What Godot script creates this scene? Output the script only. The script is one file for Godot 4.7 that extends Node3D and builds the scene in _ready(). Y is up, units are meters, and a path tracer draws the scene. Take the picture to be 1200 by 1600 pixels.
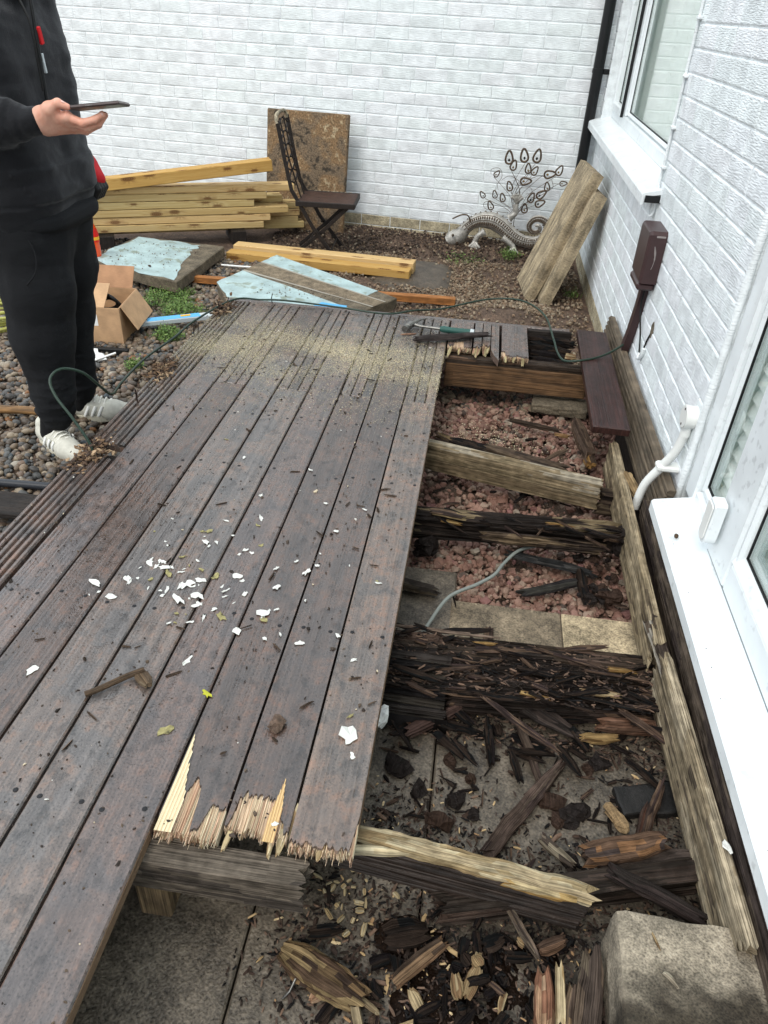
extends Node3D
# A torn-up timber deck in a small white brick courtyard. Metres; y up; the yard ground is y = 0, the deck top y = 0.24.

const DECK := 0.24
var taken := {}
var M := {}
var rng := RandomNumberGenerator.new()
var noise := FastNoiseLite.new()


# ---------------------------------------------------------------- naming and tagging
func named(called: String, parent: Node) -> String:
	var key := str(parent.get_instance_id()) + called
	var n: int = taken.get(key, 0)
	taken[key] = n + 1
	return called if n == 0 else "%s_%03d" % [called, n]


func tag(o: Node, label: String, category := "", group := "") -> Node:
	o.set_meta("label", label)
	if category:
		o.set_meta("category", category)
	if group:
		o.set_meta("group", group)
	return o


func thing(called: String, label: String, category: String, at := Vector3.ZERO, group := "") -> Node3D:
	var o := Node3D.new()
	o.name = named(called, self)
	add_child(o, true)
	o.position = at
	tag(o, label, category, group)
	return o


func part(parent: Node, called: String, mesh: Mesh, mat: Material, at := Vector3.ZERO, turn := Basis.IDENTITY) -> MeshInstance3D:
	var o := MeshInstance3D.new()
	o.name = named(called, parent)
	o.mesh = mesh
	o.material_override = mat
	o.transform = Transform3D(turn, at)
	parent.add_child(o, true)
	return o


func solo(called: String, mesh: Mesh, mat: Material, label: String, category: String, at := Vector3.ZERO, turn := Basis.IDENTITY, group := "") -> MeshInstance3D:
	var o := part(self, called, mesh, mat, at, turn)
	tag(o, label, category, group)
	return o


func struct(called: String, mesh: Mesh, mat: Material, at := Vector3.ZERO, turn := Basis.IDENTITY, parent: Node = self) -> MeshInstance3D:
	var o := part(parent, called, mesh, mat, at, turn)
	if parent == self:
		o.set_meta("kind", "structure")
	return o


func many(parent: Node, called: String, mesh: Mesh, mat: Material, list: Array, colours: Array, label := "", category := "") -> MultiMeshInstance3D:
	var mm := MultiMesh.new()
	mm.transform_format = MultiMesh.TRANSFORM_3D
	mm.use_colors = colours.size() > 0
	mm.mesh = mesh
	mm.instance_count = list.size()
	for i in list.size():
		mm.set_instance_transform(i, list[i])
		if colours.size() > 0:
			mm.set_instance_color(i, colours[i])
	var o := MultiMeshInstance3D.new()
	o.name = named(called, parent)
	o.multimesh = mm
	o.material_override = mat
	o.set_meta("kind", "stuff")
	if label:
		o.set_meta("label", label)
	if category:
		o.set_meta("category", category)
	parent.add_child(o, true)
	return o


# ---------------------------------------------------------------- mesh building
class Build:
	var p := PackedVector3Array()
	var n := PackedVector3Array()
	var t := PackedVector2Array()
	var c := PackedColorArray()
	var ix := PackedInt32Array()

	func vert(pos: Vector3, nor: Vector3, uv := Vector2.ZERO, col := Color.WHITE) -> int:
		p.append(pos)
		n.append(nor)
		t.append(uv)
		c.append(col)
		return p.size() - 1

	func tri(i: int, j: int, k: int) -> void:
		var g := (p[k] - p[i]).cross(p[j] - p[i])
		if g.dot(n[i] + n[j] + n[k]) < 0.0:
			ix.append_array(PackedInt32Array([i, k, j]))
		else:
			ix.append_array(PackedInt32Array([i, j, k]))

	func flat_tri(a: Vector3, b: Vector3, d: Vector3, out: Vector3, ua := Vector2.ZERO, ub := Vector2.ZERO, ud := Vector2.ZERO, col := Color.WHITE) -> void:
		var g := (b - a).cross(d - a)
		if g.length_squared() < 1e-16:
			return
		g = g.normalized()
		if g.dot(out) < 0.0:
			g = -g
		tri(vert(a, g, ua, col), vert(b, g, ub, col), vert(d, g, ud, col))

	func quad(a: Vector3, b: Vector3, d: Vector3, e: Vector3, out: Vector3, ua := Vector2.ZERO, ub := Vector2.ZERO, ud := Vector2.ZERO, ue := Vector2.ZERO, col := Color.WHITE) -> void:
		var g := (d - a).cross(e - b)
		if g.length_squared() < 1e-16:
			return
		g = g.normalized()
		if g.dot(out) < 0.0:
			g = -g
		var i := vert(a, g, ua, col)
		var j := vert(b, g, ub, col)
		var k := vert(d, g, ud, col)
		var l := vert(e, g, ue, col)
		tri(i, j, k)
		tri(i, k, l)

	# a box from lo to hi with chamfered edges; v runs along the longest side
	func box(lo: Vector3, hi: Vector3, bev := 0.002, uv0 := Vector2.ZERO, col := Color.WHITE, tf := Transform3D.IDENTITY) -> void:
		var s := hi - lo
		var mid := (hi + lo) * 0.5
		var long := 0 if s.x >= s.y and s.x >= s.z else (1 if s.y >= s.z else 2)
		bev = minf(bev, minf(s.x, minf(s.y, s.z)) * 0.45)
		var h := s * 0.5
		for ax in 3:
			var u := (ax + 1) % 3
			var v := (ax + 2) % 3
			for sg in [-1.0, 1.0]:
				var q: Array[Vector3] = []
				var w: Array[Vector2] = []
				for k: Vector2 in [Vector2(-1, -1), Vector2(1, -1), Vector2(1, 1), Vector2(-1, 1)]:
					var r := Vector3.ZERO
					r[ax] = h[ax] * sg
					r[u] = (h[u] - bev) * k.x
					r[v] = (h[v] - bev) * k.y
					q.append(tf * (mid + r))
					if v == long or (ax == long):
						w.append(uv0 + Vector2(r[u] + ax * 0.31, r[v]))
					else:
						w.append(uv0 + Vector2(r[v] + ax * 0.31, r[u]))
				var o := Vector3.ZERO
				o[ax] = sg
				quad(q[0], q[1], q[2], q[3], tf.basis * o, w[0], w[1], w[2], w[3], col)
		if bev <= 0.0:
			return
		for ax in 3:
			var u := (ax + 1) % 3
			var v := (ax + 2) % 3
			for su in [-1.0, 1.0]:
				for sv in [-1.0, 1.0]:
					var q: Array[Vector3] = []
					var w: Array[Vector2] = []
					for k: Vector2 in [Vector2(-1, 0), Vector2(1, 0), Vector2(1, 1), Vector2(-1, 1)]:
						var r := Vector3.ZERO
						r[ax] = (h[ax] - bev) * k.x
						r[u] = (h[u] - bev * k.y) * su
						r[v] = (h[v] - bev * (1.0 - k.y)) * sv
						q.append(tf * (mid + r))
						w.append(uv0 + Vector2(r[u] + k.y * bev, r[ax]) if ax == long else uv0 + Vector2(r[ax], r[u]))
					var o := Vector3.ZERO
					o[u] = su
					o[v] = sv
					quad(q[0], q[1], q[2], q[3], tf.basis * o, w[0], w[1], w[2], w[3], col)
		for sx in [-1.0, 1.0]:
			for sy in [-1.0, 1.0]:
				for sz in [-1.0, 1.0]:
					var g := Vector3(sx, sy, sz)
					flat_tri(tf * (mid + g * (h - Vector3(0, bev, bev))), tf * (mid + g * (h - Vector3(bev, 0, bev))), tf * (mid + g * (h - Vector3(bev, bev, 0))), tf.basis * g, uv0, uv0, uv0, col)

	# a smooth sheet of (nu + 1) x (nv + 1) points from f(u, v)
	func sheet(nu: int, nv: int, f: Callable, up: Vector3, uvf = null, colf = null) -> void:
		var base := p.size()
		var pos := PackedVector3Array()
		for j in nv + 1:
			for i in nu + 1:
				pos.append(f.call(float(i) / nu, float(j) / nv))
		for j in nv + 1:
			for i in nu + 1:
				var a := pos[j * (nu + 1) + mini(i + 1, nu)] - pos[j * (nu + 1) + maxi(i - 1, 0)]
				var b := pos[mini(j + 1, nv) * (nu + 1) + i] - pos[maxi(j - 1, 0) * (nu + 1) + i]
				var g := a.cross(b).normalized()
				if g.dot(up) < 0.0:
					g = -g
				var q := pos[j * (nu + 1) + i]
				vert(q, g, uvf.call(q) if uvf != null else Vector2(float(i) / nu, float(j) / nv), colf.call(q) if colf != null else Color.WHITE)
		for j in nv:
			for i in nu:
				var k := base + j * (nu + 1) + i
				tri(k, k + 1, k + nu + 2)
				tri(k, k + nu + 2, k + nu + 1)

	# a tube along points with a radius at each
	func tube(pts: PackedVector3Array, rad: PackedFloat32Array, sides := 8, caps := true, squash := Vector3.ONE, col := Color.WHITE) -> void:
		var base := p.size()
		var side := Vector3.ZERO
		var run := 0.0
		for i in pts.size():
			var d := (pts[mini(i + 1, pts.size() - 1)] - pts[maxi(i - 1, 0)]).normalized()
			if side == Vector3.ZERO:
				side = d.cross(Vector3.UP if absf(d.y) < 0.9 else Vector3.RIGHT).normalized()
			side = (side - d * side.dot(d)).normalized()
			var up := d.cross(side)
			if i > 0:
				run += pts[i].distance_to(pts[i - 1])
			var r: float = rad[mini(i, rad.size() - 1)]
			for k in sides + 1:
				var a := TAU * k / sides
				var o := side * cos(a) + up * sin(a)
				vert(pts[i] + o * r * squash, o, Vector2(float(k) / sides * TAU * r, run), col)
		for i in pts.size() - 1:
			for k in sides:
				var q := base + i * (sides + 1) + k
				tri(q, q + 1, q + sides + 2)
				tri(q, q + sides + 2, q + sides + 1)
		if caps:
			for e in [0, pts.size() - 1]:
				var d := (pts[1] - pts[0]) if e == 0 else (pts[e - 1] - pts[e])
				for k in sides:
					var q: int = base + e * (sides + 1) + k
					flat_tri(pts[e], p[q], p[q + 1], -d, Vector2.ZERO, Vector2.ZERO, Vector2.ZERO, col)

	func done() -> ArrayMesh:
		var a := []
		a.resize(Mesh.ARRAY_MAX)
		a[Mesh.ARRAY_VERTEX] = p
		a[Mesh.ARRAY_NORMAL] = n
		a[Mesh.ARRAY_TEX_UV] = t
		a[Mesh.ARRAY_COLOR] = c
		a[Mesh.ARRAY_INDEX] = ix
		var m := ArrayMesh.new()
		m.add_surface_from_arrays(Mesh.PRIMITIVE_TRIANGLES, a)
		return m


func boxm(lo: Vector3, hi: Vector3, bev := 0.002, uv0 := Vector2.ZERO) -> ArrayMesh:
	var b := Build.new()
	b.box(lo, hi, bev, uv0)
	return b.done()


func uvr() -> Vector2:
	return Vector2(rng.randf() * 3.0, rng.randf() * 3.0)


func curve(pts: Array, step := 0.015) -> PackedVector3Array:
	var out := PackedVector3Array()
	for i in pts.size() - 1:
		var a: Vector3 = pts[maxi(i - 1, 0)]
		var b: Vector3 = pts[i]
		var d: Vector3 = pts[i + 1]
		var e: Vector3 = pts[mini(i + 2, pts.size() - 1)]
		var k := maxi(2, int(b.distance_to(d) / step))
		for j in k:
			out.append(b.cubic_interpolate(d, a, e, float(j) / k))
	out.append(pts[-1])
	return out


func tubem(pts: PackedVector3Array, r: float, sides := 8) -> ArrayMesh:
	var b := Build.new()
	b.tube(pts, PackedFloat32Array([r]), sides)
	return b.done()


func nz(x: float, y: float, z := 0.0) -> float:
	return noise.get_noise_3d(x, y, z)


# a stone: a sphere pushed about; low "facets" make it angular
func stone(seed_: int, rings: int, sides: int, rough: float, squash: Vector3, angular: bool) -> ArrayMesh:
	var b := Build.new()
	var pts := []
	for j in rings + 1:
		var row := []
		for i in sides:
			var th := PI * j / rings
			var ph := TAU * i / sides + (0.4 * (j % 2) if angular else 0.0)
			var d := Vector3(sin(th) * cos(ph), cos(th), sin(th) * sin(ph))
			var r := 1.0 + rough * nz(d.x * 70.0 + seed_ * 91.0, d.y * 70.0, d.z * 70.0) * 2.0
			row.append(d * r * squash)
		pts.append(row)
	if angular:
		for j in rings:
			for i in sides:
				var k := (i + 1) % sides
				b.flat_tri(pts[j][i], pts[j][k], pts[j + 1][k], pts[j][i] + pts[j + 1][k])
				b.flat_tri(pts[j][i], pts[j + 1][k], pts[j + 1][i], pts[j][i] + pts[j + 1][k])
	else:
		for j in rings + 1:
			for i in sides:
				var q: Vector3 = pts[j][i]
				b.vert(q, (q / (squash * squash)).normalized(), Vector2(float(i) / sides, float(j) / rings))
		for j in rings:
			for i in sides:
				var k := (i + 1) % sides
				b.tri(j * sides + i, j * sides + k, (j + 1) * sides + k)
				b.tri(j * sides + i, (j + 1) * sides + k, (j + 1) * sides + i)
	return b.done()


# a splinter along +x, from 0 to len: torn ends, fibrous sides
func splinter(seed_: int, length: float, w: float, th: float, cols: Array, fibres := 9, stations := 8, bend := 0.0) -> ArrayMesh:
	var b := Build.new()
	var r := RandomNumberGenerator.new()
	r.seed = seed_
	var rows := []
	var jag0 := []
	var jag1 := []
	var ta := r.randf_range(0.55, 1.0)
	var tb := r.randf_range(0.35, 0.95)
	for k in fibres:
		jag0.append(maxf(0.0, r.randf_range(-0.3, 1.0)) * minf(0.14 * length, 0.03))
		jag1.append(r.randf() * minf(0.22 * length, 0.05))
	for i in stations + 1:
		var f := float(i) / stations
		var taper := lerpf(ta, 1.0, minf(1.0, f * 4.0)) * lerpf(tb, 1.0, minf(1.0, (1.0 - f) * 3.0))
		var sway := minf(w * 0.22, 0.0045) * nz(seed_ * 19.0, f * length * 700.0, 31.0)
		var row := []
		for k in fibres:
			var a := TAU * (k + 0.3 * nz(k * 90.0, seed_ * 70.0)) / fibres
			var ca := cos(a)
			var sa := sin(a)
			var sq := 1.0 / maxf(absf(ca), absf(sa))
			var g := 1.0 + 0.26 * nz(k * 47.0 + seed_ * 13.0, f * length * 260.0) + 0.12 * nz(k * 83.0 + seed_ * 29.0, f * length * 2600.0)
			g *= 0.93 + 0.12 * nz(k * 130.0, seed_ * 53.0)
			var x := lerpf(jag0[k], length - jag1[k], f)
			row.append(Vector3(x, sa * sq * th * 0.5 * g * lerpf(taper, 1.0, 0.3) + bend * 4.0 * f * (1.0 - f), ca * sq * w * 0.5 * g * taper + sway))
		rows.append(row)
	for i in stations:
		for k in fibres:
			var l := (k + 1) % fibres
			var mid := Vector3(rows[i][k].x, rows[i][k].y - bend, 0) * Vector3(1, 0, 0)
			var pick := nz(k * 26.0 + seed_ * 37.0, i * 340.0 / stations * length) * 1.1 + 0.5
			var col: Color = cols[clampi(int(pick * cols.size()), 0, cols.size() - 1)]
			var o: Vector3 = (rows[i][k] + rows[i + 1][l]) * 0.5 - Vector3((rows[i][k].x + rows[i + 1][l].x) * 0.5, 0, 0) + mid * 0.0
			b.quad(rows[i][k], rows[i][l], rows[i + 1][l], rows[i + 1][k], o, Vector2(k * w * 0.4 + seed_ * 0.37, rows[i][k].x), Vector2((k + 1) * w * 0.4 + seed_ * 0.37, rows[i][l].x), Vector2((k + 1) * w * 0.4 + seed_ * 0.37, rows[i + 1][l].x), Vector2(k * w * 0.4 + seed_ * 0.37, rows[i + 1][k].x), col)
	for e in [0, stations]:
		var cen := Vector3.ZERO
		for k in fibres:
			cen += rows[e][k]
		cen /= fibres
		cen.x += (0.25 if e == 0 else -0.25) * minf(length * 0.2, 0.03)
		for k in fibres:
			b.flat_tri(cen, rows[e][k], rows[e][(k + 1) % fibres], Vector3(-1 if e == 0 else 1, 0, 0), Vector2(0.1 * k, 0), Vector2(0.1 * k, 0.02), Vector2(0.1 * k + 0.05, 0.02), cols[(k * 3) % cols.size()])
	return b.done()


# turn that lays +x along d and +y near up, rolled
func lay(d: Vector3, roll := 0.0) -> Basis:
	var x := d.normalized()
	var z := x.cross(Vector3.UP).normalized()
	return Basis(x, z.cross(x), z) * Basis(Vector3.RIGHT, roll)


# a weathered or rotten beam from a to b: fibrous skin, torn ends, patches of colour
func rough_beam(seed_: int, length: float, w: float, h: float, amp: float, jag: float, colf: Callable, step := 0.018) -> ArrayMesh:
	var b := Build.new()
	var per := 40
	var n := maxi(6, int(length / step))
	var outl := []
	for k in per:
		var s := float(k) / per * 2.0 * (w + h)
		var q := Vector2.ZERO
		var o := Vector2.ZERO
		if s < w:
			q = Vector2(-w * 0.5 + s, h * 0.5); o = Vector2(0, 1)
		elif s < w + h:
			q = Vector2(w * 0.5, h * 0.5 - (s - w)); o = Vector2(1, 0)
		elif s < 2.0 * w + h:
			q = Vector2(w * 0.5 - (s - w - h), -h * 0.5); o = Vector2(0, -1)
		else:
			q = Vector2(-w * 0.5, -h * 0.5 + (s - 2.0 * w - h)); o = Vector2(-1, 0)
		outl.append([q, o, s])
	var rows := []
	for i in n + 1:
		var f := float(i) / n
		var row := []
		for k in per:
			var q: Vector2 = outl[k][0]
			var o: Vector2 = outl[k][1]
			var s: float = outl[k][2]
			var x0 := jag * (0.5 + nz(s * 7000.0 + seed_ * 31.0, 5.0))
			var x1 := length - jag * (0.5 + nz(s * 7000.0 + seed_ * 57.0, 95.0))
			var x := lerpf(x0, x1, f)
			var d := amp * (nz(s * 5200.0 + seed_ * 17.0, x * 38.0) * 1.3 + nz(s * 1500.0 + 40.0, x * 120.0 + seed_ * 11.0) * 1.2 - 0.2)
			var bite := maxf(0.0, nz(s * 260.0 + seed_ * 71.0, x * 95.0 + 300.0) - 0.18) * amp * 6.0
			q += o * (d - bite)
			row.append(Vector3(x, q.y, q.x))
		rows.append(row)
	for i in n:
		for k in per:
			var l := (k + 1) % per
			var o2: Vector2 = outl[k][1]
			var q: Vector3 = rows[i][k]
			var s: float = outl[k][2]
			var col: Color = colf.call(q, s)
			b.quad(rows[i][k], rows[i][l], rows[i + 1][l], rows[i + 1][k], Vector3(0, o2.y, o2.x), Vector2(s + seed_ * 0.37, q.x), Vector2(s + 0.008 + seed_ * 0.37, rows[i][l].x), Vector2(s + 0.008 + seed_ * 0.37, rows[i + 1][l].x), Vector2(s + seed_ * 0.37, rows[i + 1][k].x), col)
	for e in [0, n]:
		var cen := Vector3.ZERO
		for k in per:
			cen += rows[e][k]
		cen /= per
		cen.x += (1.0 if e == 0 else -1.0) * jag * 0.4
		for k in per:
			b.flat_tri(cen, rows[e][k], rows[e][(k + 1) % per], Vector3(-1 if e == 0 else 1, 0, 0), Vector2(0.1, 0), Vector2(0.13, 0.03), Vector2(0.15, 0.03), colf.call(rows[e][k], float(outl[k][2])))
	return b.done()


# ---------------------------------------------------------------- rounded bodies: capsules joined smoothly, meshed as surface nets
# prim: [a, b, radius at a, radius at b, blend]
func body_mesh(prims: Array, cell: float, wrinkle = null, tone = null) -> ArrayMesh:
	var b := Build.new()
	body_into(b, prims, cell, wrinkle, tone)
	return b.done()


func body_into(b: Build, prims: Array, cell: float, wrinkle = null, tone = null) -> void:
	var lo := Vector3.ONE * 1e9
	var hi := -lo
	for q in prims:
		for e in 2:
			var r := Vector3.ONE * (absf(q[2 + e]) + cell * 3.0 + 0.012)
			lo = lo.min(q[e] - r)
			hi = hi.max(q[e] + r)
	var nx := int((hi.x - lo.x) / cell) + 2
	var ny := int((hi.y - lo.y) / cell) + 2
	var nzz := int((hi.z - lo.z) / cell) + 2
	var fld := PackedFloat32Array()
	fld.resize(nx * ny * nzz)
	fld.fill(1.0)
	for q in prims:
		var a: Vector3 = q[0]
		var ab: Vector3 = q[1] - a
		var ab2 := maxf(ab.length_squared(), 1e-9)
		var ra: float = q[2]
		var rb: float = q[3]
		var kk: float = q[4]
		var m := Vector3.ONE * (maxf(ra, rb) + kk + cell * 2.5)
		var i0 := Vector3i(((a.min(q[1]) - m - lo) / cell).max(Vector3.ZERO))
		var i1 := Vector3i(((a.max(q[1]) + m - lo) / cell).min(Vector3(nx - 1, ny - 1, nzz - 1)))
		for z in range(i0.z, i1.z + 1):
			for y in range(i0.y, i1.y + 1):
				var at := (z * ny + y) * nx
				for x in range(i0.x, i1.x + 1):
					var pa := lo + Vector3(x, y, z) * cell - a
					var tt := clampf(pa.dot(ab) / ab2, 0.0, 1.0)
					var d := (pa - ab * tt).length() - lerpf(ra, rb, tt)
					var g := fld[at + x]
					if absf(g - d) < kk:
						var hh := kk - absf(g - d)
						fld[at + x] = minf(g, d) - hh * hh / kk * 0.25
					elif d < g:
						fld[at + x] = d
	if wrinkle != null:
		for z in nzz:
			for y in ny:
				for x in nx:
					var at := (z * ny + y) * nx + x
					if fld[at] < cell * 3.0 and fld[at] > -cell * 3.0:
						fld[at] -= wrinkle.call(lo + Vector3(x, y, z) * cell)
	var ids := PackedInt32Array()
	ids.resize(nx * ny * nzz)
	ids.fill(-1)
	var sx := 1
	var sy := nx
	var sz := nx * ny
	var off := [0, sx, sy, sx + sy, sz, sx + sz, sy + sz, sx + sy + sz]
	var edges := [[0, 1], [2, 3], [4, 5], [6, 7], [0, 2], [1, 3], [4, 6], [5, 7], [0, 4], [1, 5], [2, 6], [3, 7]]
	for z in nzz - 1:
		for y in ny - 1:
			for x in nx - 1:
				var at := (z * ny + y) * nx + x
				var mask := 0
				for k in 8:
					if fld[at + off[k]] < 0.0:
						mask |= 1 << k
				if mask == 0 or mask == 255:
					continue
				var s := Vector3.ZERO
				var cnt := 0
				for e in edges:
					if ((mask >> e[0]) & 1) != ((mask >> e[1]) & 1):
						var fa := fld[at + off[e[0]]]
						var fb := fld[at + off[e[1]]]
						var w := fa / (fa - fb)
						var ca := Vector3(e[0] & 1, (e[0] >> 1) & 1, e[0] >> 2)
						var cb := Vector3(e[1] & 1, (e[1] >> 1) & 1, e[1] >> 2)
						s += ca.lerp(cb, w)
						cnt += 1
				var g := Vector3(fld[at + sx] - fld[at] + fld[at + sx + sy] - fld[at + sy] + fld[at + sx + sz] - fld[at + sz] + fld[at + sx + sy + sz] - fld[at + sy + sz], fld[at + sy] - fld[at] + fld[at + sx + sy] - fld[at + sx] + fld[at + sy + sz] - fld[at + sz] + fld[at + sx + sy + sz] - fld[at + sx + sz], fld[at + sz] - fld[at] + fld[at + sx + sz] - fld[at + sx] + fld[at + sy + sz] - fld[at + sy] + fld[at + sx + sy + sz] - fld[at + sx + sy])
				var pos := lo + (Vector3(x, y, z) + s / cnt) * cell
				ids[at] = b.vert(pos, g.normalized(), Vector2(pos.x + pos.z, pos.y), tone.call(pos) if tone != null else Color.WHITE)
	for z in range(1, nzz - 1):
		for y in range(1, ny - 1):
			for x in range(1, nx - 1):
				var at := (z * ny + y) * nx + x
				var neg := fld[at] < 0.0
				if neg != (fld[at + sx] < 0.0):
					_face(b, ids, at, at - sy, at - sy - sz, at - sz)
				if neg != (fld[at + sy] < 0.0):
					_face(b, ids, at, at - sx, at - sx - sz, at - sz)
				if neg != (fld[at + sz] < 0.0):
					_face(b, ids, at, at - sx, at - sx - sy, at - sy)


func _face(b: Build, ids: PackedInt32Array, i: int, j: int, k: int, l: int) -> void:
	if ids[i] < 0 or ids[j] < 0 or ids[k] < 0 or ids[l] < 0:
		return
	b.tri(ids[i], ids[j], ids[k])
	b.tri(ids[i], ids[k], ids[l])


# ---------------------------------------------------------------- textures and materials
func paint(w: int, h: int, f: Callable) -> Image:
	var im := Image.create(w, h, false, Image.FORMAT_RGB8)
	for y in h:
		for x in w:
			im.set_pixel(x, y, f.call(float(x) / w, float(y) / h))
	return im


func tex(im: Image) -> ImageTexture:
	im.generate_mipmaps()
	return ImageTexture.create_from_image(im)


func normal_of(im: Image, strength: float) -> ImageTexture:
	var g: Image = im.duplicate()
	g.clear_mipmaps()
	g.convert(Image.FORMAT_RGBA8)
	g.bump_map_to_normal_map(strength)
	return tex(g)


# grey grain: streaks along v, made by stretching noise; 0..1
func streaks(w: int, h: int, squeeze: int, seed_: int, freq: float, octaves := 4) -> Image:
	var fn := FastNoiseLite.new()
	fn.seed = seed_
	fn.frequency = freq
	fn.fractal_octaves = octaves
	var im := fn.get_seamless_image(w, maxi(8, h / squeeze))
	im.resize(w, h, Image.INTERPOLATE_CUBIC)
	return im


func cloud(w: int, h: int, seed_: int, freq: float, octaves := 5, kind := FastNoiseLite.TYPE_SIMPLEX_SMOOTH) -> Image:
	var fn := FastNoiseLite.new()
	fn.noise_type = kind
	fn.seed = seed_
	fn.frequency = freq
	fn.fractal_octaves = octaves
	return fn.get_seamless_image(w, h)


func mat(key: String, col: Color, rough := 0.8, map: Texture2D = null, nmap: Texture2D = null, scale := Vector3.ONE, nscale := 1.0, tri := 0, vcol := false) -> StandardMaterial3D:
	var m := StandardMaterial3D.new()
	m.albedo_color = col
	m.roughness = rough
	m.metallic_specular = 0.4
	if map:
		m.albedo_texture = map
	if nmap:
		m.normal_enabled = true
		m.normal_texture = nmap
		m.normal_scale = nscale
	m.uv1_scale = scale
	if tri > 0:
		m.uv1_triplanar = true
		m.uv1_world_triplanar = tri == 2
	m.vertex_color_use_as_albedo = vcol
	M[key] = m
	return m


func lin(r: float, g: float, b: float) -> Color:
	return Color(r, g, b).linear_to_srgb()


func vary(m: StandardMaterial3D, key: String, n: int, amount: float, tint := 0.02) -> void:
	for i in n:
		var k: StandardMaterial3D = m.duplicate()
		var f := 1.0 + rng.randf_range(-amount, amount)
		k.albedo_color = Color(m.albedo_color.r * f * (1.0 + rng.randf_range(-tint, tint)), m.albedo_color.g * f, m.albedo_color.b * f * (1.0 + rng.randf_range(-tint, tint)))
		M[key + str(i)] = k


func make_materials() -> void:
	# --- deck: wet stained hardwood, dull purple brown with blue-grey and rusty patches
	var g1 := streaks(512, 1024, 24, 11, 0.030)
	var g2 := streaks(512, 1024, 60, 12, 0.09)
	var c1 := cloud(512, 1024, 13, 0.006)
	var c2 := cloud(512, 1024, 14, 0.03)
	var sp := cloud(512, 1024, 15, 0.16, 2)
	var c3 := cloud(512, 1024, 16, 0.014)
	var deck_grey := Image.create(512, 1024, false, Image.FORMAT_RGB8)
	var deck := Image.create(512, 1024, false, Image.FORMAT_RGB8)
	var deck_rough := Image.create(512, 1024, false, Image.FORMAT_RGB8)
	for y in 1024:
		for x in 512:
			var a := g1.get_pixel(x, y).r
			var b := g2.get_pixel(x, y).r
			var p := c1.get_pixel(x, y).r
			var q := c2.get_pixel(x, y).r
			var s := sp.get_pixel(x, y).r
			var v := 0.62 + 0.50 * (a - 0.5) + 0.6 * (b - 0.5) + 0.42 * (q - 0.5) + 0.4 * (s - 0.5)
			var col := Color(0.358, 0.31, 0.28).lerp(Color(0.318, 0.292, 0.276), smoothstep(0.48, 0.66, p)).lerp(Color(0.385, 0.303, 0.256), smoothstep(0.55, 0.78, q * 0.6 + (1.0 - p) * 0.4) * 0.9)
			col = col * (0.66 + 0.54 * v)
			col = col * (1.0 - 0.22 * smoothstep(0.62, 0.8, c3.get_pixel(x, y).r))
			if s < 0.24:
				col = col * 0.72
			if s > 0.84 and q > 0.45:
				col = col.lerp(Color(0.50, 0.46, 0.42), 0.4)
			deck.set_pixel(x, y, col)
			deck_grey.set_pixel(x, y, Color(v, v, v))
			var ro := clampf(0.32 + 0.35 * (q - 0.5) + 0.3 * (a - 0.5) + 0.25 * (p - 0.5), 0.18, 0.9)
			deck_rough.set_pixel(x, y, Color(ro, ro, ro))
	var m := mat("deck", Color.WHITE, 1.0, tex(deck), normal_of(deck_grey, 2.0), Vector3(2.2, 0.9, 1))
	m.roughness_texture = tex(deck_rough)
	m.metallic_specular = 0.6
	vary(m, "deck", 8, 0.13, 0.03)
	m = mat("deck_edge", Color(0.46, 0.375, 0.295), 0.85, null, normal_of(deck_grey, 4.0), Vector3(2.2, 0.9, 1))
	# --- grey grain that other woods tint
	var grain := Image.create(256, 512, false, Image.FORMAT_RGB8)
	var h1 := streaks(256, 512, 16, 31, 0.06)
	var h2 := streaks(256, 512, 40, 32, 0.2, 3)
	var h3 := cloud(256, 512, 33, 0.02)
	for y in 512:
		for x in 256:
			var v := clampf(0.76 + 0.34 * (h1.get_pixel(x, y).r - 0.5) + 0.36 * (h2.get_pixel(x, y).r - 0.5) + 0.3 * (h3.get_pixel(x, y).r - 0.5), 0.15, 1.0)
			grain.set_pixel(x, y, Color(v, v, v))
	var gt := tex(grain)
	var gn := normal_of(grain, 5.0)
	var gn2 := normal_of(grain, 9.0)
	m = mat("splinter", Color.WHITE, 0.75, gt, gn2, Vector3(5, 2.2, 1), 1.0, 0, true)
	mat("fresh_wood", Color.WHITE, 0.8, null, gn2, Vector3(5, 2.2, 1), 0.7, 0, true)
	m = mat("rot", Color.WHITE, 0.5, gt, gn2, Vector3(4, 1.4, 1), 1.4, 0, true)
	mat("grey_timber", Color(0.56, 0.47, 0.35), 0.8, gt, gn, Vector3(4, 1.2, 1))
	mat("dark_timber", Color(0.19, 0.155, 0.13), 0.7, gt, gn2, Vector3(4, 1.2, 1))
	mat("brown_beam", Color(0.50, 0.375, 0.255), 0.65, gt, gn, Vector3(4, 1.0, 1))
	mat("red_board", Color(0.27, 0.165, 0.145), 0.42, gt, gn, Vector3(4, 0.9, 1), 0.6)
	mat("orange_timber", Color(0.80, 0.53, 0.29), 0.75, gt, gn, Vector3(5, 1.0, 1), 0.6)
	mat("handle_wood", Color(0.70, 0.53, 0.34), 0.6, gt, gn, Vector3(5, 1.0, 1), 0.4)
	mat("skirting", Color(0.50, 0.445, 0.375), 0.8, gt, gn2, Vector3(4, 1.0, 1))
	# --- treated pine with knots: drawn rings bend round each knot
	var pine := Image.create(256, 1024, false, Image.FORMAT_RGB8)
	var knots := []
	var kr := RandomNumberGenerator.new()
	kr.seed = 5
	for i in 11:
		knots.append(Vector3(kr.randf(), (i + 0.2 + 0.6 * kr.randf()) / 11.0, kr.randf_range(0.5, 1.0)))
	var w1 := streaks(256, 1024, 50, 41, 0.02)
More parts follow.
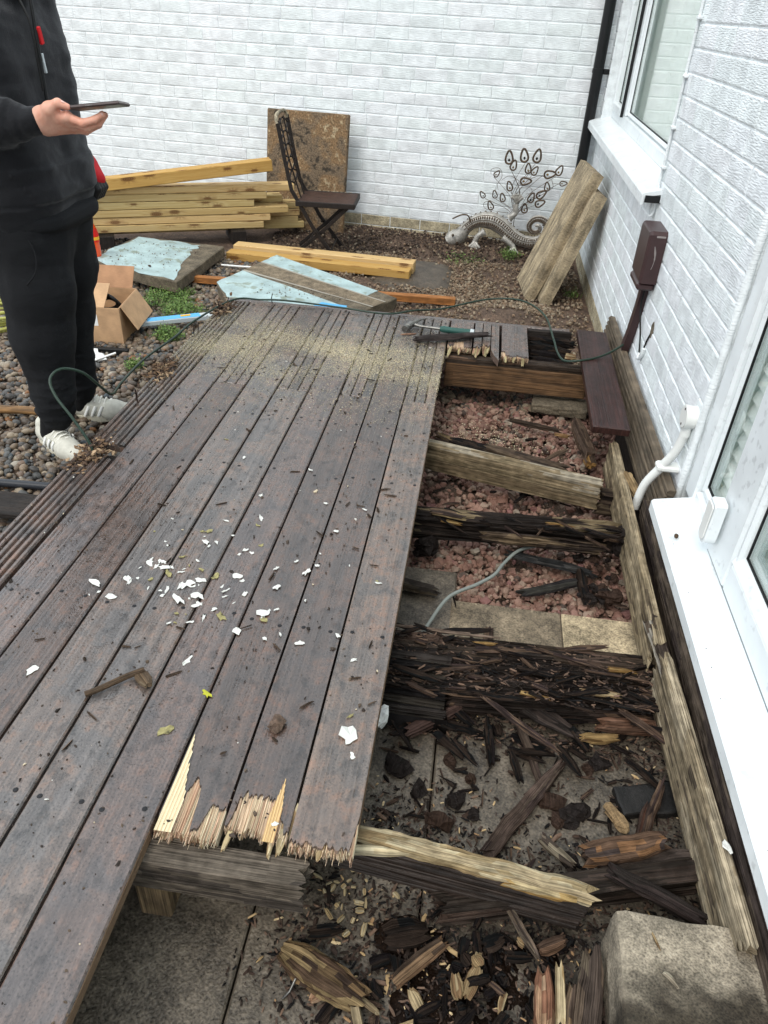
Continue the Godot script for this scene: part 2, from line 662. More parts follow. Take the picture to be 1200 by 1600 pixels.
	var w2 := streaks(256, 1024, 50, 42, 0.15)
	for y in 1024:
		for x in 256:
			var u := x / 256.0
			var v := y / 1024.0
			var ring := u * 11.0 + w1.get_pixel(x, y).r * 5.0
			var dark := 0.0
			for k: Vector3 in knots:
				var du := absf(u - k.x)
				du = minf(du, 1.0 - du)
				var dv := absf(v - k.y) * 9.0
				var d := Vector2(du * 4.2, dv * 1.5).length() / k.z
				ring += 3.4 * exp(-d * d * 2.2)
				dark = maxf(dark, smoothstep(0.46, 0.2, d) * (0.75 + 0.25 * sin(d * 60.0)))
				dark = maxf(dark, 0.35 * smoothstep(0.9, 0.3, d) * (0.5 + 0.5 * sin(atan2(dv, du) * 7.0 + k.x * 9.0)))
			var r := 0.5 + 0.5 * sin(ring * TAU * 0.5)
			var col := Color(0.95, 0.865, 0.66).lerp(Color(0.86, 0.735, 0.49), r * 0.55 + 0.4 * (w2.get_pixel(x, y).r - 0.5))
			pine.set_pixel(x, y, col.lerp(Color(0.36, 0.215, 0.11), dark * 0.85))
	m = mat("pine", Color(0.79, 0.76, 0.72), 0.75, tex(pine), gn, Vector3(5.5, 0.62, 1), 0.5)
	vary(m, "pine", 4, 0.08, 0.03)
	mat("pine_gold", Color(0.76, 0.67, 0.51), 0.7, tex(pine), gn, Vector3(5.5, 0.55, 1), 0.5)
	# --- concrete, wet
	var k1 := cloud(512, 512, 51, 0.008)
	var k2 := cloud(512, 512, 52, 0.12, 3)
	var k3 := cloud(512, 512, 53, 0.04)
	var conc := Image.create(512, 512, false, Image.FORMAT_RGB8)
	var bump := Image.create(512, 512, false, Image.FORMAT_RGB8)
	var dirt := Image.create(512, 512, false, Image.FORMAT_RGB8)
	for y in 512:
		for x in 512:
			var a := k1.get_pixel(x, y).r
			var b := k2.get_pixel(x, y).r
			var d := k3.get_pixel(x, y).r
			var v := 0.74 + 0.34 * (a - 0.5) + 0.38 * (b - 0.5) + 0.3 * (d - 0.5)
			conc.set_pixel(x, y, Color(v, v * 0.985, v * 0.95) * (0.72 if b < 0.24 else 1.0))
			bump.set_pixel(x, y, Color.WHITE * clampf(0.5 + 0.6 * (b - 0.5) + 0.5 * (d - 0.5), 0.0, 1.0))
			var e := clampf(0.6 + 0.9 * (b - 0.5) + 0.6 * (d - 0.5), 0.1, 1.0)
			dirt.set_pixel(x, y, Color(0.45, 0.37, 0.31).lerp(Color(0.30, 0.245, 0.21), a) * (0.5 + 0.7 * e))
	var ct := tex(conc)
	var cn := normal_of(bump, 3.0)
	mat("paver", Color(0.485, 0.45, 0.41), 0.5, ct, cn, Vector3(2.1, 2.1, 2.1), 0.8, 2)
	mat("path_mud", Color(0.40, 0.36, 0.32), 0.45, ct, cn, Vector3(2.1, 2.1, 2.1), 0.5, 2)
	mat("paver_damp", Color(0.60, 0.545, 0.47), 0.7, ct, cn, Vector3(2.1, 2.1, 2.1), 0.8, 2)
	mat("paver_dry", Color(0.86, 0.79, 0.67), 0.85, ct, cn, Vector3(2.1, 2.1, 2.1), 0.8, 2)
	mat("block", Color(0.72, 0.68, 0.62), 0.9, ct, cn, Vector3(3.1, 3.1, 3.1), 1.4, 1, true)
	mat("slab_side", Color(0.52, 0.48, 0.42), 0.9, ct, cn, Vector3(3, 3, 3), 1.2, 1)
	mat("stripe_concrete", Color(0.60, 0.545, 0.47), 0.9, ct, cn, Vector3(4, 4, 4), 1.2, 1)
	var pt := Image.create(256, 256, false, Image.FORMAT_RGB8)
	for y in 256:
		for x in 256:
			var w := 0.93 + 0.22 * (k1.get_pixel(x * 2, y * 2).r - 0.5) + 0.10 * (k2.get_pixel(x, y).r - 0.5)
			var c := Color(w, w, w)
			c = c.lerp(Color(0.70, 0.66, 0.58), 0.7 * smoothstep(0.60, 0.76, k3.get_pixel(x, y).r * 0.5 + k1.get_pixel(x, y * 2).r * 0.5))
			pt.set_pixel(x, y, c)
	var tt0 := tex(pt)
	mat("blue_paint", Color(0.67, 0.755, 0.755), 0.45, tt0, cn, Vector3(1.7, 1.7, 1.7), 0.6, 1)
	mat("white_line", Color(0.86, 0.84, 0.80), 0.8, ct)
	mat("bright_blue", Color(0.35, 0.66, 0.85), 0.5)
	mat("soil", Color.WHITE, 0.9, tex(dirt), cn, Vector3(1.7, 1.7, 1.7), 2.0, 2)
	# --- leaning slabs: straw-coloured cast surface; old stained slab with cracks
	var lean := Image.create(256, 512, false, Image.FORMAT_RGB8)
	var l1 := streaks(256, 512, 6, 61, 0.04)
	for y in 512:
		for x in 256:
			var v := 0.80 + 0.45 * (l1.get_pixel(x, y).r - 0.5) + 0.3 * (k2.get_pixel(x, y).r - 0.5)
			var col := Color(0.80, 0.73, 0.62).lerp(Color(0.68, 0.62, 0.53), smoothstep(0.45, 0.75, k1.get_pixel(x * 2, y).r))
			lean.set_pixel(x, y, col * v * 1.1)
	mat("lean_slab", Color(0.83, 0.825, 0.80), 0.9, tex(lean), normal_of(lean, 4.0), Vector3(1.6, 1.2, 1))
	var cell := cloud(512, 512, 71, 0.012, 2, FastNoiseLite.TYPE_CELLULAR)
	var stain := Image.create(512, 512, false, Image.FORMAT_RGB8)
	for y in 512:
		for x in 512:
			var a := k1.get_pixel((x + 130) % 512, y).r
			var d := k3.get_pixel(x, y).r
			var b := k2.get_pixel(x, y).r
			var col := Color(0.50, 0.45, 0.385).lerp(Color(0.57, 0.48, 0.37), smoothstep(0.4, 0.65, a)).lerp(Color(0.74, 0.69, 0.58), smoothstep(0.62, 0.8, d * 0.6 + a * 0.4)).lerp(Color(0.27, 0.25, 0.22), smoothstep(0.42, 0.22, d * 0.5 + a * 0.5))
			col *= 0.8 + 0.5 * (b - 0.3)
			stain.set_pixel(x, y, col)
	mat("stained_slab", Color(0.92, 0.88, 0.84), 0.9, tex(stain), cn, Vector3(1.05, 1.05, 1.05), 1.5, 1)
	# --- white masonry paint: streaky dragged brick faces, thick brushed paint
	var b1 := cloud(512, 512, 81, 0.05)
	var b2 := streaks(512, 512, 1, 82, 0.09)
	var fnb := FastNoiseLite.new()
	fnb.seed = 83
	fnb.frequency = 0.16
	fnb.fractal_octaves = 4
	var b3 := fnb.get_seamless_image(64, 512)
	b3.resize(512, 512, Image.INTERPOLATE_CUBIC)
	var face := Image.create(512, 512, false, Image.FORMAT_RGB8)
	var tint := Image.create(512, 512, false, Image.FORMAT_RGB8)
	for y in 512:
		for x in 512:
			var v := clampf(0.5 + 1.2 * (b3.get_pixel(x, y).r - 0.5) + 0.3 * (b1.get_pixel(x, y).r - 0.5) + 0.25 * (b2.get_pixel(x, y).r - 0.5), 0.0, 1.0)
			face.set_pixel(x, y, Color(v, v, v))
			var w := 0.95 + 0.15 * (k1.get_pixel(x, y).r - 0.5) + 0.05 * (v - 0.5)
			tint.set_pixel(x, y, Color(w, w, w))
	var fn2 := normal_of(face, 3.0)
	var tt := tex(tint)
	m = mat("white_brick", Color(0.92, 0.94, 0.945), 0.6, tt, fn2, Vector3(2.2, 2.2, 2.2), 0.75, 2)
	vary(m, "white_brick", 5, 0.018, 0.008)
	mat("white_mortar", Color(0.92, 0.94, 0.945), 0.7, tt, fn2, Vector3(3.4, 3.4, 3.4), 0.8, 2)
	m = mat("dirty_brick", Color(0.83, 0.79, 0.69), 0.8, ct, fn2, Vector3(2.6, 2.6, 2.6), 1.0, 2)
	mat("dirty_mortar", Color(0.50, 0.47, 0.41), 0.9, ct, cn, Vector3(3, 3, 3), 1.5, 2)
	var up := Image.create(512, 512, false, Image.FORMAT_RGB8)
	for y in 512:
		for x in 512:
			var g := 0.97 + 0.07 * (k1.get_pixel(x, y).r - 0.5)
			g -= 0.10 * smoothstep(0.60, 0.8, k3.get_pixel(x, y).r) * smoothstep(0.45, 0.7, k1.get_pixel((x + 200) % 512, y).r)
			if k2.get_pixel(x, y).r > 0.93:
				g *= 0.86
			up.set_pixel(x, y, Color(g, g * 0.995, g * 0.985))
	var ut := tex(up)
	# --- plain things
	mat("upvc", Color(0.90, 0.925, 0.94), 0.3, ut, null, Vector3(1.3, 1.3, 1.3), 1.0, 2)
	mat("gasket", Color(0.07, 0.075, 0.08), 0.6)
	mat("white_plastic", Color(0.87, 0.875, 0.86), 0.4)
	mat("black_pipe", Color(0.055, 0.06, 0.065), 0.35, tt)
	mat("black_rubber", Color(0.06, 0.06, 0.06), 0.6)
	mat("brown_plastic", Color(0.255, 0.185, 0.185), 0.38, tt, null, Vector3(3, 3, 3), 1.0, 1)
	mat("scratch", Color(0.55, 0.52, 0.51), 0.7)
	mat("grey_pipe", Color(0.17, 0.18, 0.20), 0.4)
	mat("green_cable", Color(0.14, 0.21, 0.17), 0.4)
	mat("dull_cable", Color(0.50, 0.52, 0.50), 0.6)
	mat("chair_metal", Color(0.17, 0.135, 0.12), 0.6, ct, cn, Vector3(6, 6, 6), 0.6, 1)
	mat("chair_seat", Color(0.34, 0.245, 0.215), 0.5, ct, cn, Vector3(4, 4, 4), 0.6, 1)
	m = mat("worn_edge", Color(0.74, 0.70, 0.62), 0.7, ct)
	m = mat("silver", Color(0.88, 0.875, 0.87), 0.33, ct, cn, Vector3(9, 9, 9), 1.0, 1)
	m.metallic = 0.3
	m = mat("plume", Color(0.47, 0.40, 0.34), 0.45, ct, cn, Vector3(9, 9, 9), 1.0, 1)
	m.metallic = 0.5
	m = mat("plume_gold", Color(0.62, 0.52, 0.34), 0.45, ct)
	m.metallic = 0.4
	m = mat("steel", Color(0.62, 0.62, 0.62), 0.35, ct, cn, Vector3(9, 9, 9), 0.5, 1)
	m.metallic = 0.8
	mat("rust_nail", Color(0.17, 0.12, 0.10), 0.7)
	mat("teal_grip", Color(0.16, 0.32, 0.29), 0.55)
	mat("cardboard", Color(0.76, 0.615, 0.47), 0.85, tt, gn, Vector3(3, 3, 3), 0.12, 1)
	mat("cardboard_in", Color(0.66, 0.50, 0.375), 0.9, tt, null, Vector3(3, 3, 3), 1.0, 1)
	mat("level_grey", Color(0.72, 0.75, 0.76), 0.4)
	mat("hose_yellow", Color(0.66, 0.66, 0.36), 0.45)
	mat("red_cap", Color(0.85, 0.10, 0.09), 0.35)
	m = mat("orange_drink", Color(0.90, 0.30, 0.05), 0.15)
	m.metallic_specular = 0.6
	mat("label_red", Color(0.83, 0.13, 0.10), 0.4)
	mat("label_yellow", Color(0.93, 0.70, 0.20), 0.4)
	var cl := cloud(256, 256, 91, 0.08, 4)
	var cln := normal_of(cl, 3.0)
	mat("hoodie", Color(0.06, 0.064, 0.078), 0.95, null, cln, Vector3(9, 9, 9), 0.5, 1).rim_enabled = true
	mat("hoodie_lining", Color(0.40, 0.40, 0.40), 0.95, null, cln, Vector3(9, 9, 9), 0.8, 1)
	mat("trousers", Color(0.07, 0.075, 0.085), 0.95, null, cln, Vector3(8, 8, 8), 0.6, 1)
	mat("sock", Color(0.05, 0.05, 0.055), 0.95, null, cln, Vector3(14, 14, 14), 0.8, 1)
	m = mat("skin", Color(0.84, 0.66, 0.58), 0.5, null, cln, Vector3(22, 22, 22), 0.3, 1, true)
	m.subsurf_scatter_enabled = true
	m.subsurf_scatter_strength = 0.08
	mat("hair", Color(0.13, 0.09, 0.07), 0.6, gt, gn2, Vector3(8, 3, 1))
	mat("threshold_joint", Color(0.55, 0.57, 0.58), 0.6)
	mat("bark", Color(0.42, 0.335, 0.25), 0.8, gt, gn2, Vector3(6, 3, 1))
	mat("nail", Color(0.86, 0.70, 0.65), 0.3)
	mat("eye_white", Color(0.86, 0.85, 0.83), 0.2)
	mat("eye_dark", Color(0.09, 0.07, 0.06), 0.2)
	mat("lips", Color(0.66, 0.42, 0.38), 0.5)
	mat("glove_red", Color(0.70, 0.10, 0.13), 0.8, null, cln, Vector3(20, 20, 20), 0.8, 1)
	mat("glove_black", Color(0.07, 0.07, 0.07), 0.55, null, cln, Vector3(20, 20, 20), 0.8, 1)
	mat("phone_side", Color(0.36, 0.32, 0.31), 0.3).metallic = 0.5
	mat("phone_glass", Color(0.03, 0.03, 0.035), 0.08)
	mat("shoe", Color(0.80, 0.79, 0.74), 0.6, tt, cln, Vector3(9, 9, 9), 0.25, 1)
	mat("shoe_stripe", Color(0.93, 0.93, 0.91), 0.5)
	mat("shoe_sole", Color(0.76, 0.74, 0.67), 0.7)
	mat("lace", Color(0.88, 0.87, 0.83), 0.8)
	mat("red_cloth", Color(0.75, 0.12, 0.14), 0.9)
	mat("rot_black", Color(0.20, 0.175, 0.165), 0.55, gt, gn2, Vector3(9, 9, 9), 1.5, 1)
	mat("rot_brown", Color(0.30, 0.235, 0.20), 0.7, gt, gn2, Vector3(9, 9, 9), 1.5, 1)
	mat("rot_board", Color(0.27, 0.225, 0.20), 0.55, gt, gn2, Vector3(4, 1.4, 1), 1.0)
	mat("wet_dirt", Color(0.36, 0.33, 0.31), 0.6, tex(dirt), cn, Vector3(3, 3, 3), 2.0, 1)
	mat("dark_tile", Color(0.17, 0.165, 0.165), 0.6, ct, cn, Vector3(5, 5, 5), 1.0, 1)
	mat("pale_chunk", Color(0.72, 0.60, 0.44), 0.85, gt, gn2, Vector3(14, 6, 14), 1.2, 1)
	mat("leaf", Color(0.80, 0.80, 0.80), 0.6, null, null, Vector3.ONE, 1.0, 0, true)
	M["leaf"].backlight_enabled = true
	M["leaf"].backlight = Color(0.12, 0.2, 0.05)
	mat("pebble", Color.WHITE, 0.45, ct, cn, Vector3(12, 12, 12), 0.4, 1, true)
	mat("chip", Color.WHITE, 0.75, ct, cn, Vector3(12, 12, 12), 0.8, 1, true)
	mat("crumb", Color.WHITE, 0.8, null, null, Vector3.ONE, 1.0, 0, true)
	mat("flake", Color(0.87, 0.87, 0.845), 0.7, tt)
	mat("flake_yellow", Color(0.80, 0.77, 0.55), 0.75, ct)
	mat("leaf_yellow", Color(0.66, 0.66, 0.16), 0.5)
	for key in ["splinter", "rot", "rot_black", "rot_brown", "crumb", "wet_dirt"]:
		if M.has(key):
			M[key].metallic_specular = 0.18
	mat("paper", Color(0.90, 0.90, 0.89), 0.6)
	mat("ink", Color(0.10, 0.10, 0.11), 0.6)
	mat("curtain", Color(0.94, 0.95, 0.93), 0.9).backlight_enabled = true
	M["curtain"].backlight = Color(0.3, 0.3, 0.3)
	mat("blind", Color(0.95, 0.96, 0.95), 0.7)
	mat("room", Color(0.62, 0.60, 0.57), 0.9)
	m = mat("glass", Color(0.80, 0.95, 0.88, 0.10), 0.02)
	m.transparency = BaseMaterial3D.TRANSPARENCY_ALPHA
	m.metallic_specular = 0.6


# ---------------------------------------------------------------- the setting
var cam: Camera3D


func make_view() -> void:
	cam = Camera3D.new()
	cam.name = "camera"
	cam.position = Vector3(0, 1.45, 0)
	cam.rotation = Vector3(-0.60466, 0.10484, 0.05618)
	cam.fov = 69.57
	cam.near = 0.02
	cam.far = 200.0
	add_child(cam)
	var sky_m := ProceduralSkyMaterial.new()
	sky_m.sky_top_color = Color(0.92, 0.955, 0.985)
	sky_m.sky_horizon_color = Color(0.90, 0.925, 0.95)
	sky_m.sky_curve = 0.25
	sky_m.ground_horizon_color = Color(0.45, 0.44, 0.42)
	sky_m.ground_bottom_color = Color(0.3, 0.29, 0.27)
	sky_m.sun_angle_max = 1.0
	var sky := Sky.new()
	sky.sky_material = sky_m
	var e := Environment.new()
	e.background_mode = Environment.BG_SKY
	e.sky = sky
	e.tonemap_mode = Environment.TONE_MAPPER_LINEAR
	e.tonemap_exposure = 2.12
	e.sdfgi_enabled = true
	e.ssao_enabled = true
	e.ssil_enabled = true
	var we := WorldEnvironment.new()
	we.name = "world_environment"
	we.environment = e
	add_child(we)
	var sun := DirectionalLight3D.new()
	sun.name = "overcast_sun"
	sun.light_energy = 0.3
	sun.light_color = Color(1.0, 0.985, 0.96)
	sun.light_angular_distance = 25.0
	sun.shadow_enabled = true
	sun.rotation = Vector3(deg_to_rad(-52), deg_to_rad(-24), 0)
	add_child(sun)


func in_frame(q: Vector3, grow := 1.04) -> bool:
	var l := cam.transform.affine_inverse() * q
	if l.z > -0.05:
		return false
	var t := tan(deg_to_rad(cam.fov) * 0.5)
	return absf(l.y / -l.z) < t * grow and absf(l.x / -l.z) < t * 0.75 * grow


func ground_y(x: float, z: float) -> float:
	var y := 0.012 * nz(x * 90.0, z * 90.0, 7.0) + 0.008 * nz(x * 400.0, z * 400.0, 17.0)
	y += 0.09 * exp(-(pow((x - 0.18) / 0.34, 2.0) + pow((z + 4.02) / 0.24, 2.0)))
	y += 0.035 * smoothstep(-5.35, -5.62, z)
	if x > -1.2 and z > -3.42 and x < 0.7:
		y -= 0.035
	return y


func brick_mesh(seed_: int, w: float, h: float) -> ArrayMesh:
	var b := Build.new()
	var us := [0.0, 0.012, 0.03, 0.35, 0.65, 0.97, 0.988, 1.0]
	var vs := [0.0, 0.04, 0.085, 0.915, 0.96, 1.0]
	var pos := []
	for v in vs.size():
		for u in us.size():
			var rim: bool = u == 0 or v == 0 or u == 7 or v == 5
			var q := Vector3((us[u] - 0.5) * w, (vs[v] - 0.5) * h, (-0.0016 if v > 0 and v < 5 else -0.0030) if rim else 0.0012 * nz(us[u] * 300.0 + seed_ * 77.0, vs[v] * 120.0, 3.0) * 2.0)
			if rim:
				q.x += 0.0016 * nz(seed_ * 50.0 + us[u] * 500.0, vs[v] * 500.0)
				q.y += 0.0020 * nz(seed_ * 90.0 + us[u] * 700.0, vs[v] * 500.0, 60.0)
			pos.append(q)
	var n := us.size()
	b.sheet(n - 1, vs.size() - 1, func(u: float, v: float) -> Vector3: return pos[roundi(v * 5) * n + roundi(u * 7)], Vector3.BACK)
	var rim := []
	for u in n:
		rim.append(pos[u])
	for v in range(1, 6):
		rim.append(pos[v * n + n - 1])
	for u in range(n - 2, -1, -1):
		rim.append(pos[5 * n + u])
	for v in range(4, 0, -1):
		rim.append(pos[v * n])
	for i in rim.size():
		var a: Vector3 = rim[i]
		var d: Vector3 = rim[(i + 1) % rim.size()]
		var k := Vector3(0, 0, -0.012)
		b.quad(a, d, d + k, a + k, Vector3(a.x / w, a.y / h * 1.0, 0) + Vector3(d.x / w, d.y / h, 0))
	return b.done()


var brick_kinds := {}


func brick_of(width: float) -> ArrayMesh:
	var key := "%.3f" % width
	if not brick_kinds.has(key):
		brick_kinds[key] = []
		for i in (5 if width > 0.2 else 2):
			brick_kinds[key].append(brick_mesh(int(width * 1000) + i * 13, width, 0.0700))
	return brick_kinds[key][rng.randi() % brick_kinds[key].size()]


# lays brick courses on the plane through o with the run along u and the outside towards n
func lay_bricks(owner_: Node3D, o: Vector3, u: Vector3, n: Vector3, run: float, top: float, holes: Array, dirty: int) -> void:
	var turn := Basis(u, Vector3.UP, n)
	var list := []
	var rows := int(top / 0.075)
	for r in rows:
		var y := (r + 0.5) * 0.075
		var at := -rng.randf() * 0.225
		while at < run:
			var width := 0.2195
			if rng.randf() < 0.07:
				width = 0.104
			if rng.randf() < 0.18:
				width += 0.006
			var a := maxf(at, 0.0)
			var z := minf(at + width, run)
			for h: Rect2 in holes:
				if y > h.position.y - 0.03 and y < h.end.y + 0.03:
					if a < h.position.x and z > h.position.x:
						z = h.position.x
					elif a < h.end.x and z > h.end.x:
						a = h.end.x
					elif a >= h.position.x and z <= h.end.x:
						z = a
			if z - a > 0.03:
				var w := snappedf(z - a, 0.02) if absf(z - a - width) > 0.001 else width
				var mid := o + u * ((a + z) * 0.5) + Vector3.UP * y
				list.append([mid, w, r])
			at += width + rng.randf_range(0.003, 0.007)
	var seen := []
	var rest := []
	for q in list:
		if in_frame(q[0], 1.06):
			seen.append(q)
		else:
			rest.append(q)
	seen.sort_custom(func(a, b): return a[0].distance_squared_to(cam.position) < b[0].distance_squared_to(cam.position))
	for i in seen.size():
		var q = seen[i]
		if i >= 300:
			rest.append(q)
			continue
		var m: Material = M.dirty_brick if (q[2] < dirty and (o.x < 0.0 or q[0].z < -3.7)) else M["white_brick%d" % (rng.randi() % 5)]
		part(owner_, "brick", brick_of(q[1]), m, q[0], turn * Basis(Vector3.BACK, rng.randf_range(-0.004, 0.004)))
	var tfs := []
	var far := brick_of(0.2195)
	for q in rest:
		tfs.append(Transform3D(turn * Basis.from_scale(Vector3(q[1] / 0.2195, 1, 1)), q[0]))
	if tfs.size():
		many(owner_, "remaining_bricks", far, M.white_brick, tfs, [])


func make_ground() -> void:
	var b := Build.new()
	b.sheet(110, 150, func(u: float, v: float) -> Vector3:
		var x := lerpf(-3.9, 0.72, u)
		var z := lerpf(-6.3, 1.2, v)
		return Vector3(x, ground_y(x, z) - 0.012, z), Vector3.UP)
	struct("ground", b.done(), M.soil)
	struct("far_ground", boxm(Vector3(-60, -0.4, -60), Vector3(60, -0.075, 60), 0.0), M.soil)
	# concrete slabs under the near half of the deck
	var pav := Node3D.new()
	pav.name = "paving"
	pav.set_meta("kind", "structure")
	add_child(pav)
	var xs := [-1.50, -0.89, -0.282, 0.035, 0.66]
	var zs := [-1.66, -1.31, -0.36, 0.25, 0.85]
	for i in xs.size() - 1:
		for j in zs.size() - 1:
			var m: Material = M.paver
			var hi := Vector3(xs[i + 1] - 0.0022, rng.randf_range(-0.002, 0.002), zs[j + 1] - 0.004)
			var lo := Vector3(xs[i] + 0.0022, -0.045, zs[j] + 0.004)
			if i < 0 and j > 1:
				continue
			part(pav, "paving_slab", boxm(lo, hi, 0.004), m)
	part(pav, "paving_slab", boxm(Vector3(0.04, 0.001, -1.665), Vector3(0.3575, 0.0085, -1.38), 0.003), M.paver_damp)
	part(pav, "paving_slab", boxm(Vector3(0.36, 0.001, -1.665), Vector3(0.655, 0.009, -1.38), 0.003), M.paver_dry)
	part(pav, "paving_slab", boxm(Vector3(-0.20, -0.02, -1.80), Vector3(0.0, 0.006, -1.50), 0.004), M.paver, Vector3(0.05, 0, 0.0), Basis(Vector3.UP, 0.0))
	# wet smooth strip of old path near the back wall
	var w := Build.new()
	w.sheet(24, 14, func(u: float, v: float) -> Vector3:
		var x := lerpf(-0.72, -0.14, u)
		var z := lerpf(-5.2, -4.55, v)
		return Vector3(x, 0.012 + 0.004 * nz(x * 300.0, z * 300.0) - 0.03 * pow(absf(u * 2.0 - 1.0), 4.0) - 0.03 * pow(absf(v * 2.0 - 1.0), 4.0), z), Vector3.UP)
	struct("path", w.done(), M.path_mud)


func pick(cols: Array, jitter := 0.18) -> Color:
	var c: Color = cols[rng.randi() % cols.size()]
	var f := 1.0 + rng.randf_range(-jitter, jitter)
	return Color(c.r * f, c.g * f, c.b * f)


func rot3() -> Basis:
	return Basis.from_euler(Vector3(rng.randf_range(-0.6, 0.6), rng.randf() * TAU, rng.randf_range(-0.6, 0.6)))


func make_gravel() -> void:
	var round_kinds := []
	for i in 5:
		round_kinds.append(stone(i, 6, 9, 0.10, Vector3(1.15, 0.62 + 0.05 * i, 0.85), false))
	var sharp_kinds := []
	for i in 6:
		sharp_kinds.append(stone(20 + i, 4, 6, 0.34, Vector3(1.1, 0.75, 0.9), true))
	var brown := [Color(0.26, 0.195, 0.145), Color(0.17, 0.14, 0.12), Color(0.36, 0.275, 0.20), Color(0.11, 0.105, 0.105), Color(0.43, 0.355, 0.27), Color(0.22, 0.17, 0.13), Color(0.15, 0.155, 0.16), Color(0.31, 0.22, 0.17)]
	var rare := [Color(0.46, 0.40, 0.33), Color(0.36, 0.17, 0.07), Color(0.10, 0.13, 0.16), Color(0.52, 0.48, 0.42)]
	var tf := []
	var co := []
	for k in 5:
		tf.append([]); co.append([])
	# round pebbles left of the deck
	for i in 30000:
		var x := rng.randf_range(-3.3, -1.17)
		var z := rng.randf_range(-5.0, -1.1)
		if x < -1.95 and z > -2.4 and rng.randf() < 0.6:
			continue
		var s := lerpf(0.0065, 0.021, pow(rng.randf(), 1.7))
		var y := ground_y(x, z) + rng.randf_range(-0.006, 0.012)
		var k := rng.randi() % 5
		tf[k].append(Transform3D(rot3() * Basis.from_scale(Vector3.ONE * s), Vector3(x, y, z)))
		co[k].append(pick(rare) if rng.randf() < 0.09 else pick(brown))
	for k in 5:
		many(self, "pebbles", round_kinds[k], M.pebble, tf[k], co[k], "rounded brown and grey pebbles spread over the yard left of the deck", "gravel")
	# smaller mixed gravel behind the deck
	for k in 5:
		tf[k] = []; co[k] = []
	var pale := [Color(0.45, 0.35, 0.255), Color(0.33, 0.24, 0.165), Color(0.52, 0.44, 0.34), Color(0.25, 0.19, 0.145), Color(0.38, 0.26, 0.18)]
	for i in 26000:
		var x := rng.randf_range(-1.5, 0.66)
		var z := rng.randf_range(-5.8, -3.42)
		var bare := exp(-(pow((x - 0.17) / 0.27, 2.0) + pow((z + 4.0) / 0.26, 2.0)))
		if x > -0.70 and x < -0.16 and z < -4.58 and z > -5.16:
			bare = 0.9
		if z < -5.2:
			bare = maxf(bare, 0.35)
		bare = maxf(bare, 0.7 * smoothstep(0.0, 0.3, nz(x * 130.0, z * 130.0, 50.0)))
		if rng.randf() < bare:
			continue
		var s := rng.randf_range(0.003, 0.0105)
		var k := rng.randi() % 5
		tf[k].append(Transform3D(rot3() * Basis.from_scale(Vector3.ONE * s), Vector3(x, ground_y(x, z) + rng.randf_range(-0.005, 0.006), z)))
		co[k].append(pick(pale) if z > -5.25 or rng.randf() < 0.25 else pick([Color(0.10, 0.07, 0.055), Color(0.15, 0.10, 0.075), Color(0.07, 0.05, 0.04)]))
	for k in 5:
		many(self, "gravel", sharp_kinds[k], M.chip, tf[k], co[k], "small mixed gravel and soil behind the deck near the white wall", "gravel")
	# red chippings between the joists
	tf = []; co = []
	for k in 6:
		tf.append([]); co.append([])
	var red := [Color(0.48, 0.29, 0.235), Color(0.40, 0.225, 0.18), Color(0.55, 0.37, 0.30), Color(0.33, 0.19, 0.155), Color(0.52, 0.38, 0.31), Color(0.44, 0.25, 0.21)]
	var odd := [Color(0.45, 0.38, 0.32), Color(0.14, 0.10, 0.085), Color(0.40, 0.20, 0.19)]
	for i in 16000:
		var x := rng.randf_range(-0.55, 0.66)
		var z := rng.randf_range(-3.36, -1.63)
		var dark := smoothstep(-2.9, -3.1, z)
		var s := lerpf(0.0045, 0.018, pow(rng.randf(), 1.6))
		if nz(x * 420.0, z * 420.0, 140.0) > 0.26 and rng.randf() < 0.7:
			continue
		var k := rng.randi() % 6
		tf[k].append(Transform3D(rot3() * Basis.from_scale(Vector3.ONE * s), Vector3(x, ground_y(x, z) + 0.012 + rng.randf_range(-0.01, 0.016) + 0.012 * nz(x * 300.0, z * 300.0, 80.0), z)))
		co[k].append(pick(odd) if rng.randf() < 0.10 else (pick(brown) if rng.randf() < dark * 0.7 else pick(red)))
	for k in 6:
		many(self, "red_chippings", sharp_kinds[k], M.chip, tf[k], co[k], "loose red stone chippings lying in the open pit between the joists", "gravel")


func make_back_wall() -> void:
	var th := deg_to_rad(6.0)
	var u := Vector3(cos(th), 0, sin(th))
	var n := Vector3(-sin(th), 0, cos(th))
	var o := Vector3(-1, 0, -5.84) - u * 3.0 - Vector3.UP * 0.03
	var w := thing("garden_wall", "white painted brick wall across the back of the yard, stained at its foot", "wall")
	part(w, "mortar", boxm(Vector3(0, -0.15, -0.2), Vector3(4.75, 2.7, -0.0034), 0.0), M.white_mortar, o, Basis(u, Vector3.UP, n))
	var foot := Build.new()
	foot.sheet(60, 5, func(a: float, b: float) -> Vector3:
		return Vector3(a * 4.75, -0.05 + b * 0.10, 0.012 + 0.016 * (1.0 - b) + 0.010 * nz(a * 2600.0, b * 90.0)), Vector3.BACK)
	part(w, "footing", foot.done(), M.dirty_mortar, o, Basis(u, Vector3.UP, n))
	lay_bricks(w, o, u, n, 4.72, 2.6, [], 2)


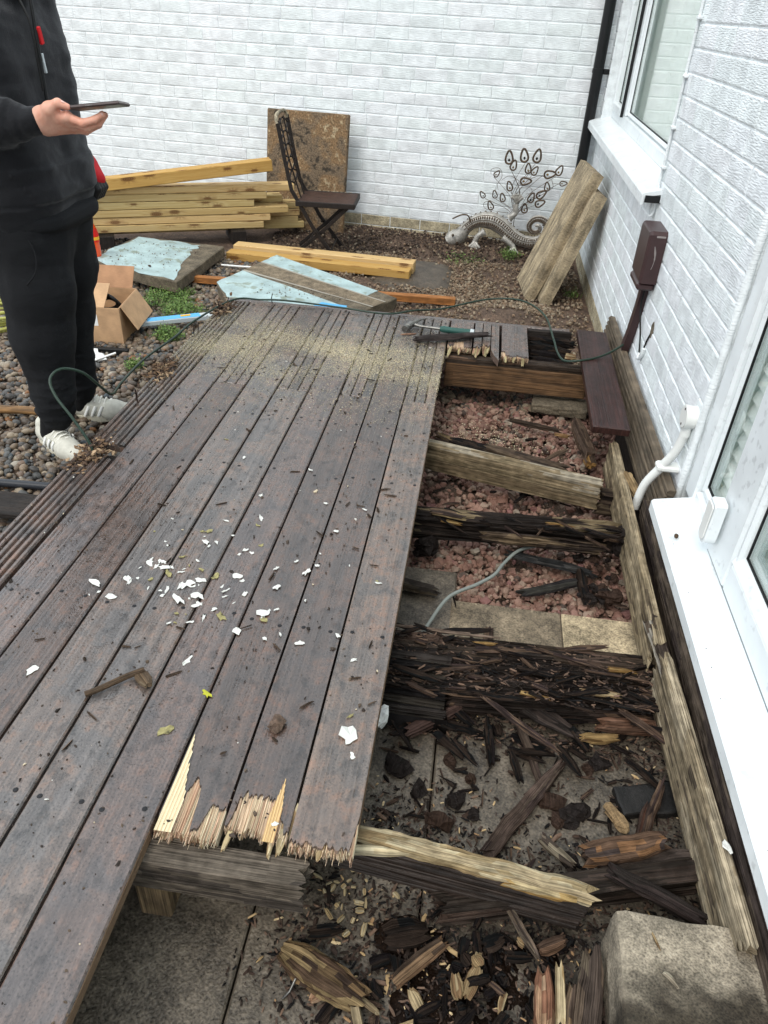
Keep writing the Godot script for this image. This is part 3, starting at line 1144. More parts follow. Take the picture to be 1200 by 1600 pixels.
func make_house() -> void:
	var h := thing("house", "white painted brick house side with a window and a glazed door, right of the deck", "house")
	var turn := Basis(Vector3.BACK, Vector3.UP, Vector3.LEFT)   # run along +z, outside towards -x
	var z0 := -5.72
	var o := Vector3(0.69, -0.06, z0)
	var win := Rect2(-5.56 - z0, 0.90 + 0.06, 2.26, 1.22)
	var door := Rect2(-2.02 - z0, -0.2, 3.0, 2.55)
	# the wall behind the bricks, in pieces round the openings
	for q: Array in [[-5.72, -5.56, -0.2, 2.7], [-5.56, -3.30, -0.2, 0.885], [-5.56, -3.30, 2.12, 2.7], [-3.30, -2.02, -0.2, 2.7], [-2.02, 0.98, 2.30, 2.7], [-2.02, 0.98, -0.2, 0.20], [0.98, 1.6, -0.2, 2.7]]:
		part(h, "mortar", boxm(Vector3(0.6934, q[2], q[0]), Vector3(0.93, q[3], q[1]), 0.0), M.white_mortar)
	lay_bricks(h, o, Vector3.BACK, Vector3.LEFT, 7.3, 2.7, [win, door], 2)
	# thick paint running down the arris of each opening
	for q: Array in [[-3.30, 0.9, 2.12], [-2.02, 0.22, 2.3]]:
		var b := Build.new()
		var pts := PackedVector3Array()
		var rad := PackedFloat32Array()
		for i in 60:
			var f := i / 59.0
			pts.append(Vector3(0.699, lerpf(q[1], q[2], f), q[0] - 0.004 + 0.002 * nz(i * 40.0, 3.0)))
			rad.append(0.012 + 0.004 * nz(i * 60.0, 9.0))
		b.tube(pts, rad, 8)
		part(h, "reveal_edge", b.done(), M.white_brick)
	# --- window
	var f := Build.new()
	for q: Array in [[-5.56, -5.49, 0.90, 2.12], [-3.375, -3.305, 0.90, 2.12], [-5.49, -3.375, 0.90, 0.965], [-5.49, -3.375, 2.05, 2.12], [-5.06, -4.985, 0.965, 2.05]]:
		f.box(Vector3(0.752, q[2], q[0]), Vector3(0.825, q[3], q[1]), 0.006)
	var wf := part(h, "window", f.done(), M.upvc)
	f = Build.new()
	for q: Array in [[-5.50, -5.455, 0.95, 2.06], [-5.10, -5.05, 0.95, 2.06], [-5.455, -5.10, 0.95, 1.0], [-5.455, -5.10, 2.0, 2.06]]:
		f.box(Vector3(0.736, q[2], q[0]), Vector3(0.80, q[3], q[1]), 0.008)
	part(wf, "vent_sash", f.done(), M.upvc)
	f = Build.new()
	for q: Array in [[-4.985, -4.955, 0.965, 2.05], [-3.405, -3.375, 0.965, 2.05], [-4.955, -3.405, 0.965, 0.992], [-4.955, -3.405, 2.023, 2.05]]:
		f.box(Vector3(0.761, q[2], q[0]), Vector3(0.80, q[3], q[1]), 0.012)
	part(wf, "glazing_bead", f.done(), M.upvc)
	f = Build.new()
	for q: Array in [[-5.457, -5.452, 1.0, 2.0], [-5.103, -5.098, 1.0, 2.0], [-5.452, -5.103, 0.998, 1.003], [-4.957, -4.952, 0.992, 2.02], [-3.408, -3.403, 0.992, 2.02], [-4.952, -3.408, 0.990, 0.995]]:
		f.box(Vector3(0.771, q[2], q[0]), Vector3(0.7755, q[3], q[1]), 0.0)
	f.box(Vector3(0.733, 0.955, -5.049), Vector3(0.75, 2.05, -5.045), 0.0)
	part(wf, "gasket", f.done(), M.gasket)
	part(wf, "pane", boxm(Vector3(0.776, 1.0, -5.453), Vector3(0.780, 2.0, -5.102), 0.0), M.glass)
	part(wf, "pane", boxm(Vector3(0.776, 0.99, -4.956), Vector3(0.780, 2.025, -3.404), 0.0), M.glass)
	f = Build.new()
	var prof := [Vector2(0.752, 0.905), Vector2(0.64, 0.880), Vector2(0.622, 0.874), Vector2(0.618, 0.868), Vector2(0.618, 0.832), Vector2(0.626, 0.832), Vector2(0.628, 0.862), Vector2(0.752, 0.885)]
	_extrude(f, prof, -5.60, -3.235)
	part(wf, "sill", f.done(), M.upvc)
	part(wf, "sill_end", boxm(Vector3(0.63, 0.842, -3.2345), Vector3(0.70, 0.868, -3.230), 0.0), M.gasket)
	# --- glazed door
	f = Build.new()
	f.box(Vector3(0.710, 0.262, -2.015), Vector3(0.79, 2.30, -1.925), 0.008)
	f.box(Vector3(0.713, 0.262, -1.925), Vector3(0.79, 0.318, 0.97), 0.006)
	f.box(Vector3(0.710, 2.22, -1.925), Vector3(0.79, 2.30, 0.97), 0.008)
	var df := part(h, "door", f.done(), M.upvc)
	f = Build.new()
	f.box(Vector3(0.724, 0.318, -1.925), Vector3(0.77, 2.22, -1.905), 0.008)
	f.box(Vector3(0.724, 0.318, -1.905), Vector3(0.77, 0.345, -1.65), 0.008)
	part(df, "glazing_bead", f.done(), M.upvc)
	f = Build.new()
	f.box(Vector3(0.696, 0.284, -1.685), Vector3(0.76, 2.19, -1.515), 0.008)
	f.box(Vector3(0.697, 0.284, -1.515), Vector3(0.76, 0.372, 0.93), 0.008)
	f.box(Vector3(0.697, 2.08, -1.515), Vector3(0.76, 2.19, 0.93), 0.008)
	part(df, "door_leaf", f.done(), M.upvc)
	f = Build.new()
	_extrude(f, [Vector2(0.6965, 0.371), Vector2(0.712, 0.398), Vector2(0.75, 0.398), Vector2(0.75, 0.371)], -1.515, 0.92)
	f.box(Vector3(0.702, 0.372, -1.516), Vector3(0.75, 2.08, -1.495), 0.008)
	part(df, "glazing_bead", f.done(), M.upvc)
	f = Build.new()
	f.box(Vector3(0.732, 0.345, -1.9055), Vector3(0.738, 2.2, -1.9005), 0.0)
	f.box(Vector3(0.732, 0.3445, -1.90), Vector3(0.738, 0.349, -1.69), 0.0)
	f.box(Vector3(0.717, 0.398, -1.4955), Vector3(0.722, 2.08, -1.4905), 0.0)
	f.box(Vector3(0.717, 0.3975, -1.49), Vector3(0.722, 0.402, 0.92), 0.0)
	f.box(Vector3(0.715, 0.285, -1.6875), Vector3(0.722, 2.19, -1.6855), 0.0)
	part(df, "gasket", f.done(), M.gasket)
	f = Build.new()
	f.box(Vector3(0.7005, 0.2785, -1.684), Vector3(0.7125, 0.2825, 0.92), 0.0)
	f.box(Vector3(0.7085, 0.2795, -1.92), Vector3(0.7125, 0.2825, -1.69), 0.0)
	part(df, "threshold_joint", f.done(), M.threshold_joint)
	part(df, "pane", boxm(Vector3(0.738, 0.345, -1.907), Vector3(0.742, 2.2, -1.66), 0.0), M.glass)
	part(df, "pane", boxm(Vector3(0.7225, 0.398, -1.497), Vector3(0.7265, 2.08, 0.92), 0.0), M.glass)
	# the inner line of each sealed unit
	f = Build.new()
	f.box(Vector3(0.748, 0.352, -1.897), Vector3(0.756, 2.2, -1.885), 0.0)
	f.box(Vector3(0.736, 0.412, -1.488), Vector3(0.744, 2.08, -1.474), 0.0)
	f.box(Vector3(0.736, 0.412, -1.474), Vector3(0.744, 0.424, 0.92), 0.0)
	part(df, "spacer_bar", f.done(), M.level_grey)
	# handle: a rounded D on a tapered foot
	f = Build.new()
	var d := []
	for i in 13:
		var a := PI + PI * i / 12.0
		d.append(Vector2(0.024 * cos(a), -0.045 + 0.024 * sin(a)))
	d.append(Vector2(0.024, 0.052))
	d.append(Vector2(0.018, 0.058))
	d.append(Vector2(-0.018, 0.058))
	d.append(Vector2(-0.024, 0.052))
	_puck(f, d, Transform3D(Basis(Vector3.BACK, Vector3.UP, Vector3.LEFT), Vector3(0.686, 0.405, -1.640)), 0.030, 0.005)
	var hd := part(df, "handle", f.done(), M.upvc)
	f = Build.new()
	var rim := []
	for q: Vector2 in d:
		rim.append(q * 0.86)
	_puck(f, rim, Transform3D(Basis(Vector3.BACK, Vector3.UP, Vector3.LEFT), Vector3(0.6545, 0.405, -1.640)), 0.003, 0.002)
	part(hd, "handle_face", f.done(), M.white_plastic)
	f = Build.new()
	f.box(Vector3(0.668, 0.335, -1.668), Vector3(0.697, 0.362, -1.635), 0.006)
	part(hd, "handle_foot", f.done(), M.upvc)
	# threshold
	f = Build.new()
	_extrude(f, [Vector2(0.72, 0.285), Vector2(0.64, 0.270), Vector2(0.606, 0.263), Vector2(0.600, 0.257), Vector2(0.600, 0.225), Vector2(0.608, 0.225), Vector2(0.610, 0.25), Vector2(0.72, 0.262)], -1.94, 0.97)
	part(df, "threshold", f.done(), M.upvc)
	part(h, "damp_course", boxm(Vector3(0.672, 0.03, -1.99), Vector3(0.693, 0.2, 0.95), 0.004), M.dirty_mortar)
	# the rooms behind, so that the glass has something to show
	f = Build.new()
	for q: Array in [[Vector3(0.93, -0.2, -5.72), Vector3(3.6, 0.15, 1.6)], [Vector3(0.93, 2.5, -5.72), Vector3(3.6, 2.7, 1.6)], [Vector3(3.4, 0.15, -5.72), Vector3(3.6, 2.5, 1.6)], [Vector3(0.93, 0.15, -5.92), Vector3(3.6, 2.5, -5.72)], [Vector3(0.93, 0.15, 1.4), Vector3(3.4, 2.5, 1.6)], [Vector3(0.93, 0.15, -2.5), Vector3(3.4, 2.5, -2.4)]]:
		f.box(q[0], q[1], 0.0)
	part(h, "interior_wall", f.done(), M.room)
	# net curtain and slatted blind
	f = Build.new()
	f.sheet(120, 2, func(a: float, b: float) -> Vector3: return Vector3(0.835 + 0.012 * sin(a * 95.0) + 0.006 * sin(a * 41.0), lerpf(0.95, 2.08, b), lerpf(-5.5, -3.35, a)), Vector3.LEFT)
	solo("net_curtain", f.done(), M.curtain, "pale net curtain hanging inside the upper right window", "curtain")
	var bl := thing("window_blind", "pale slatted blind hanging inside the glazed door", "blind", Vector3(0.772, 0, 0))
	var slat := Build.new()
	slat.sheet(1, 3, func(a: float, b: float) -> Vector3: return Vector3(-0.009 + 0.018 * b, -0.024 + 0.046 * b + 0.004 * sin(b * PI), lerpf(-1.90, 0.9, a)), Vector3.LEFT)
	var sm := slat.done()
	for i in 44:
		part(bl, "slat", sm, M.blind, Vector3(0, 0.36 + i * 0.042, 0))


func _extrude(b: Build, prof: Array, za: float, zb: float) -> void:
	var cen := Vector2.ZERO
	for q: Vector2 in prof:
		cen += q
	cen /= prof.size()
	for i in prof.size():
		var p: Vector2 = prof[i]
		var q: Vector2 = prof[(i + 1) % prof.size()]
		var nor := Vector3((q - p).orthogonal().x, (q - p).orthogonal().y, 0)
		var area := 0.0
		for k in prof.size():
			area += prof[k].cross(prof[(k + 1) % prof.size()])
		if area < 0.0:
			nor = -nor
		b.quad(Vector3(p.x, p.y, za), Vector3(q.x, q.y, za), Vector3(q.x, q.y, zb), Vector3(p.x, p.y, zb), nor, Vector2(i * 0.05, za), Vector2(i * 0.05 + 0.05, za), Vector2(i * 0.05 + 0.05, zb), Vector2(i * 0.05, zb))
	var tris := Geometry2D.triangulate_polygon(PackedVector2Array(prof))
	for e in [[za, -1.0], [zb, 1.0]]:
		for i in range(0, tris.size(), 3):
			var a: Vector2 = prof[tris[i]]
			var c: Vector2 = prof[tris[i + 1]]
			var d: Vector2 = prof[tris[i + 2]]
			b.flat_tri(Vector3(a.x, a.y, e[0]), Vector3(c.x, c.y, e[0]), Vector3(d.x, d.y, e[0]), Vector3(0, 0, e[1]), a, c, d)


# a flat outline with thickness along the transform's z and a rounded front edge
func _puck(b: Build, outline: Array, tf: Transform3D, thick: float, bev: float) -> void:
	var cen := Vector2.ZERO
	for q: Vector2 in outline:
		cen += q
	cen /= outline.size()
	var rings := []
	for k: Array in [[0.0, 1.0], [thick - bev, 1.0], [thick - bev * 0.3, 1.0 - bev * 0.9], [thick, 1.0 - bev * 3.0]]:
		var row := []
		for q: Vector2 in outline:
			var d := q - cen
			var s: float = d.length()
			var r := d * (1.0 if k[1] == 1.0 else maxf(0.2, 1.0 - bev * (0.35 if k[0] < thick else 1.0) / maxf(s, 0.001)))
			row.append(tf * Vector3(cen.x + r.x, cen.y + r.y, k[0]))
		rings.append(row)
	var n := outline.size()
	for j in 3:
		for i in n:
			var d: Vector2 = outline[i] - cen
			var l := (i + 1) % n
			b.quad(rings[j][i], rings[j][l], rings[j + 1][l], rings[j + 1][i], tf.basis * Vector3(d.x, d.y, d.length() * 0.3 * j), Vector2(i * 0.02, 0), Vector2(i * 0.02 + 0.02, 0), Vector2(i * 0.02 + 0.02, 0.03), Vector2(i * 0.02, 0.03))
	for i in n:
		var l := (i + 1) % n
		b.flat_tri(tf * Vector3(cen.x, cen.y, thick), rings[3][i], rings[3][l], tf.basis.z)
		b.flat_tri(tf * Vector3(cen.x, cen.y, 0), rings[0][i], rings[0][l], -tf.basis.z)


# ---------------------------------------------------------------- the deck
func torn(dark: Build, pale: Build, x0: float, x1: float, z0: float, z1: float, top: float, th: float, seed_: int, depth: float, uv0: Vector2, toward := 1.0) -> void:
	# a board from z0 to a torn end near z1; toward = +1 when the torn end faces +z
	var r := RandomNumberGenerator.new()
	r.seed = seed_
	var n := 40
	var ends := []
	for k in n + 1:
		var f := float(k) / n
		var e := depth * (0.10 + 1.25 * smoothstep(-0.10, 0.22, nz(f * 150.0 + seed_ * 19.0, 44.0)) + 0.35 * absf(nz(f * 620.0 + seed_ * 33.0, 1.0)))
		ends.append(z1 - toward * maxf(0.004, e + r.randf_range(-0.006, 0.006)))
	for k in n:
		var xa := lerpf(x0, x1, float(k) / n)
		var xb := lerpf(x0, x1, float(k + 1) / n)
		var e: float = ends[k]
		var ua := uv0.x + xa
		var ub := uv0.x + xb
		var sk := 0.006
		dark.quad(Vector3(xa, top, z0), Vector3(xb, top, z0), Vector3(xb, top, ends[k + 1]), Vector3(xa, top, e), Vector3.UP, Vector2(ua, uv0.y + z0), Vector2(ub, uv0.y + z0), Vector2(ub, uv0.y + float(ends[k + 1])), Vector2(ua, uv0.y + e))
		dark.quad(Vector3(xa, top, e), Vector3(xb, top, ends[k + 1]), Vector3(xb, top - sk, float(ends[k + 1]) + 0.002 * toward), Vector3(xa, top - sk, e + 0.002 * toward), Vector3(0, 0.3, toward), Vector2(ua, e), Vector2(ub, e), Vector2(ub, e + 0.01), Vector2(ua, e + 0.01))
		dark.quad(Vector3(xa, top - th, z0), Vector3(xb, top - th, z0), Vector3(xb, top - th, z1 - toward * 0.03), Vector3(xa, top - th, z1 - toward * 0.03), Vector3.DOWN, Vector2(ua, z0), Vector2(ub, z0), Vector2(ub, z1), Vector2(ua, z1))
		# fibres below the skin
		var m := 5
		for j in m:
			var fa := lerpf(xa, xb, (j + 0.04) / m)
			var fb := lerpf(xa, xb, (j + 0.96) / m)
			var out := z1 + toward * (r.randf_range(-0.007, 0.003) + 0.011 * nz(fa * 9000.0, seed_ * 40.0))
			if (out - e) * toward < 0.004:
				out = e + toward * 0.004
			var ya := top - sk * r.randf_range(0.3, 1.2)
			var yb := top - th * (r.randf_range(0.12, 0.42) if r.randf() < 0.8 else r.randf_range(0.4, 0.8))
			var col: Color = [Color(0.80, 0.62, 0.42), Color(0.86, 0.70, 0.48), Color(0.76, 0.53, 0.37), Color(0.88, 0.76, 0.55), Color(0.70, 0.46, 0.31), Color(0.84, 0.62, 0.44)][r.randi() % 6]
			var za := e - toward * 0.01
			if r.randf() < 0.30:
				var tip := out + toward * r.randf_range(0.003, 0.013)
				var ty := yb - r.randf_range(-0.002, 0.006)
				pale.quad(Vector3(fa, yb, out - toward * 0.012), Vector3(fb, yb, out - toward * 0.012), Vector3(fb - 0.0002, ty, tip), Vector3(fa, ty, tip - toward * 0.001), Vector3.UP, Vector2(fa, za), Vector2(fb, za), Vector2(fb, out), Vector2(fa, out), col)
				pale.quad(Vector3(fa, yb - 0.0015, out - toward * 0.012), Vector3(fb, yb - 0.0015, out - toward * 0.012), Vector3(fb - 0.0002, ty - 0.0004, tip), Vector3(fa, ty - 0.0004, tip - toward * 0.001), Vector3.DOWN, Vector2(fa, za), Vector2(fb, za), Vector2(fb, out), Vector2(fa, out), col * 0.8)
			col = col * r.randf_range(0.72, 1.08)
			pale.quad(Vector3(fa, ya, za), Vector3(fb, ya, za), Vector3(fb, yb, out - toward * r.randf() * 0.004), Vector3(fa, yb, out), Vector3.UP, Vector2(fa, za), Vector2(fb, za), Vector2(fb, out), Vector2(fa, out), col)
			pale.quad(Vector3(fa, yb, out), Vector3(fb, yb, out), Vector3(fb, top - th, out - toward * r.randf() * 0.012), Vector3(fa, top - th, out - toward * 0.004), Vector3(0, 0, toward), Vector2(fa, out), Vector2(fb, out), Vector2(fb, out + 0.02), Vector2(fa, out + 0.02), col * 0.93)
			for s in 2:
				var xx := fa if s == 0 else fb
				pale.flat_tri(Vector3(xx, ya, za), Vector3(xx, yb, out), Vector3(xx, top - th, out - toward * 0.004), Vector3(-1 if s == 0 else 1, 0, 0), Vector2(0, za), Vector2(0, out), Vector2(0.02, out), col * 0.9)
				pale.flat_tri(Vector3(xx, ya, za), Vector3(xx, top - th, out - toward * 0.004), Vector3(xx, top - th, za), Vector3(-1 if s == 0 else 1, 0, 0), Vector2(0, za), Vector2(0.02, out), Vector2(0.02, za), col * 0.9)
	for s in 2:
		var xx := x0 if s == 0 else x1
		var e: float = ends[0] if s == 0 else ends[n]
		dark.quad(Vector3(xx, top, z0), Vector3(xx, top, e), Vector3(xx, top - th, e), Vector3(xx, top - th, z0), Vector3(-1 if s == 0 else 1, 0, 0), Vector2(0, z0), Vector2(0, e), Vector2(th, e), Vector2(th, z0))
	dark.quad(Vector3(x0, top, z0), Vector3(x1, top, z0), Vector3(x1, top - th, z0), Vector3(x0, top - th, z0), Vector3(0, 0, -toward), Vector2(x0, 0), Vector2(x1, 0), Vector2(x1, 0.03), Vector2(x0, 0.03))


func ribbed_board(width: float, length: float, th: float, ribs: int, groove: float) -> ArrayMesh:
	# ribs along +z, top at y = 0, x centred, z from 0 to length
	var b := Build.new()
	var prof := []
	var pitch := width / ribs
	prof.append(Vector2(-width * 0.5, -th))
	for k in ribs:
		var x := -width * 0.5 + k * pitch
		prof.append(Vector2(x + 0.0006, -groove if k > 0 else -0.004))
		prof.append(Vector2(x + pitch * 0.16, -0.0015))
		prof.append(Vector2(x + pitch * 0.25, 0.0))
		prof.append(Vector2(x + pitch * 0.62, 0.0))
		prof.append(Vector2(x + pitch * 0.71, -0.0015))
		prof.append(Vector2(x + pitch * 0.84, -groove if k < ribs - 1 else -0.004))
	prof.append(Vector2(width * 0.5, -th))
	var n := maxi(2, int(length / 0.09))
	for i in prof.size():
		var p: Vector2 = prof[i]
		var q: Vector2 = prof[(i + 1) % prof.size()]
		var nor := Vector3(-(q - p).y, (q - p).x, 0)
		for j in n:
			var za := length * j / n
			var zb := length * (j + 1) / n
			var wa := 0.0012 * nz(i * 70.0, za * 300.0)
			var wb := 0.0012 * nz(i * 70.0, zb * 300.0)
			b.quad(Vector3(p.x, p.y + wa, za), Vector3(q.x, q.y + wa, za), Vector3(q.x, q.y + wb, zb), Vector3(p.x, p.y + wb, zb), nor, Vector2(p.x, za), Vector2(q.x + 0.003, za), Vector2(q.x + 0.003, zb), Vector2(p.x, zb))
	for e: Array in [[0.0, -1.0], [length, 1.0]]:
		b.quad(Vector3(-width * 0.5, -groove, e[0]), Vector3(width * 0.5, -groove, e[0]), Vector3(width * 0.5, -th, e[0]), Vector3(-width * 0.5, -th, e[0]), Vector3(0, 0, e[1]), Vector2(0, 0), Vector2(width, 0), Vector2(width, th), Vector2(0, th))
		for k in ribs:
			var x := -width * 0.5 + k * pitch
			b.quad(Vector3(x + pitch * 0.05, -groove, e[0]), Vector3(x + pitch * 0.25, 0, e[0]), Vector3(x + pitch * 0.62, 0, e[0]), Vector3(x + pitch * 0.84, -groove, e[0]), Vector3(0, 0, e[1]), Vector2(x, 0), Vector2(x, 0.01), Vector2(x + 0.01, 0.01), Vector2(x + 0.01, 0))
	return b.done()


func make_deck() -> void:
	var d := thing("deck", "dark wet timber deck of long boards, some snapped off pale at the near end", "deck")
	var th := 0.028
	var holes := []
	for i in 8:
		var cx := -0.1515 - 0.12 * i
		var x0 := cx - 0.0572
		var x1 := cx + 0.0572
		var pieces := []
		if i == 0:
			pieces = [[-2.47, -0.70, 2], [-3.37, -2.4755, 1]]
		elif i == 1:
			pieces = [[-2.792, -0.715, 2], [-3.37, -2.795, 0]]
		elif i == 2:
			pieces = [[-2.47, -0.69, 2], [-3.37, -2.4755, 1]]
		elif i % 2 == 0:
			pieces = [[-2.47, 0.45, 0], [-2.78, -2.4755, 1], [-3.37, -2.784, 1]]
		else:
			pieces = [[-2.776, 0.45, 0], [-3.37, -2.780, 0]]
		for q: Array in pieces:
			var top := DECK + rng.randf_range(-0.0012, 0.0012)
			var m: Material = M["deck%d" % (rng.randi() % 8)]
			var uv := uvr()
			if q[2] == 0:
				part(d, "board", boxm(Vector3(x0, top - th, q[0]), Vector3(x1, top, q[1]), 0.003, uv), m)
			elif q[2] == 1:
				for s in 3:
					var a := x0 + s * 0.0392
					part(d, "narrow_board", boxm(Vector3(a, top - th, q[0]), Vector3(a + 0.0360, top + rng.randf_range(-0.0006, 0.0006), q[1]), 0.0025, uvr()), M["deck%d" % (rng.randi() % 8)])
			else:
				var db := Build.new()
				var pb := Build.new()
				torn(db, pb, x0, x1, q[0], q[1], top, th, 100 + i * 7, [0.055, 0.05, 0.075][i], uv)
				var o := part(d, "broken_board", db.done(), m)
				part(o, "torn_fibres", pb.done(), M.fresh_wood)
			for zj: float in [-0.72, -1.24, -1.9, -2.25, -2.62, -3.0, -3.32]:
				if zj > q[0] and zj < q[1] - 0.03:
					for s in [-0.035, 0.035]:
						holes.append(Transform3D(Basis.from_scale(Vector3(1, 0.35, 1)), Vector3(cx + s + rng.randf_range(-0.006, 0.006), top + 0.0004, zj + rng.randf_range(-0.012, 0.012))))
	part(d, "raw_edge", boxm(Vector3(-0.4542, 0.2135, -0.69), Vector3(-0.4532, 0.2365, 0.45), 0.0, uvr()), M.deck_edge)
	part(d, "raw_edge", boxm(Vector3(-0.0942, 0.2135, -2.465), Vector3(-0.0932, 0.2355, -0.76), 0.0, uvr()), M.deck_edge)
	# the long pale rip in the board beside the first gap
	var rip := Build.new()
	for k in 14:
		var x := -0.446 + k * 0.0022
		var za := -0.90 + k * 0.010 + rng.randf_range(0, 0.02)
		rip.quad(Vector3(x, DECK + 0.0016, za), Vector3(x + 0.0021, DECK + 0.0016, za + 0.004), Vector3(x + 0.0021, DECK + 0.0012, -0.69), Vector3(x, DECK + 0.0012, -0.69), Vector3.UP, Vector2(x, za), Vector2(x + 0.002, za), Vector2(x + 0.002, -0.7), Vector2(x, -0.7), [Color(0.66, 0.55, 0.34), Color(0.72, 0.62, 0.42), Color(0.58, 0.45, 0.27)][k % 3])
	part(d, "ripped_wood", rip.done(), M.fresh_wood)
	rip = Build.new()
	for k in 12:
		var x := -0.255 + k * 0.0017
		var za := -0.83 + absf(k - 6) * 0.012
		rip.quad(Vector3(x, DECK + 0.0016, za), Vector3(x + 0.0016, DECK + 0.0016, za + 0.003), Vector3(x + 0.0016, DECK + 0.001, -0.70), Vector3(x, DECK + 0.001, -0.70), Vector3.UP, Vector2(x, za), Vector2(x + 0.002, za), Vector2(x + 0.002, -0.7), Vector2(x, -0.7), [Color(0.60, 0.40, 0.18), Color(0.68, 0.48, 0.24), Color(0.45, 0.27, 0.12)][k % 3])
	part(d, "ripped_wood", rip.done(), M.fresh_wood)
	# splinters hanging out of the snapped ends
	var pale := [Color(0.66, 0.52, 0.30), Color(0.72, 0.60, 0.38), Color(0.55, 0.38, 0.20), Color(0.60, 0.45, 0.25)]
	for q: Array in [[-0.243, -0.77, 0.09, 0.012], [-0.222, -0.745, 0.065, 0.016], [-0.315, -0.715, 0.04, 0.012], [-0.150, -0.715, 0.03, 0.012], [-0.205, -0.785, 0.075, 0.018]]:
		part(d, "hanging_splinter", splinter(int(q[0] * -5000), q[2], q[3], 0.006, pale, 7, 5), M.splinter, Vector3(q[0], DECK - 0.004, q[1]), lay(Vector3(rng.randf_range(-0.25, 0.25), -0.22, 1.0)))
	# torn stubs left along the back edge, right of the boards
	var k := 0
	for q: Array in [[-0.086, 0.018, 0.0, -3.05, 2], [0.026, 0.060, 0.0, -3.06, 2], [0.064, 0.098, 0.0, -3.08, 2], [0.102, 0.136, 0.0, -2.97, 3], [0.148, 0.262, 0.0, -3.0, 2]]:
		var db := Build.new()
		var pb := Build.new()
		if q[4] == 3:
			var sp := [Vector2(q[0], -3.37), Vector2(q[1], -3.37), Vector2(q[1], -2.94), Vector2(q[0] + 0.012, -3.0), Vector2(q[0], -3.06)]
			for i in 5:
				var a: Vector2 = sp[i]
				var c: Vector2 = sp[(i + 1) % 5]
				db.quad(Vector3(a.x, DECK, a.y), Vector3(c.x, DECK, c.y), Vector3(c.x, DECK - th, c.y), Vector3(a.x, DECK - th, a.y), Vector3((a + c).x * 0.5 - 0.119, 0, (a + c).y * 0.5 + 3.2))
			for i in 3:
				for yy: Array in [[DECK, 1.0], [DECK - th, -1.0]]:
					db.flat_tri(Vector3(sp[0].x, yy[0], sp[0].y), Vector3(sp[i + 1].x, yy[0], sp[i + 1].y), Vector3(sp[i + 2].x, yy[0], sp[i + 2].y), Vector3(0, yy[1], 0), sp[0], sp[i + 1], sp[i + 2])
		else:
			torn(db, pb, q[0], q[1], -3.37, q[3], DECK, th, 300 + k * 11, [0.05, 0.02, 0.06, 0.0, 0.035][k], uvr())
		var o := part(d, "broken_board", db.done(), M["deck%d" % (rng.randi() % 8)])
		if q[4] == 2:
			part(o, "torn_fibres", pb.done(), M.fresh_wood)
			for j in 3:
				part(d, "hanging_splinter", splinter(400 + k * 9 + j, rng.randf_range(0.03, 0.075), 0.013, 0.007, [Color(0.72, 0.62, 0.36), Color(0.64, 0.52, 0.28), Color(0.50, 0.30, 0.2)], 7, 5), M.splinter, Vector3(lerpf(q[0], q[1], (j + 0.5) / 3.0), DECK - 0.006, q[3] - 0.012), lay(Vector3(rng.randf_range(-0.2, 0.2), -0.35, 1.0)))
		k += 1
	# ribbed boards down the left edge, the outer one broken away in places
	var edge := ribbed_board(0.118, 1.42, th, 6, 0.009)
	part(d, "ribbed_board", ribbed_board(0.118, 2.3, th, 6, 0.009), M["deck2"], Vector3(-1.117, DECK, -1.86))
	part(d, "ribbed_board", edge, M["deck5"], Vector3(-1.117, DECK - 0.002, -3.37))
	# rim and joists below
	part(d, "rim_board", boxm(Vector3(-1.175, 0.06, -3.402), Vector3(0.46, 0.238, -3.374), 0.003), M["deck3"])
	part(d, "side_rim", boxm(Vector3(-1.17, 0.04, -1.86), Vector3(-1.145, DECK - th - 0.001, 0.45), 0.003), M.dark_timber)
	for zj in [-1.25, -1.9, -2.3, -2.66, -3.34]:
		part(d, "joist", boxm(Vector3(-1.14, 0.09, zj - 0.022), Vector3(-0.11 if zj > -3.3 else 0.46, DECK - th - 0.001, zj + 0.022), 0.003, uvr()), M.dark_timber)
	part(d, "joist", rough_beam(7, 0.98, 0.05, 0.085, 0.0016, 0.018, func(_q: Vector3, s: float) -> Color: return Color(0.20, 0.165, 0.13) if nz(s * 3000.0, _q.x * 200.0) > -0.12 else Color(0.115, 0.095, 0.08)), M.splinter, Vector3(-1.145, 0.1685, -0.672))
	part(d, "support_post", boxm(Vector3(-0.492, 0.0, -0.735), Vector3(-0.43, 0.126, -0.66), 0.004, uvr()), M.grey_timber)
	part(d, "support_post", boxm(Vector3(-0.98, 0.0, -0.735), Vector3(-0.90, 0.126, -0.66), 0.004, uvr()), M.grey_timber)
	part(d, "joist", boxm(Vector3(-0.085, 0.075, -3.045), Vector3(0.525, 0.188, -3.0), 0.004, uvr()), M.brown_beam, Vector3.ZERO, Basis.IDENTITY)
	part(d, "joist_top", rough_beam(9, 0.62, 0.05, 0.026, 0.003, 0.02, func(q: Vector3, s: float) -> Color: return Color(0.09, 0.065, 0.05) if nz(s * 2600.0, q.x * 300.0) > -0.2 else Color(0.19, 0.12, 0.08)), M.rot, Vector3(-0.09, 0.199, -3.024))
	many(d, "screw_hole", stone(3, 4, 8, 0.0, Vector3(0.0052, 0.003, 0.0052), false), M.ink, holes, [])


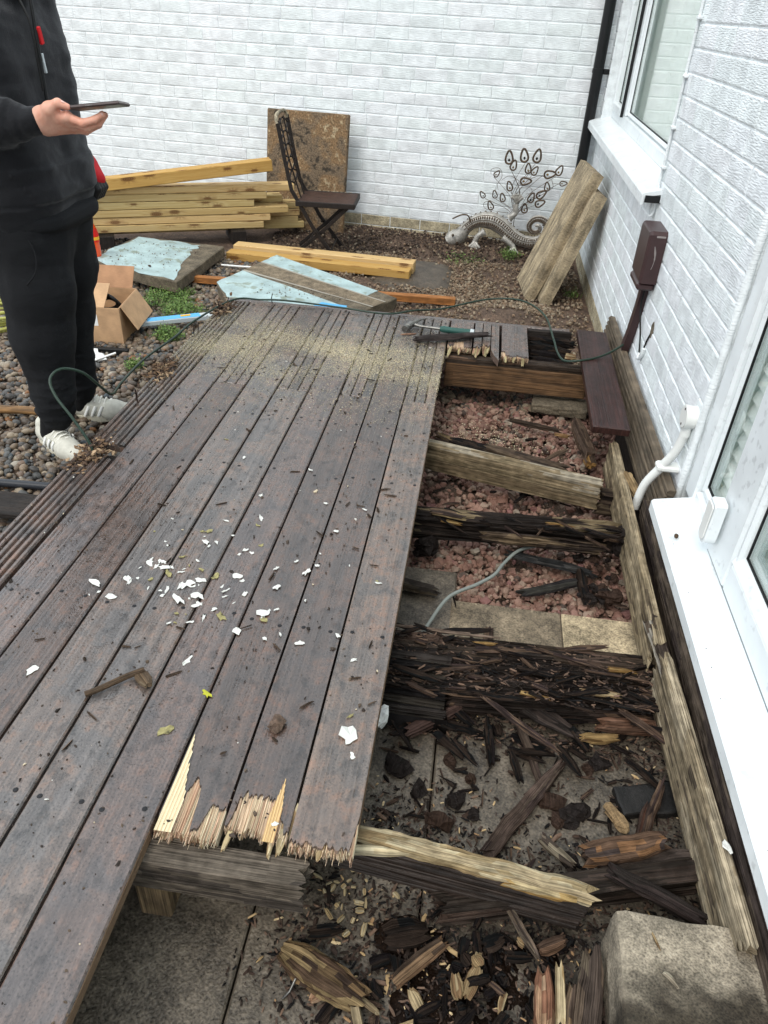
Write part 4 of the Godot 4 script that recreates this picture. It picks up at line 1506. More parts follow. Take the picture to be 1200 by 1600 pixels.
func make_deck_dressing() -> void:
	# sawdust in a band along the saw cut
	var tf := []
	var co := []
	var dust := [Color(0.66, 0.57, 0.36), Color(0.74, 0.66, 0.44), Color(0.58, 0.49, 0.31), Color(0.78, 0.71, 0.50)]
	for i in 110000:
		var f := rng.randf()
		var x := lerpf(-1.175, -0.09, f)
		var z := rng.randfn(-2.88 + 0.12 * f, 0.14 if rng.randf() < 0.7 else 0.26)
		var strong := clampf((1.0 - 0.45 * f) * (0.75 + 1.2 * nz(x * 170.0, z * 320.0, 90.0)), 0.08, 1.0)
		if z < -3.37 or z > -1.9 or rng.randf() > strong:
			continue
		var s := rng.randf_range(0.0003, 0.00095)
		tf.append(Transform3D(rot3() * Basis.from_scale(Vector3(s * 1.5, s * 0.6, s)), Vector3(x, DECK + 0.0015, z)))
		co.append(pick(dust, 0.1))
	for i in 1100:
		var x := rng.randfn(0.12, 0.14)
		var z := rng.randfn(-2.66, 0.09)
		if x > -0.08 and x < 0.5:
			var s := rng.randf_range(0.0006, 0.0018)
			tf.append(Transform3D(rot3() * Basis.from_scale(Vector3(s * 1.5, s * 0.6, s)), Vector3(x, ground_y(x, z) + 0.034, z)))
			co.append(pick(dust, 0.1))
	many(self, "sawdust", stone(5, 3, 5, 0.2, Vector3.ONE, true), M.crumb, tf, co, "pale yellow sawdust scattered in a band across the far deck boards", "sawdust")
	# dark crumbs, grit and bark over the boards
	tf = []; co = []
	var grit := [Color(0.045, 0.035, 0.03), Color(0.07, 0.055, 0.045), Color(0.03, 0.025, 0.022), Color(0.10, 0.075, 0.055)]
	var light := [Color(0.62, 0.60, 0.55), Color(0.5, 0.42, 0.3)]
	for i in 3800:
		var x := rng.randf_range(-1.17, -0.1)
		var z := rng.randf_range(-3.36, -0.3)
		if nz(x * 220.0, z * 220.0, 120.0) < rng.randf_range(-0.5, 0.35):
			continue
		if z > -0.7 and x > -0.45:
			continue
		var s := rng.randf_range(0.0007, 0.0024) * (1.9 if rng.randf() < 0.08 else 1.0)
		tf.append(Transform3D(rot3() * Basis.from_scale(Vector3(s * rng.randf_range(1.0, 2.6), s * 0.7, s)), Vector3(x, DECK + 0.0015, z)))
		co.append(pick(light) if rng.randf() < 0.06 else pick(grit))
	many(self, "deck_grit", stone(6, 3, 5, 0.3, Vector3.ONE, true), M.crumb, tf, co, "dark crumbs of rotten wood and grit sprinkled over the deck boards", "debris")
	# paint flakes
	var spots := [[-0.84, -1.29, 0.028], [-0.78, -1.25, 0.022], [-0.74, -1.39, 0.02], [-0.70, -1.38, 0.024], [-0.68, -1.36, 0.02], [-0.77, -1.32, 0.024], [-0.76, -1.31, 0.018], [-0.62, -1.27, 0.034], [-0.61, -1.33, 0.028], [-0.59, -1.35, 0.024], [-0.50, -1.23, 0.026], [-0.54, -1.22, 0.02], [-0.51, -1.38, 0.022], [-0.52, -1.32, 0.018], [-0.45, -1.19, 0.022], [-0.41, -1.26, 0.024], [-0.40, -1.24, 0.016], [-0.40, -1.36, 0.018], [-0.34, -1.43, 0.022], [-0.32, -1.46, 0.014], [-0.53, -1.08, 0.026], [-0.84, -1.00, 0.024], [-0.64, -1.55, 0.018], [-0.63, -1.50, 0.02], [-0.52, -1.64, 0.024], [-0.42, -1.43, 0.014], [-0.47, -1.32, 0.014], [-0.38, -1.28, 0.012], [-0.67, -1.43, 0.018], [-0.72, -1.38, 0.018], [-0.71, -1.40, 0.014], [-0.66, -1.30, 0.022], [-0.58, -1.29, 0.03], [-0.63, -1.32, 0.026], [-0.56, -1.37, 0.02], [-0.65, -1.37, 0.016], [-0.57, -1.26, 0.024], [-0.22, -1.22, 0.014], [-0.17, -1.15, 0.012], [-0.30, -1.18, 0.016], [-0.15, -0.995, 0.014], [-0.13, -0.9, 0.012], [-0.24, -0.735, 0.013], [-0.92, -0.87, 0.014], [-0.30, -1.62, 0.014], [-0.44, -1.92, 0.016], [-0.75, -2.05, 0.012], [-0.66, -1.95, 0.014], [-0.55, -1.75, 0.012], [-0.24, -1.74, 0.014]]
	var i := 0
	for q: Array in spots:
		_flake(q[0], q[1], q[2], M.flake_yellow if i % 6 == 4 else M.flake, ("cream" if i % 6 == 4 else ("white" if float(q[2]) < 0.021 else "broad white")) + " paint flake on " + spot_words(q[0], q[1]), 700 + i)
		i += 1
	for j in 55:
		var x := rng.randfn(-0.58, 0.16)
		var z := rng.randfn(-1.36, 0.13)
		if x < -0.11 and x > -1.05:
			_flake(x, z, rng.randf_range(0.005, 0.015), M.flake_yellow if j % 5 == 0 else M.flake, ("tiny cream" if j % 5 == 0 else "tiny white") + " paint flake on " + spot_words(x, z), 900 + j)
	_flake(-0.142, -0.945, 0.042, M.flake, "large white paint flake near the right edge of the deck's near end", 801)
	_flake(-0.505, -0.895, 0.026, M.flake_yellow, "ragged cream flake on the deck between the twig and the snapped boards", 802)
	# a twig with a rag of bark, a clod, a yellow leaf
	var t := thing("twig", "bent brown twig with a torn rag of bark at its end, on the deck", "twig", Vector3(-0.63, DECK, -1.0))
	part(t, "stem", tubem(curve([Vector3(-0.067, 0.010, 0.052), Vector3(-0.045, 0.011, 0.034), Vector3(0.0, 0.013, -0.01), Vector3(0.028, 0.017, -0.028)], 0.008), 0.0065, 8), M.bark)
	part(t, "bark_rag", splinter(77, 0.055, 0.034, 0.010, [Color(0.20, 0.14, 0.09), Color(0.27, 0.20, 0.13), Color(0.14, 0.10, 0.07)], 11, 8), M.splinter, Vector3(0.016, 0.012, -0.026), lay(Vector3(0.75, 0.0, 0.75)))
	solo("clod", stone(41, 7, 9, 0.32, Vector3(0.017, 0.012, 0.019), true), M.soil, "small dark lump of dirt on the near deck boards", "dirt", Vector3(-0.292, DECK + 0.009, -0.945))
	_flake(-0.457, -1.0, 0.019, M.leaf_yellow, "yellow-green scrap of leaf lying across a gap in the deck", 803, "fallen_leaf", "leaf")
	# little sticks and bark bits
	for j in 60:
		var x := rng.randf_range(-1.0, -0.12)
		var z := -rng.randf_range(0.75, 2.9)
		if z > -0.75 and x > -0.45:
			continue
		var o := solo("wood_crumb", splinter(1200 + j, rng.randf_range(0.012, 0.04), rng.randf_range(0.003, 0.007), 0.003, [Color(0.06, 0.045, 0.035), Color(0.10, 0.07, 0.05), Color(0.16, 0.11, 0.08)], 5, 4), M.splinter, "small dark stick on " + spot_words(x, z), "wood scrap", Vector3(x, DECK + 0.003, z), lay(Vector3(rng.randf_range(-1, 1), 0, rng.randf_range(-1, 1))), "little sticks on the deck")
	# claw hammer
	var h := thing("hammer", "steel claw hammer with a teal rubber grip lying on the deck's far end", "hammer", Vector3(-0.2, DECK + 0.018, -3.22))
	var b := Build.new()
	b.box(Vector3(-0.024, -0.013, 0.006), Vector3(0.004, 0.014, 0.062), 0.006)
	b.tube(PackedVector3Array([Vector3(-0.010, 0, 0.058), Vector3(-0.010, 0, 0.075), Vector3(-0.010, 0, 0.088)]), PackedFloat32Array([0.012, 0.0155, 0.0155]), 10)
	b.tube(curve([Vector3(-0.010, 0.0, 0.010), Vector3(-0.004, 0.003, -0.035), Vector3(0.016, 0.003, -0.085)], 0.01), PackedFloat32Array([0.013, 0.013, 0.012, 0.011, 0.009, 0.007, 0.005]), 8, true, Vector3(1.0, 0.7, 1.0))
	part(h, "head", b.done(), M.steel, Vector3(-0.045, 0.004, 0.0), Basis(Vector3.UP, -0.35))
	b = Build.new()
	b.tube(PackedVector3Array([Vector3(-0.06, 0.004, 0.006), Vector3(-0.02, 0.0, 0.015), Vector3(0.075, 0.0, 0.025)]), PackedFloat32Array([0.012, 0.008, 0.0085]), 8, true, Vector3(1, 0.8, 1))
	part(h, "shaft", b.done(), M.steel)
	b = Build.new()
	b.tube(PackedVector3Array([Vector3(0.07, 0, 0.0245), Vector3(0.085, 0, 0.026), Vector3(0.12, 0, 0.03), Vector3(0.17, 0, 0.035), Vector3(0.205, 0, 0.0385)]), PackedFloat32Array([0.012, 0.0165, 0.0145, 0.016, 0.0175]), 12, true, Vector3(1, 0.9, 1))
	part(h, "grip", b.done(), M.teal_grip)
	b = Build.new()
	b.tube(PackedVector3Array([Vector3(0.2055, 0, 0.0385), Vector3(0.222, 0, 0.0402)]), PackedFloat32Array([0.0178, 0.0165]), 12)
	part(h, "butt_cap", b.done(), M.level_grey)
	solo("loose_board", splinter(55, 0.37, 0.045, 0.022, [Color(0.085, 0.07, 0.065), Color(0.06, 0.05, 0.045)], 10, 12), M.splinter, "dark loose board lying slantwise under the hammer at the deck's far end", "board", Vector3(-0.235, DECK + 0.013, -3.055), lay(Vector3(0.36, 0.01, -0.13)))
	solo("wood_sliver", splinter(56, 0.085, 0.012, 0.006, [Color(0.55, 0.34, 0.22), Color(0.42, 0.25, 0.17)], 7, 5), M.splinter, "thin orange sliver of wood on the deck left of the loose board", "splinter", Vector3(-0.30, DECK + 0.004, -3.12), lay(Vector3(0.08, 0, -0.03)))
	# bent nails standing in the ribbed edge
	for q: Array in [[-1.14, -1.90], [-1.15, -2.26], [-1.135, -2.24], [-1.165, -2.9], [-1.16, -2.93], [-1.15, -3.2], [-1.14, -3.28], [-0.95, -3.38], [-0.36, -3.39]]:
		solo("nail", tubem(PackedVector3Array([Vector3(0, -0.01, 0), Vector3(rng.randf_range(-0.004, 0.004), 0.02, 0), Vector3(rng.randf_range(-0.012, 0.012), 0.045, rng.randf_range(-0.008, 0.008))]), 0.0022, 6), M.rust_nail, "rusty bent nail sticking up from the edge of the deck", "nail", Vector3(q[0], DECK, q[1]), Basis.IDENTITY, "nails left in the deck edge")
	# earth and leaf litter where the outer boards are missing
	for q: Array in [[-1.135, -1.875, 0.0], [-1.15, -3.24, 1.0], [-1.155, -2.52, 2.0]]:
		var ltf := []
		var lco := []
		for j in 300:
			var x: float = q[0] + rng.randfn(0.0, 0.022)
			var z: float = q[1] + rng.randfn(0.0, 0.05)
			var s := rng.randf_range(0.002, 0.007)
			ltf.append(Transform3D(rot3() * Basis.from_scale(Vector3(s * 2.2, s * 0.5, s)), Vector3(x, DECK - 0.006 + absf(rng.randfn(0.0, 0.012)), z)))
			lco.append(pick([Color(0.10, 0.065, 0.045), Color(0.16, 0.10, 0.06), Color(0.07, 0.05, 0.04), Color(0.34, 0.24, 0.15)]))
		many(self, "leaf_litter", stone(8, 3, 5, 0.4, Vector3.ONE, true), M.crumb, ltf, lco, ["brown leaf litter heaped on the broken ribbed edge beside the front shoe", "brown leaf litter on the far left corner of the deck", "brown leaf litter midway along the deck's left edge"][int(q[2])], "leaf litter")


# words for where on the deck something lies
func spot_words(x: float, z: float) -> String:
	var n := clampi(int((-0.092 - x) / 0.12), 0, 8)
	var board: String = ["the board edging the pit", "the second board from the pit", "the third board from the pit", "the fourth board from the pit", "the fifth board from the pit", "the sixth board from the pit", "the seventh board from the pit", "the board beside the ribbed edge", "the ribbed edge board"][n]
	var zone := "near the snapped ends"
	if z < -2.3:
		zone = "close to the sawdust"
	elif z < -1.75:
		zone = "midway along the deck"
	elif z < -1.42:
		zone = "just beyond the main scatter"
	elif z < -1.18:
		zone = "in the main scatter"
	elif z < -0.95:
		zone = "level with the twig"
	return board + ", " + zone


func _flake(x: float, z: float, s: float, m: Material, label: String, seed_: int, called := "paint_flake", category := "paint flake") -> void:
	var r := RandomNumberGenerator.new()
	r.seed = seed_
	var b := Build.new()
	var pts := []
	var n := 11
	s *= 1.05
	var st := r.randf_range(0.28, 0.75)
	for k in n:
		var a := TAU * k / n
		var d := s * r.randf_range(0.34, 0.8)
		pts.append(Vector3(cos(a) * d, s * 0.24 * r.randf() * r.randf(), sin(a) * d * st))
	for k in n:
		var l := (k + 1) % n
		b.flat_tri(Vector3(0, s * 0.05, 0), pts[k], pts[l], Vector3.UP, Vector2.ZERO, Vector2(pts[k].x, pts[k].z), Vector2(pts[l].x, pts[l].z))
		b.flat_tri(Vector3(0, s * 0.05 - 0.0009, 0), pts[k] + Vector3.DOWN * 0.0009, pts[l] + Vector3.DOWN * 0.0009, Vector3.DOWN)
		b.quad(pts[k], pts[l], pts[l] + Vector3.DOWN * 0.0009, pts[k] + Vector3.DOWN * 0.0009, pts[k] + pts[l])
	solo(called, b.done(), m, label, category, Vector3(x, DECK + 0.0022, z), Basis(Vector3.UP, r.randf() * TAU), "paint flakes on the deck" if seed_ < 801 or seed_ > 803 else "")


# ---------------------------------------------------------------- along the house wall
func make_wall_things() -> void:
	var d := thing("downpipe", "black drainpipe running down the corner between the two white walls", "drainpipe", Vector3(0.622, 0, -5.60))
	part(d, "pipe", tubem(PackedVector3Array([Vector3(0, -0.05, 0), Vector3(0, 0.8, 0), Vector3(0, 2.7, 0)]), 0.034, 16), M.black_pipe)
	part(d, "collar", tubem(PackedVector3Array([Vector3(0, 1.14, 0), Vector3(0, 1.165, 0)]), 0.0375, 16), M.black_pipe)
	part(d, "bracket", boxm(Vector3(0.03, 1.135, -0.012), Vector3(0.068, 1.165, 0.03), 0.004), M.black_pipe)
	# meter box and its duct
	var mb := thing("meter_box", "brown plastic meter box with a scratched side, fixed to the house wall", "meter box", Vector3(0.655, 0.70, -3.045))
	var b := Build.new()
	var o := [Vector2(-0.098, -0.095), Vector2(0.098, -0.095), Vector2(0.098, 0.085), Vector2(0.086, 0.097), Vector2(-0.086, 0.097), Vector2(-0.098, 0.085)]
	_puck(b, o, Transform3D(Basis(Vector3.BACK, Vector3.UP, Vector3.LEFT), Vector3(0.034, 0, 0)), 0.066, 0.012)
	part(mb, "cover", b.done(), M.brown_plastic)
	b = Build.new()
	b.box(Vector3(-0.034, -0.125, -0.09), Vector3(0.034, -0.096, 0.09), 0.008)
	part(mb, "lower_cover", b.done(), M.brown_plastic)
	b = Build.new()
	var arc := PackedVector3Array()
	for i in 12:
		var f := i / 11.0
		arc.append(Vector3(-0.004 + 0.010 * sin(f * 2.6), 0.045 - 0.085 * f, 0.0985))
	b.tube(arc, PackedFloat32Array([0.0012, 0.002, 0.003, 0.0035, 0.003, 0.002, 0.0025, 0.001]), 5, true, Vector3(1.2, 1, 0.5))
	b.box(Vector3(-0.005, 0.076, 0.0965), Vector3(0.028, 0.083, 0.0995), 0.001)
	part(mb, "scratch", b.done(), M.scratch)
	b = Build.new()
	_sweep(b, [Vector3(0.676, 0.60, -3.06), Vector3(0.676, 0.48, -3.075), Vector3(0.673, 0.36, -3.10), Vector3(0.668, 0.26, -3.13)], 0.030, 0.046)
	solo("cable_duct", b.done(), M.brown_plastic, "brown cable duct bending down from the meter box to the deck", "duct")
	solo("black_wire", tubem(curve([Vector3(0.672, 0.575, -3.03), Vector3(0.672, 0.49, -3.03), Vector3(0.680, 0.40, -2.95), Vector3(0.684, 0.335, -2.90), Vector3(0.684, 0.37, -2.865), Vector3(0.684, 0.42, -2.84), Vector3(0.69, 0.455, -2.83)], 0.01), 0.0035, 6), M.black_rubber, "thin black wire looping down from the meter box to a hole in the wall", "wire")
	solo("wire_clip", tubem(curve([Vector3(0.684, 0.345, -2.905), Vector3(0.682, 0.325, -2.895), Vector3(0.684, 0.35, -2.862), Vector3(0.684, 0.385, -2.848)], 0.008), 0.0075, 8), M.white_brick, "paint-covered white cable elbow on the wall under the black wire", "cable elbow")
	b = Build.new()
	var hole := []
	for i in 14:
		var a := TAU * i / 14.0
		hole.append(Vector2(0.020 * cos(a) * (1.0 + 0.15 * sin(i * 2.3)), 0.032 * sin(a)))
	_puck(b, hole, Transform3D(Basis(Vector3.BACK, Vector3.UP, Vector3.LEFT), Vector3(0.692, 0.47, -2.825)), 0.004, 0.001)
	solo("wall_hole_plug", b.done(), M.slab_side, "grey mortar patch in the white wall where the black wire goes in", "patch")
	# white round junction box with its ribbed hose
	var j := thing("junction_box", "white round junction box on the house wall beside the door", "junction box", Vector3(0.675, 0.485, -2.06))
	b = Build.new()
	b.tube(PackedVector3Array([Vector3(0.02, 0, 0), Vector3(-0.012, 0, 0)]), PackedFloat32Array([0.034]), 24)
	part(j, "base", b.done(), M.white_plastic)
	b = Build.new()
	b.tube(PackedVector3Array([Vector3(-0.012, 0, 0), Vector3(-0.018, 0, 0), Vector3(-0.020, 0, 0)]), PackedFloat32Array([0.036, 0.036, 0.033]), 24)
	var lid := part(j, "lid", b.done(), M.white_plastic)
	for s: float in [-1.0, 1.0]:
		part(lid, "screw", tubem(PackedVector3Array([Vector3(-0.0195, s * 0.024, 0), Vector3(-0.0212, s * 0.024, 0)]), 0.004, 8), M.rust_nail)
	part(j, "spout", tubem(PackedVector3Array([Vector3(0, -0.030, 0), Vector3(0, -0.062, 0)]), 0.015, 14), M.white_plastic)
	solo("ledger_timber", boxm(Vector3(0.655, -0.02, -3.55), Vector3(0.688, 0.135, -2.0), 0.003), M.dark_timber, "dark timber against the wall foot below the grooved board", "timber")
	var path := curve([Vector3(0.675, 0.425, -2.06), Vector3(0.664, 0.36, -2.065), Vector3(0.638, 0.295, -2.075), Vector3(0.608, 0.225, -2.08), Vector3(0.597, 0.14, -2.075)], 0.0016)
	b = Build.new()
	var rad := PackedFloat32Array()
	for i in path.size():
		rad.append(0.0128 + (0.0014 if i % 4 < 2 else -0.0006))
	b.tube(path, rad, 14)
	solo("ribbed_hose", b.done(), M.white_plastic, "white ribbed conduit hose curving from the round junction box to the ground", "conduit")
	solo("hose_clip", boxm(Vector3(0.625, 0.292, -2.10), Vector3(0.695, 0.312, -2.054), 0.006), M.white_plastic, "small white clip holding the ribbed conduit hose to the wall", "clip")
	# painted cable down the window's near edge
	var cab := thing("painted_cable", "white painted cable running down the near edge of the window to a loop", "cable")
	part(cab, "cable", tubem(curve([Vector3(0.684, 2.3, -3.285), Vector3(0.683, 1.6, -3.284), Vector3(0.683, 1.2, -3.287), Vector3(0.682, 0.93, -3.285), Vector3(0.678, 0.86, -3.295), Vector3(0.668, 0.80, -3.292), Vector3(0.672, 0.785, -3.27), Vector3(0.682, 0.80, -3.268), Vector3(0.684, 0.86, -3.272), Vector3(0.68, 0.90, -3.275)], 0.012), 0.0055, 8), M.white_brick)
	for y in [0.96, 1.10, 1.27, 1.45]:
		part(cab, "cable_clip", boxm(Vector3(0.674, y, -3.291), Vector3(0.692, y + 0.012, -3.262), 0.003), M.white_brick)
	# grooved board on edge against the foot of the wall, and the loose red-brown board
	var tilt := Basis(Vector3.BACK, -PI * 0.5 + 0.16).orthonormalized()
	solo("skirting_board", ribbed_board(0.145, 1.55, 0.026, 7, 0.006), M.skirting, "grey grooved board standing on edge against the foot of the house wall", "board", Vector3(0.640, 0.205, -3.53), Basis(Vector3.BACK, PI * 0.5 - 0.16))
	solo("loose_deck_board", boxm(Vector3(-0.066, -0.014, -0.48), Vector3(0.066, 0.014, 0.48), 0.003), M.red_board, "reddish-brown board lying along the house wall over the pit", "board", Vector3(0.545, DECK + 0.002, -2.875), Basis(Vector3.UP, -0.02))
	solo("ledger_timber", rough_beam(61, 1.68, 0.06, 0.15, 0.002, 0.03, func(q: Vector3, s: float) -> Color: return Color(0.15, 0.115, 0.09) if nz(s * 2500.0, q.x * 250.0) > -0.15 else Color(0.085, 0.066, 0.055)), M.splinter, "dark wet timber fixed to the wall below the white door sill", "timber", Vector3(0.630, 0.135, -2.03), Basis(Vector3.UP, -PI * 0.5))


# a flat strip swept along points, standing out from the wall
func _sweep(b: Build, pts: Array, out: float, wide: float) -> void:
	for i in pts.size() - 1:
		var p: Vector3 = pts[i]
		var q: Vector3 = pts[i + 1]
		var h := Vector3(0, 0, wide * 0.5)
		var w := Vector3(-out * 0.5, 0, 0)
		for k: Array in [[w - h, w + h, Vector3.LEFT], [w + h, -w + h, Vector3.BACK], [-w + h, -w - h, Vector3.RIGHT], [-w - h, w - h, Vector3.FORWARD]]:
			b.quad(p + k[0], p + k[1], q + k[1], q + k[0], k[2], Vector2(0, 0), Vector2(0.05, 0), Vector2(0.05, 0.1), Vector2(0, 0.1))
	for e in [0, pts.size() - 1]:
		var p: Vector3 = pts[e]
		var h := Vector3(0, 0, wide * 0.5)
		var w := Vector3(-out * 0.5, 0, 0)
		b.quad(p + w - h, p + w + h, p - w + h, p - w - h, Vector3.UP if e == 0 else Vector3.DOWN)


# ---------------------------------------------------------------- the back of the yard
func slab_poly(top: Array, th: float, bev := 0.004) -> ArrayMesh:
	# a slab whose top outline is given clockwise or not; edges a little broken
	var b := Build.new()
	var n := top.size()
	var cen := Vector3.ZERO
	for q: Vector3 in top:
		cen += q
	cen /= n
	for i in n:
		var a: Vector3 = top[i]
		var c: Vector3 = top[(i + 1) % n]
		var o := ((a + c) * 0.5 - cen) * Vector3(1, 0, 1)
		var ia := a.move_toward(cen, bev * 1.4)
		var ic := c.move_toward(cen, bev * 1.4)
		b.flat_tri(cen, ia, ic, Vector3.UP)
		b.quad(ia, ic, c + Vector3.DOWN * bev, a + Vector3.DOWN * bev, o.normalized() + Vector3.UP)
		b.quad(a + Vector3.DOWN * bev, c + Vector3.DOWN * bev, c + Vector3.DOWN * th, a + Vector3.DOWN * th, o)
		b.flat_tri(cen + Vector3.DOWN * th, a + Vector3.DOWN * th, c + Vector3.DOWN * th, Vector3.DOWN)
	return b.done()


func ragged(corners: Array, per: int, amp: float, seed_: int) -> Array:
	var out := []
	for i in corners.size():
		var a: Vector3 = corners[i]
		var c: Vector3 = corners[(i + 1) % corners.size()]
		var s := (c - a).cross(Vector3.UP).normalized()
		for k in per:
			var f := float(k) / per
			out.append(a.lerp(c, f) + s * amp * nz(i * 70.0 + f * 900.0, seed_ * 41.0) * (0.0 if k == 0 else 1.0))
	return out


func make_back_yard() -> void:
	# stained slab propped against the back wall
	var lean := Basis(Vector3.UP, -0.105) * Basis(Vector3.RIGHT, -0.16)
	solo("stained_slab", boxm(Vector3(-0.30, 0, -0.022), Vector3(0.30, 0.815, 0.022), 0.006), M.stained_slab, "tall brown stained slab propped against the back wall behind the chair", "slab", Vector3(-1.305, -0.01, -5.60), lean)
	# stacked pine beams
	var n := Vector3(0.895, 0, -0.446)
	var side := Vector3(0.446, 0, 0.895)
	var ends := [[-1.345, 0.395, 0.0], [-1.52, 0.347, 0.0], [-1.60, 0.299, 0.0], [-1.385, 0.251, 0.0], [-1.50, 0.203, 0.0], [-1.545, 0.155, 0.0], [-1.40, 0.299, -0.115], [-1.26, 0.251, -0.115], [-1.29, 0.203, -0.115], [-1.30, 0.155, -0.115], [-1.26, 0.117, -0.115]]
	var words := ["topmost flat pine beam of the stack, its end reaching furthest", "second pine beam from the top of the stack's front face", "third pine beam from the top, with the shortest end", "fourth pine beam down, with a dark knot at its end", "fifth pine beam down the stack's front face", "lowest pine beam of the stack's front face", "topmost pine beam of the stack's hidden rear row", "second pine beam of the rear row, poking out past the front row", "third pine beam of the stack's rear row", "fourth pine beam of the stack's rear row", "lowest pine beam of the stack's rear row"]
	var i := 0
	for q: Array in ends:
		var e = Vector3(-1.545, q[1] - 0.036, -5.33) + n * ((float(q[0]) + 1.545) / 0.895) + side * q[2]
		solo("timber_beam", boxm(Vector3(-2.4, -0.0225, -0.052), Vector3(0, 0.0225, 0.052), 0.004, uvr()), M["pine%d" % (i % 4)], words[i], "timber beam", e, Basis(n, Vector3.UP, side) * Basis(Vector3.UP, rng.randf_range(-0.006, 0.006)), "new pine beams stacked by the back wall")
		i += 1
	solo("timber_beam", boxm(Vector3(-2.4, -0.036, -0.05), Vector3(0, 0.036, 0.05), 0.004, Vector2(0.3, 0.5)), M.pine_gold, "golden pine beam lying slantwise on top of the stack, right end raised", "timber beam", Vector3(-1.46, 0.512, -5.30), Basis(n, Vector3.UP, side) * Basis(Vector3.BACK, 0.098))
	for q: Array in [[-2.5, -4.86], [-1.72, -5.26]]:
		solo("bearer", boxm(Vector3(-0.05, 0.0, -0.16), Vector3(0.05, 0.092, 0.16), 0.004), M.dark_timber, "dark bearer block under the far end of the pine stack" if q[0] > -2.0 else "dark bearer block under the near end of the pine stack", "bearer", Vector3(q[0], 0, q[1]) - side * 0.03, Basis(n, Vector3.UP, side))
	# two beams on the ground in front of the chair
	var dn := Vector3(1.18, 0, -0.0).normalized()
	solo("timber_beam", boxm(Vector3(-1.22, 0, -0.048), Vector3(0, 0.070, 0.048), 0.004, uvr()), M.pine0, "rear of the two pine beams lying on the ground before the chair", "timber beam", Vector3(-0.40, 0.008, -4.84), Basis(Vector3.UP, -0.06))
	solo("timber_beam", boxm(Vector3(-1.22, 0, -0.048), Vector3(0, 0.052, 0.048), 0.004, uvr()), M.pine_gold, "front of the two pine beams lying on the ground before the chair", "timber beam", Vector3(-0.415, 0.005, -4.735), Basis(Vector3.UP, -0.055))
	# painted slabs
	var s1 := thing("painted_slab", "square pale blue painted slab lying beside the orange bottle", "slab")
	var c1 := [Vector3(-2.29, 0.112, -4.19), Vector3(-1.665, 0.098, -3.965), Vector3(-1.635, 0.10, -4.73), Vector3(-2.23, 0.11, -4.76)]
	part(s1, "slab", slab_poly(ragged(c1, 6, 0.014, 3), 0.062, 0.005), M.slab_side)
	part(s1, "paint", slab_poly(ragged([Vector3(-2.275, 0.114, -4.20), Vector3(-1.69, 0.1005, -3.99), Vector3(-1.80, 0.1025, -4.55), Vector3(-1.78, 0.103, -4.70), Vector3(-2.215, 0.1125, -4.74)], 8, 0.05, 9), 0.002, 0.0005), M.blue_paint)
	var s2 := thing("painted_slab", "pale blue slab with a bare grey stripe, tilted against the deck's far end", "slab")
	var a := Vector3(-1.435, 0.112, -3.98)
	var bb := Vector3(-1.235, 0.125, -4.56)
	var c := Vector3(-0.415, 0.115, -3.99)
	var d := Vector3(-0.60, 0.105, -3.70)
	part(s2, "slab", slab_poly(ragged([a, bb, c, d, Vector3(-1.30, 0.106, -3.73)], 6, 0.012, 5), 0.06, 0.005), M.slab_side)
	var up := Vector3.UP * 0.003
	var stripe := func(f0: float, f1: float, y: float) -> Array:
		return [a.lerp(bb, f0) + up * y, a.lerp(bb, f1) + up * y, d.lerp(c, f1) + up * y, d.lerp(c, f0) + up * y]
	var far: Array = stripe.call(0.72, 0.985, 1.0)
	far[2] = far[1].lerp(far[2], 0.86); far[3] = far[0].lerp(far[3], 0.86)
	part(s2, "paint", slab_poly(ragged(far, 5, 0.008, 15), 0.002, 0.0005), M.blue_paint)
	part(s2, "paint", slab_poly(ragged([Vector3(-1.29, 0.1095, -3.74), a + up, a.lerp(bb, 0.40) + up, d.lerp(c, 0.12) + up, d + up * 0.9 + Vector3(-0.05, 0, 0)], 6, 0.012, 16), 0.002, 0.0005), M.blue_paint)
	part(s2, "bare_stripe", slab_poly(stripe.call(0.43, 0.70, 0.85), 0.002, 0.0005), M.stripe_concrete)
	part(s2, "white_line", slab_poly(ragged(stripe.call(0.395, 0.425, 1.35), 8, 0.006, 18), 0.002, 0.0004), M.white_line)
	part(s2, "white_line", slab_poly(ragged(stripe.call(0.695, 0.72, 1.35), 8, 0.005, 19), 0.002, 0.0004), M.white_line)
	part(s2, "bright_patch", slab_poly([Vector3(-0.83, 0.1125, -3.755), Vector3(-0.80, 0.113, -3.815), Vector3(-0.66, 0.1115, -3.80), Vector3(-0.66, 0.111, -3.74)], 0.002, 0.0004), M.bright_blue)
	# grit on the two painted slabs
	var gtf := []
	var gco := []
	for k in 260:
		var on1 := k % 2 == 0
		var gx := rng.randf_range(-2.2, -1.72) if on1 else rng.randf_range(-1.2, -0.65)
		var gz := rng.randf_range(-4.65, -4.1) if on1 else rng.randf_range(-4.15, -3.85)
		var gs := rng.randf_range(0.0010, 0.0035) * (2.0 if rng.randf() < 0.06 else 1.0)
		gtf.append(Transform3D(rot3() * Basis.from_scale(Vector3(gs * 1.6, gs * 0.7, gs)), Vector3(gx, 0.113 if on1 else 0.1155, gz)))
		gco.append(pick([Color(0.07, 0.05, 0.04), Color(0.15, 0.11, 0.08), Color(0.25, 0.2, 0.15)]))
	many(self, "slab_grit", stone(14, 3, 5, 0.3, Vector3.ONE, true), M.crumb, gtf, gco, "dark grit scattered over the two pale painted slabs", "debris")
	# orange offcuts
	solo("orange_timber", boxm(Vector3(-0.42, 0, -0.024), Vector3(0.20, 0.04, 0.024), 0.003), M.orange_timber, "orange timber batten lying on gravel right of the striped slab", "batten", Vector3(-0.30, 0.02, -4.235), Basis(Vector3.UP, 0.05))
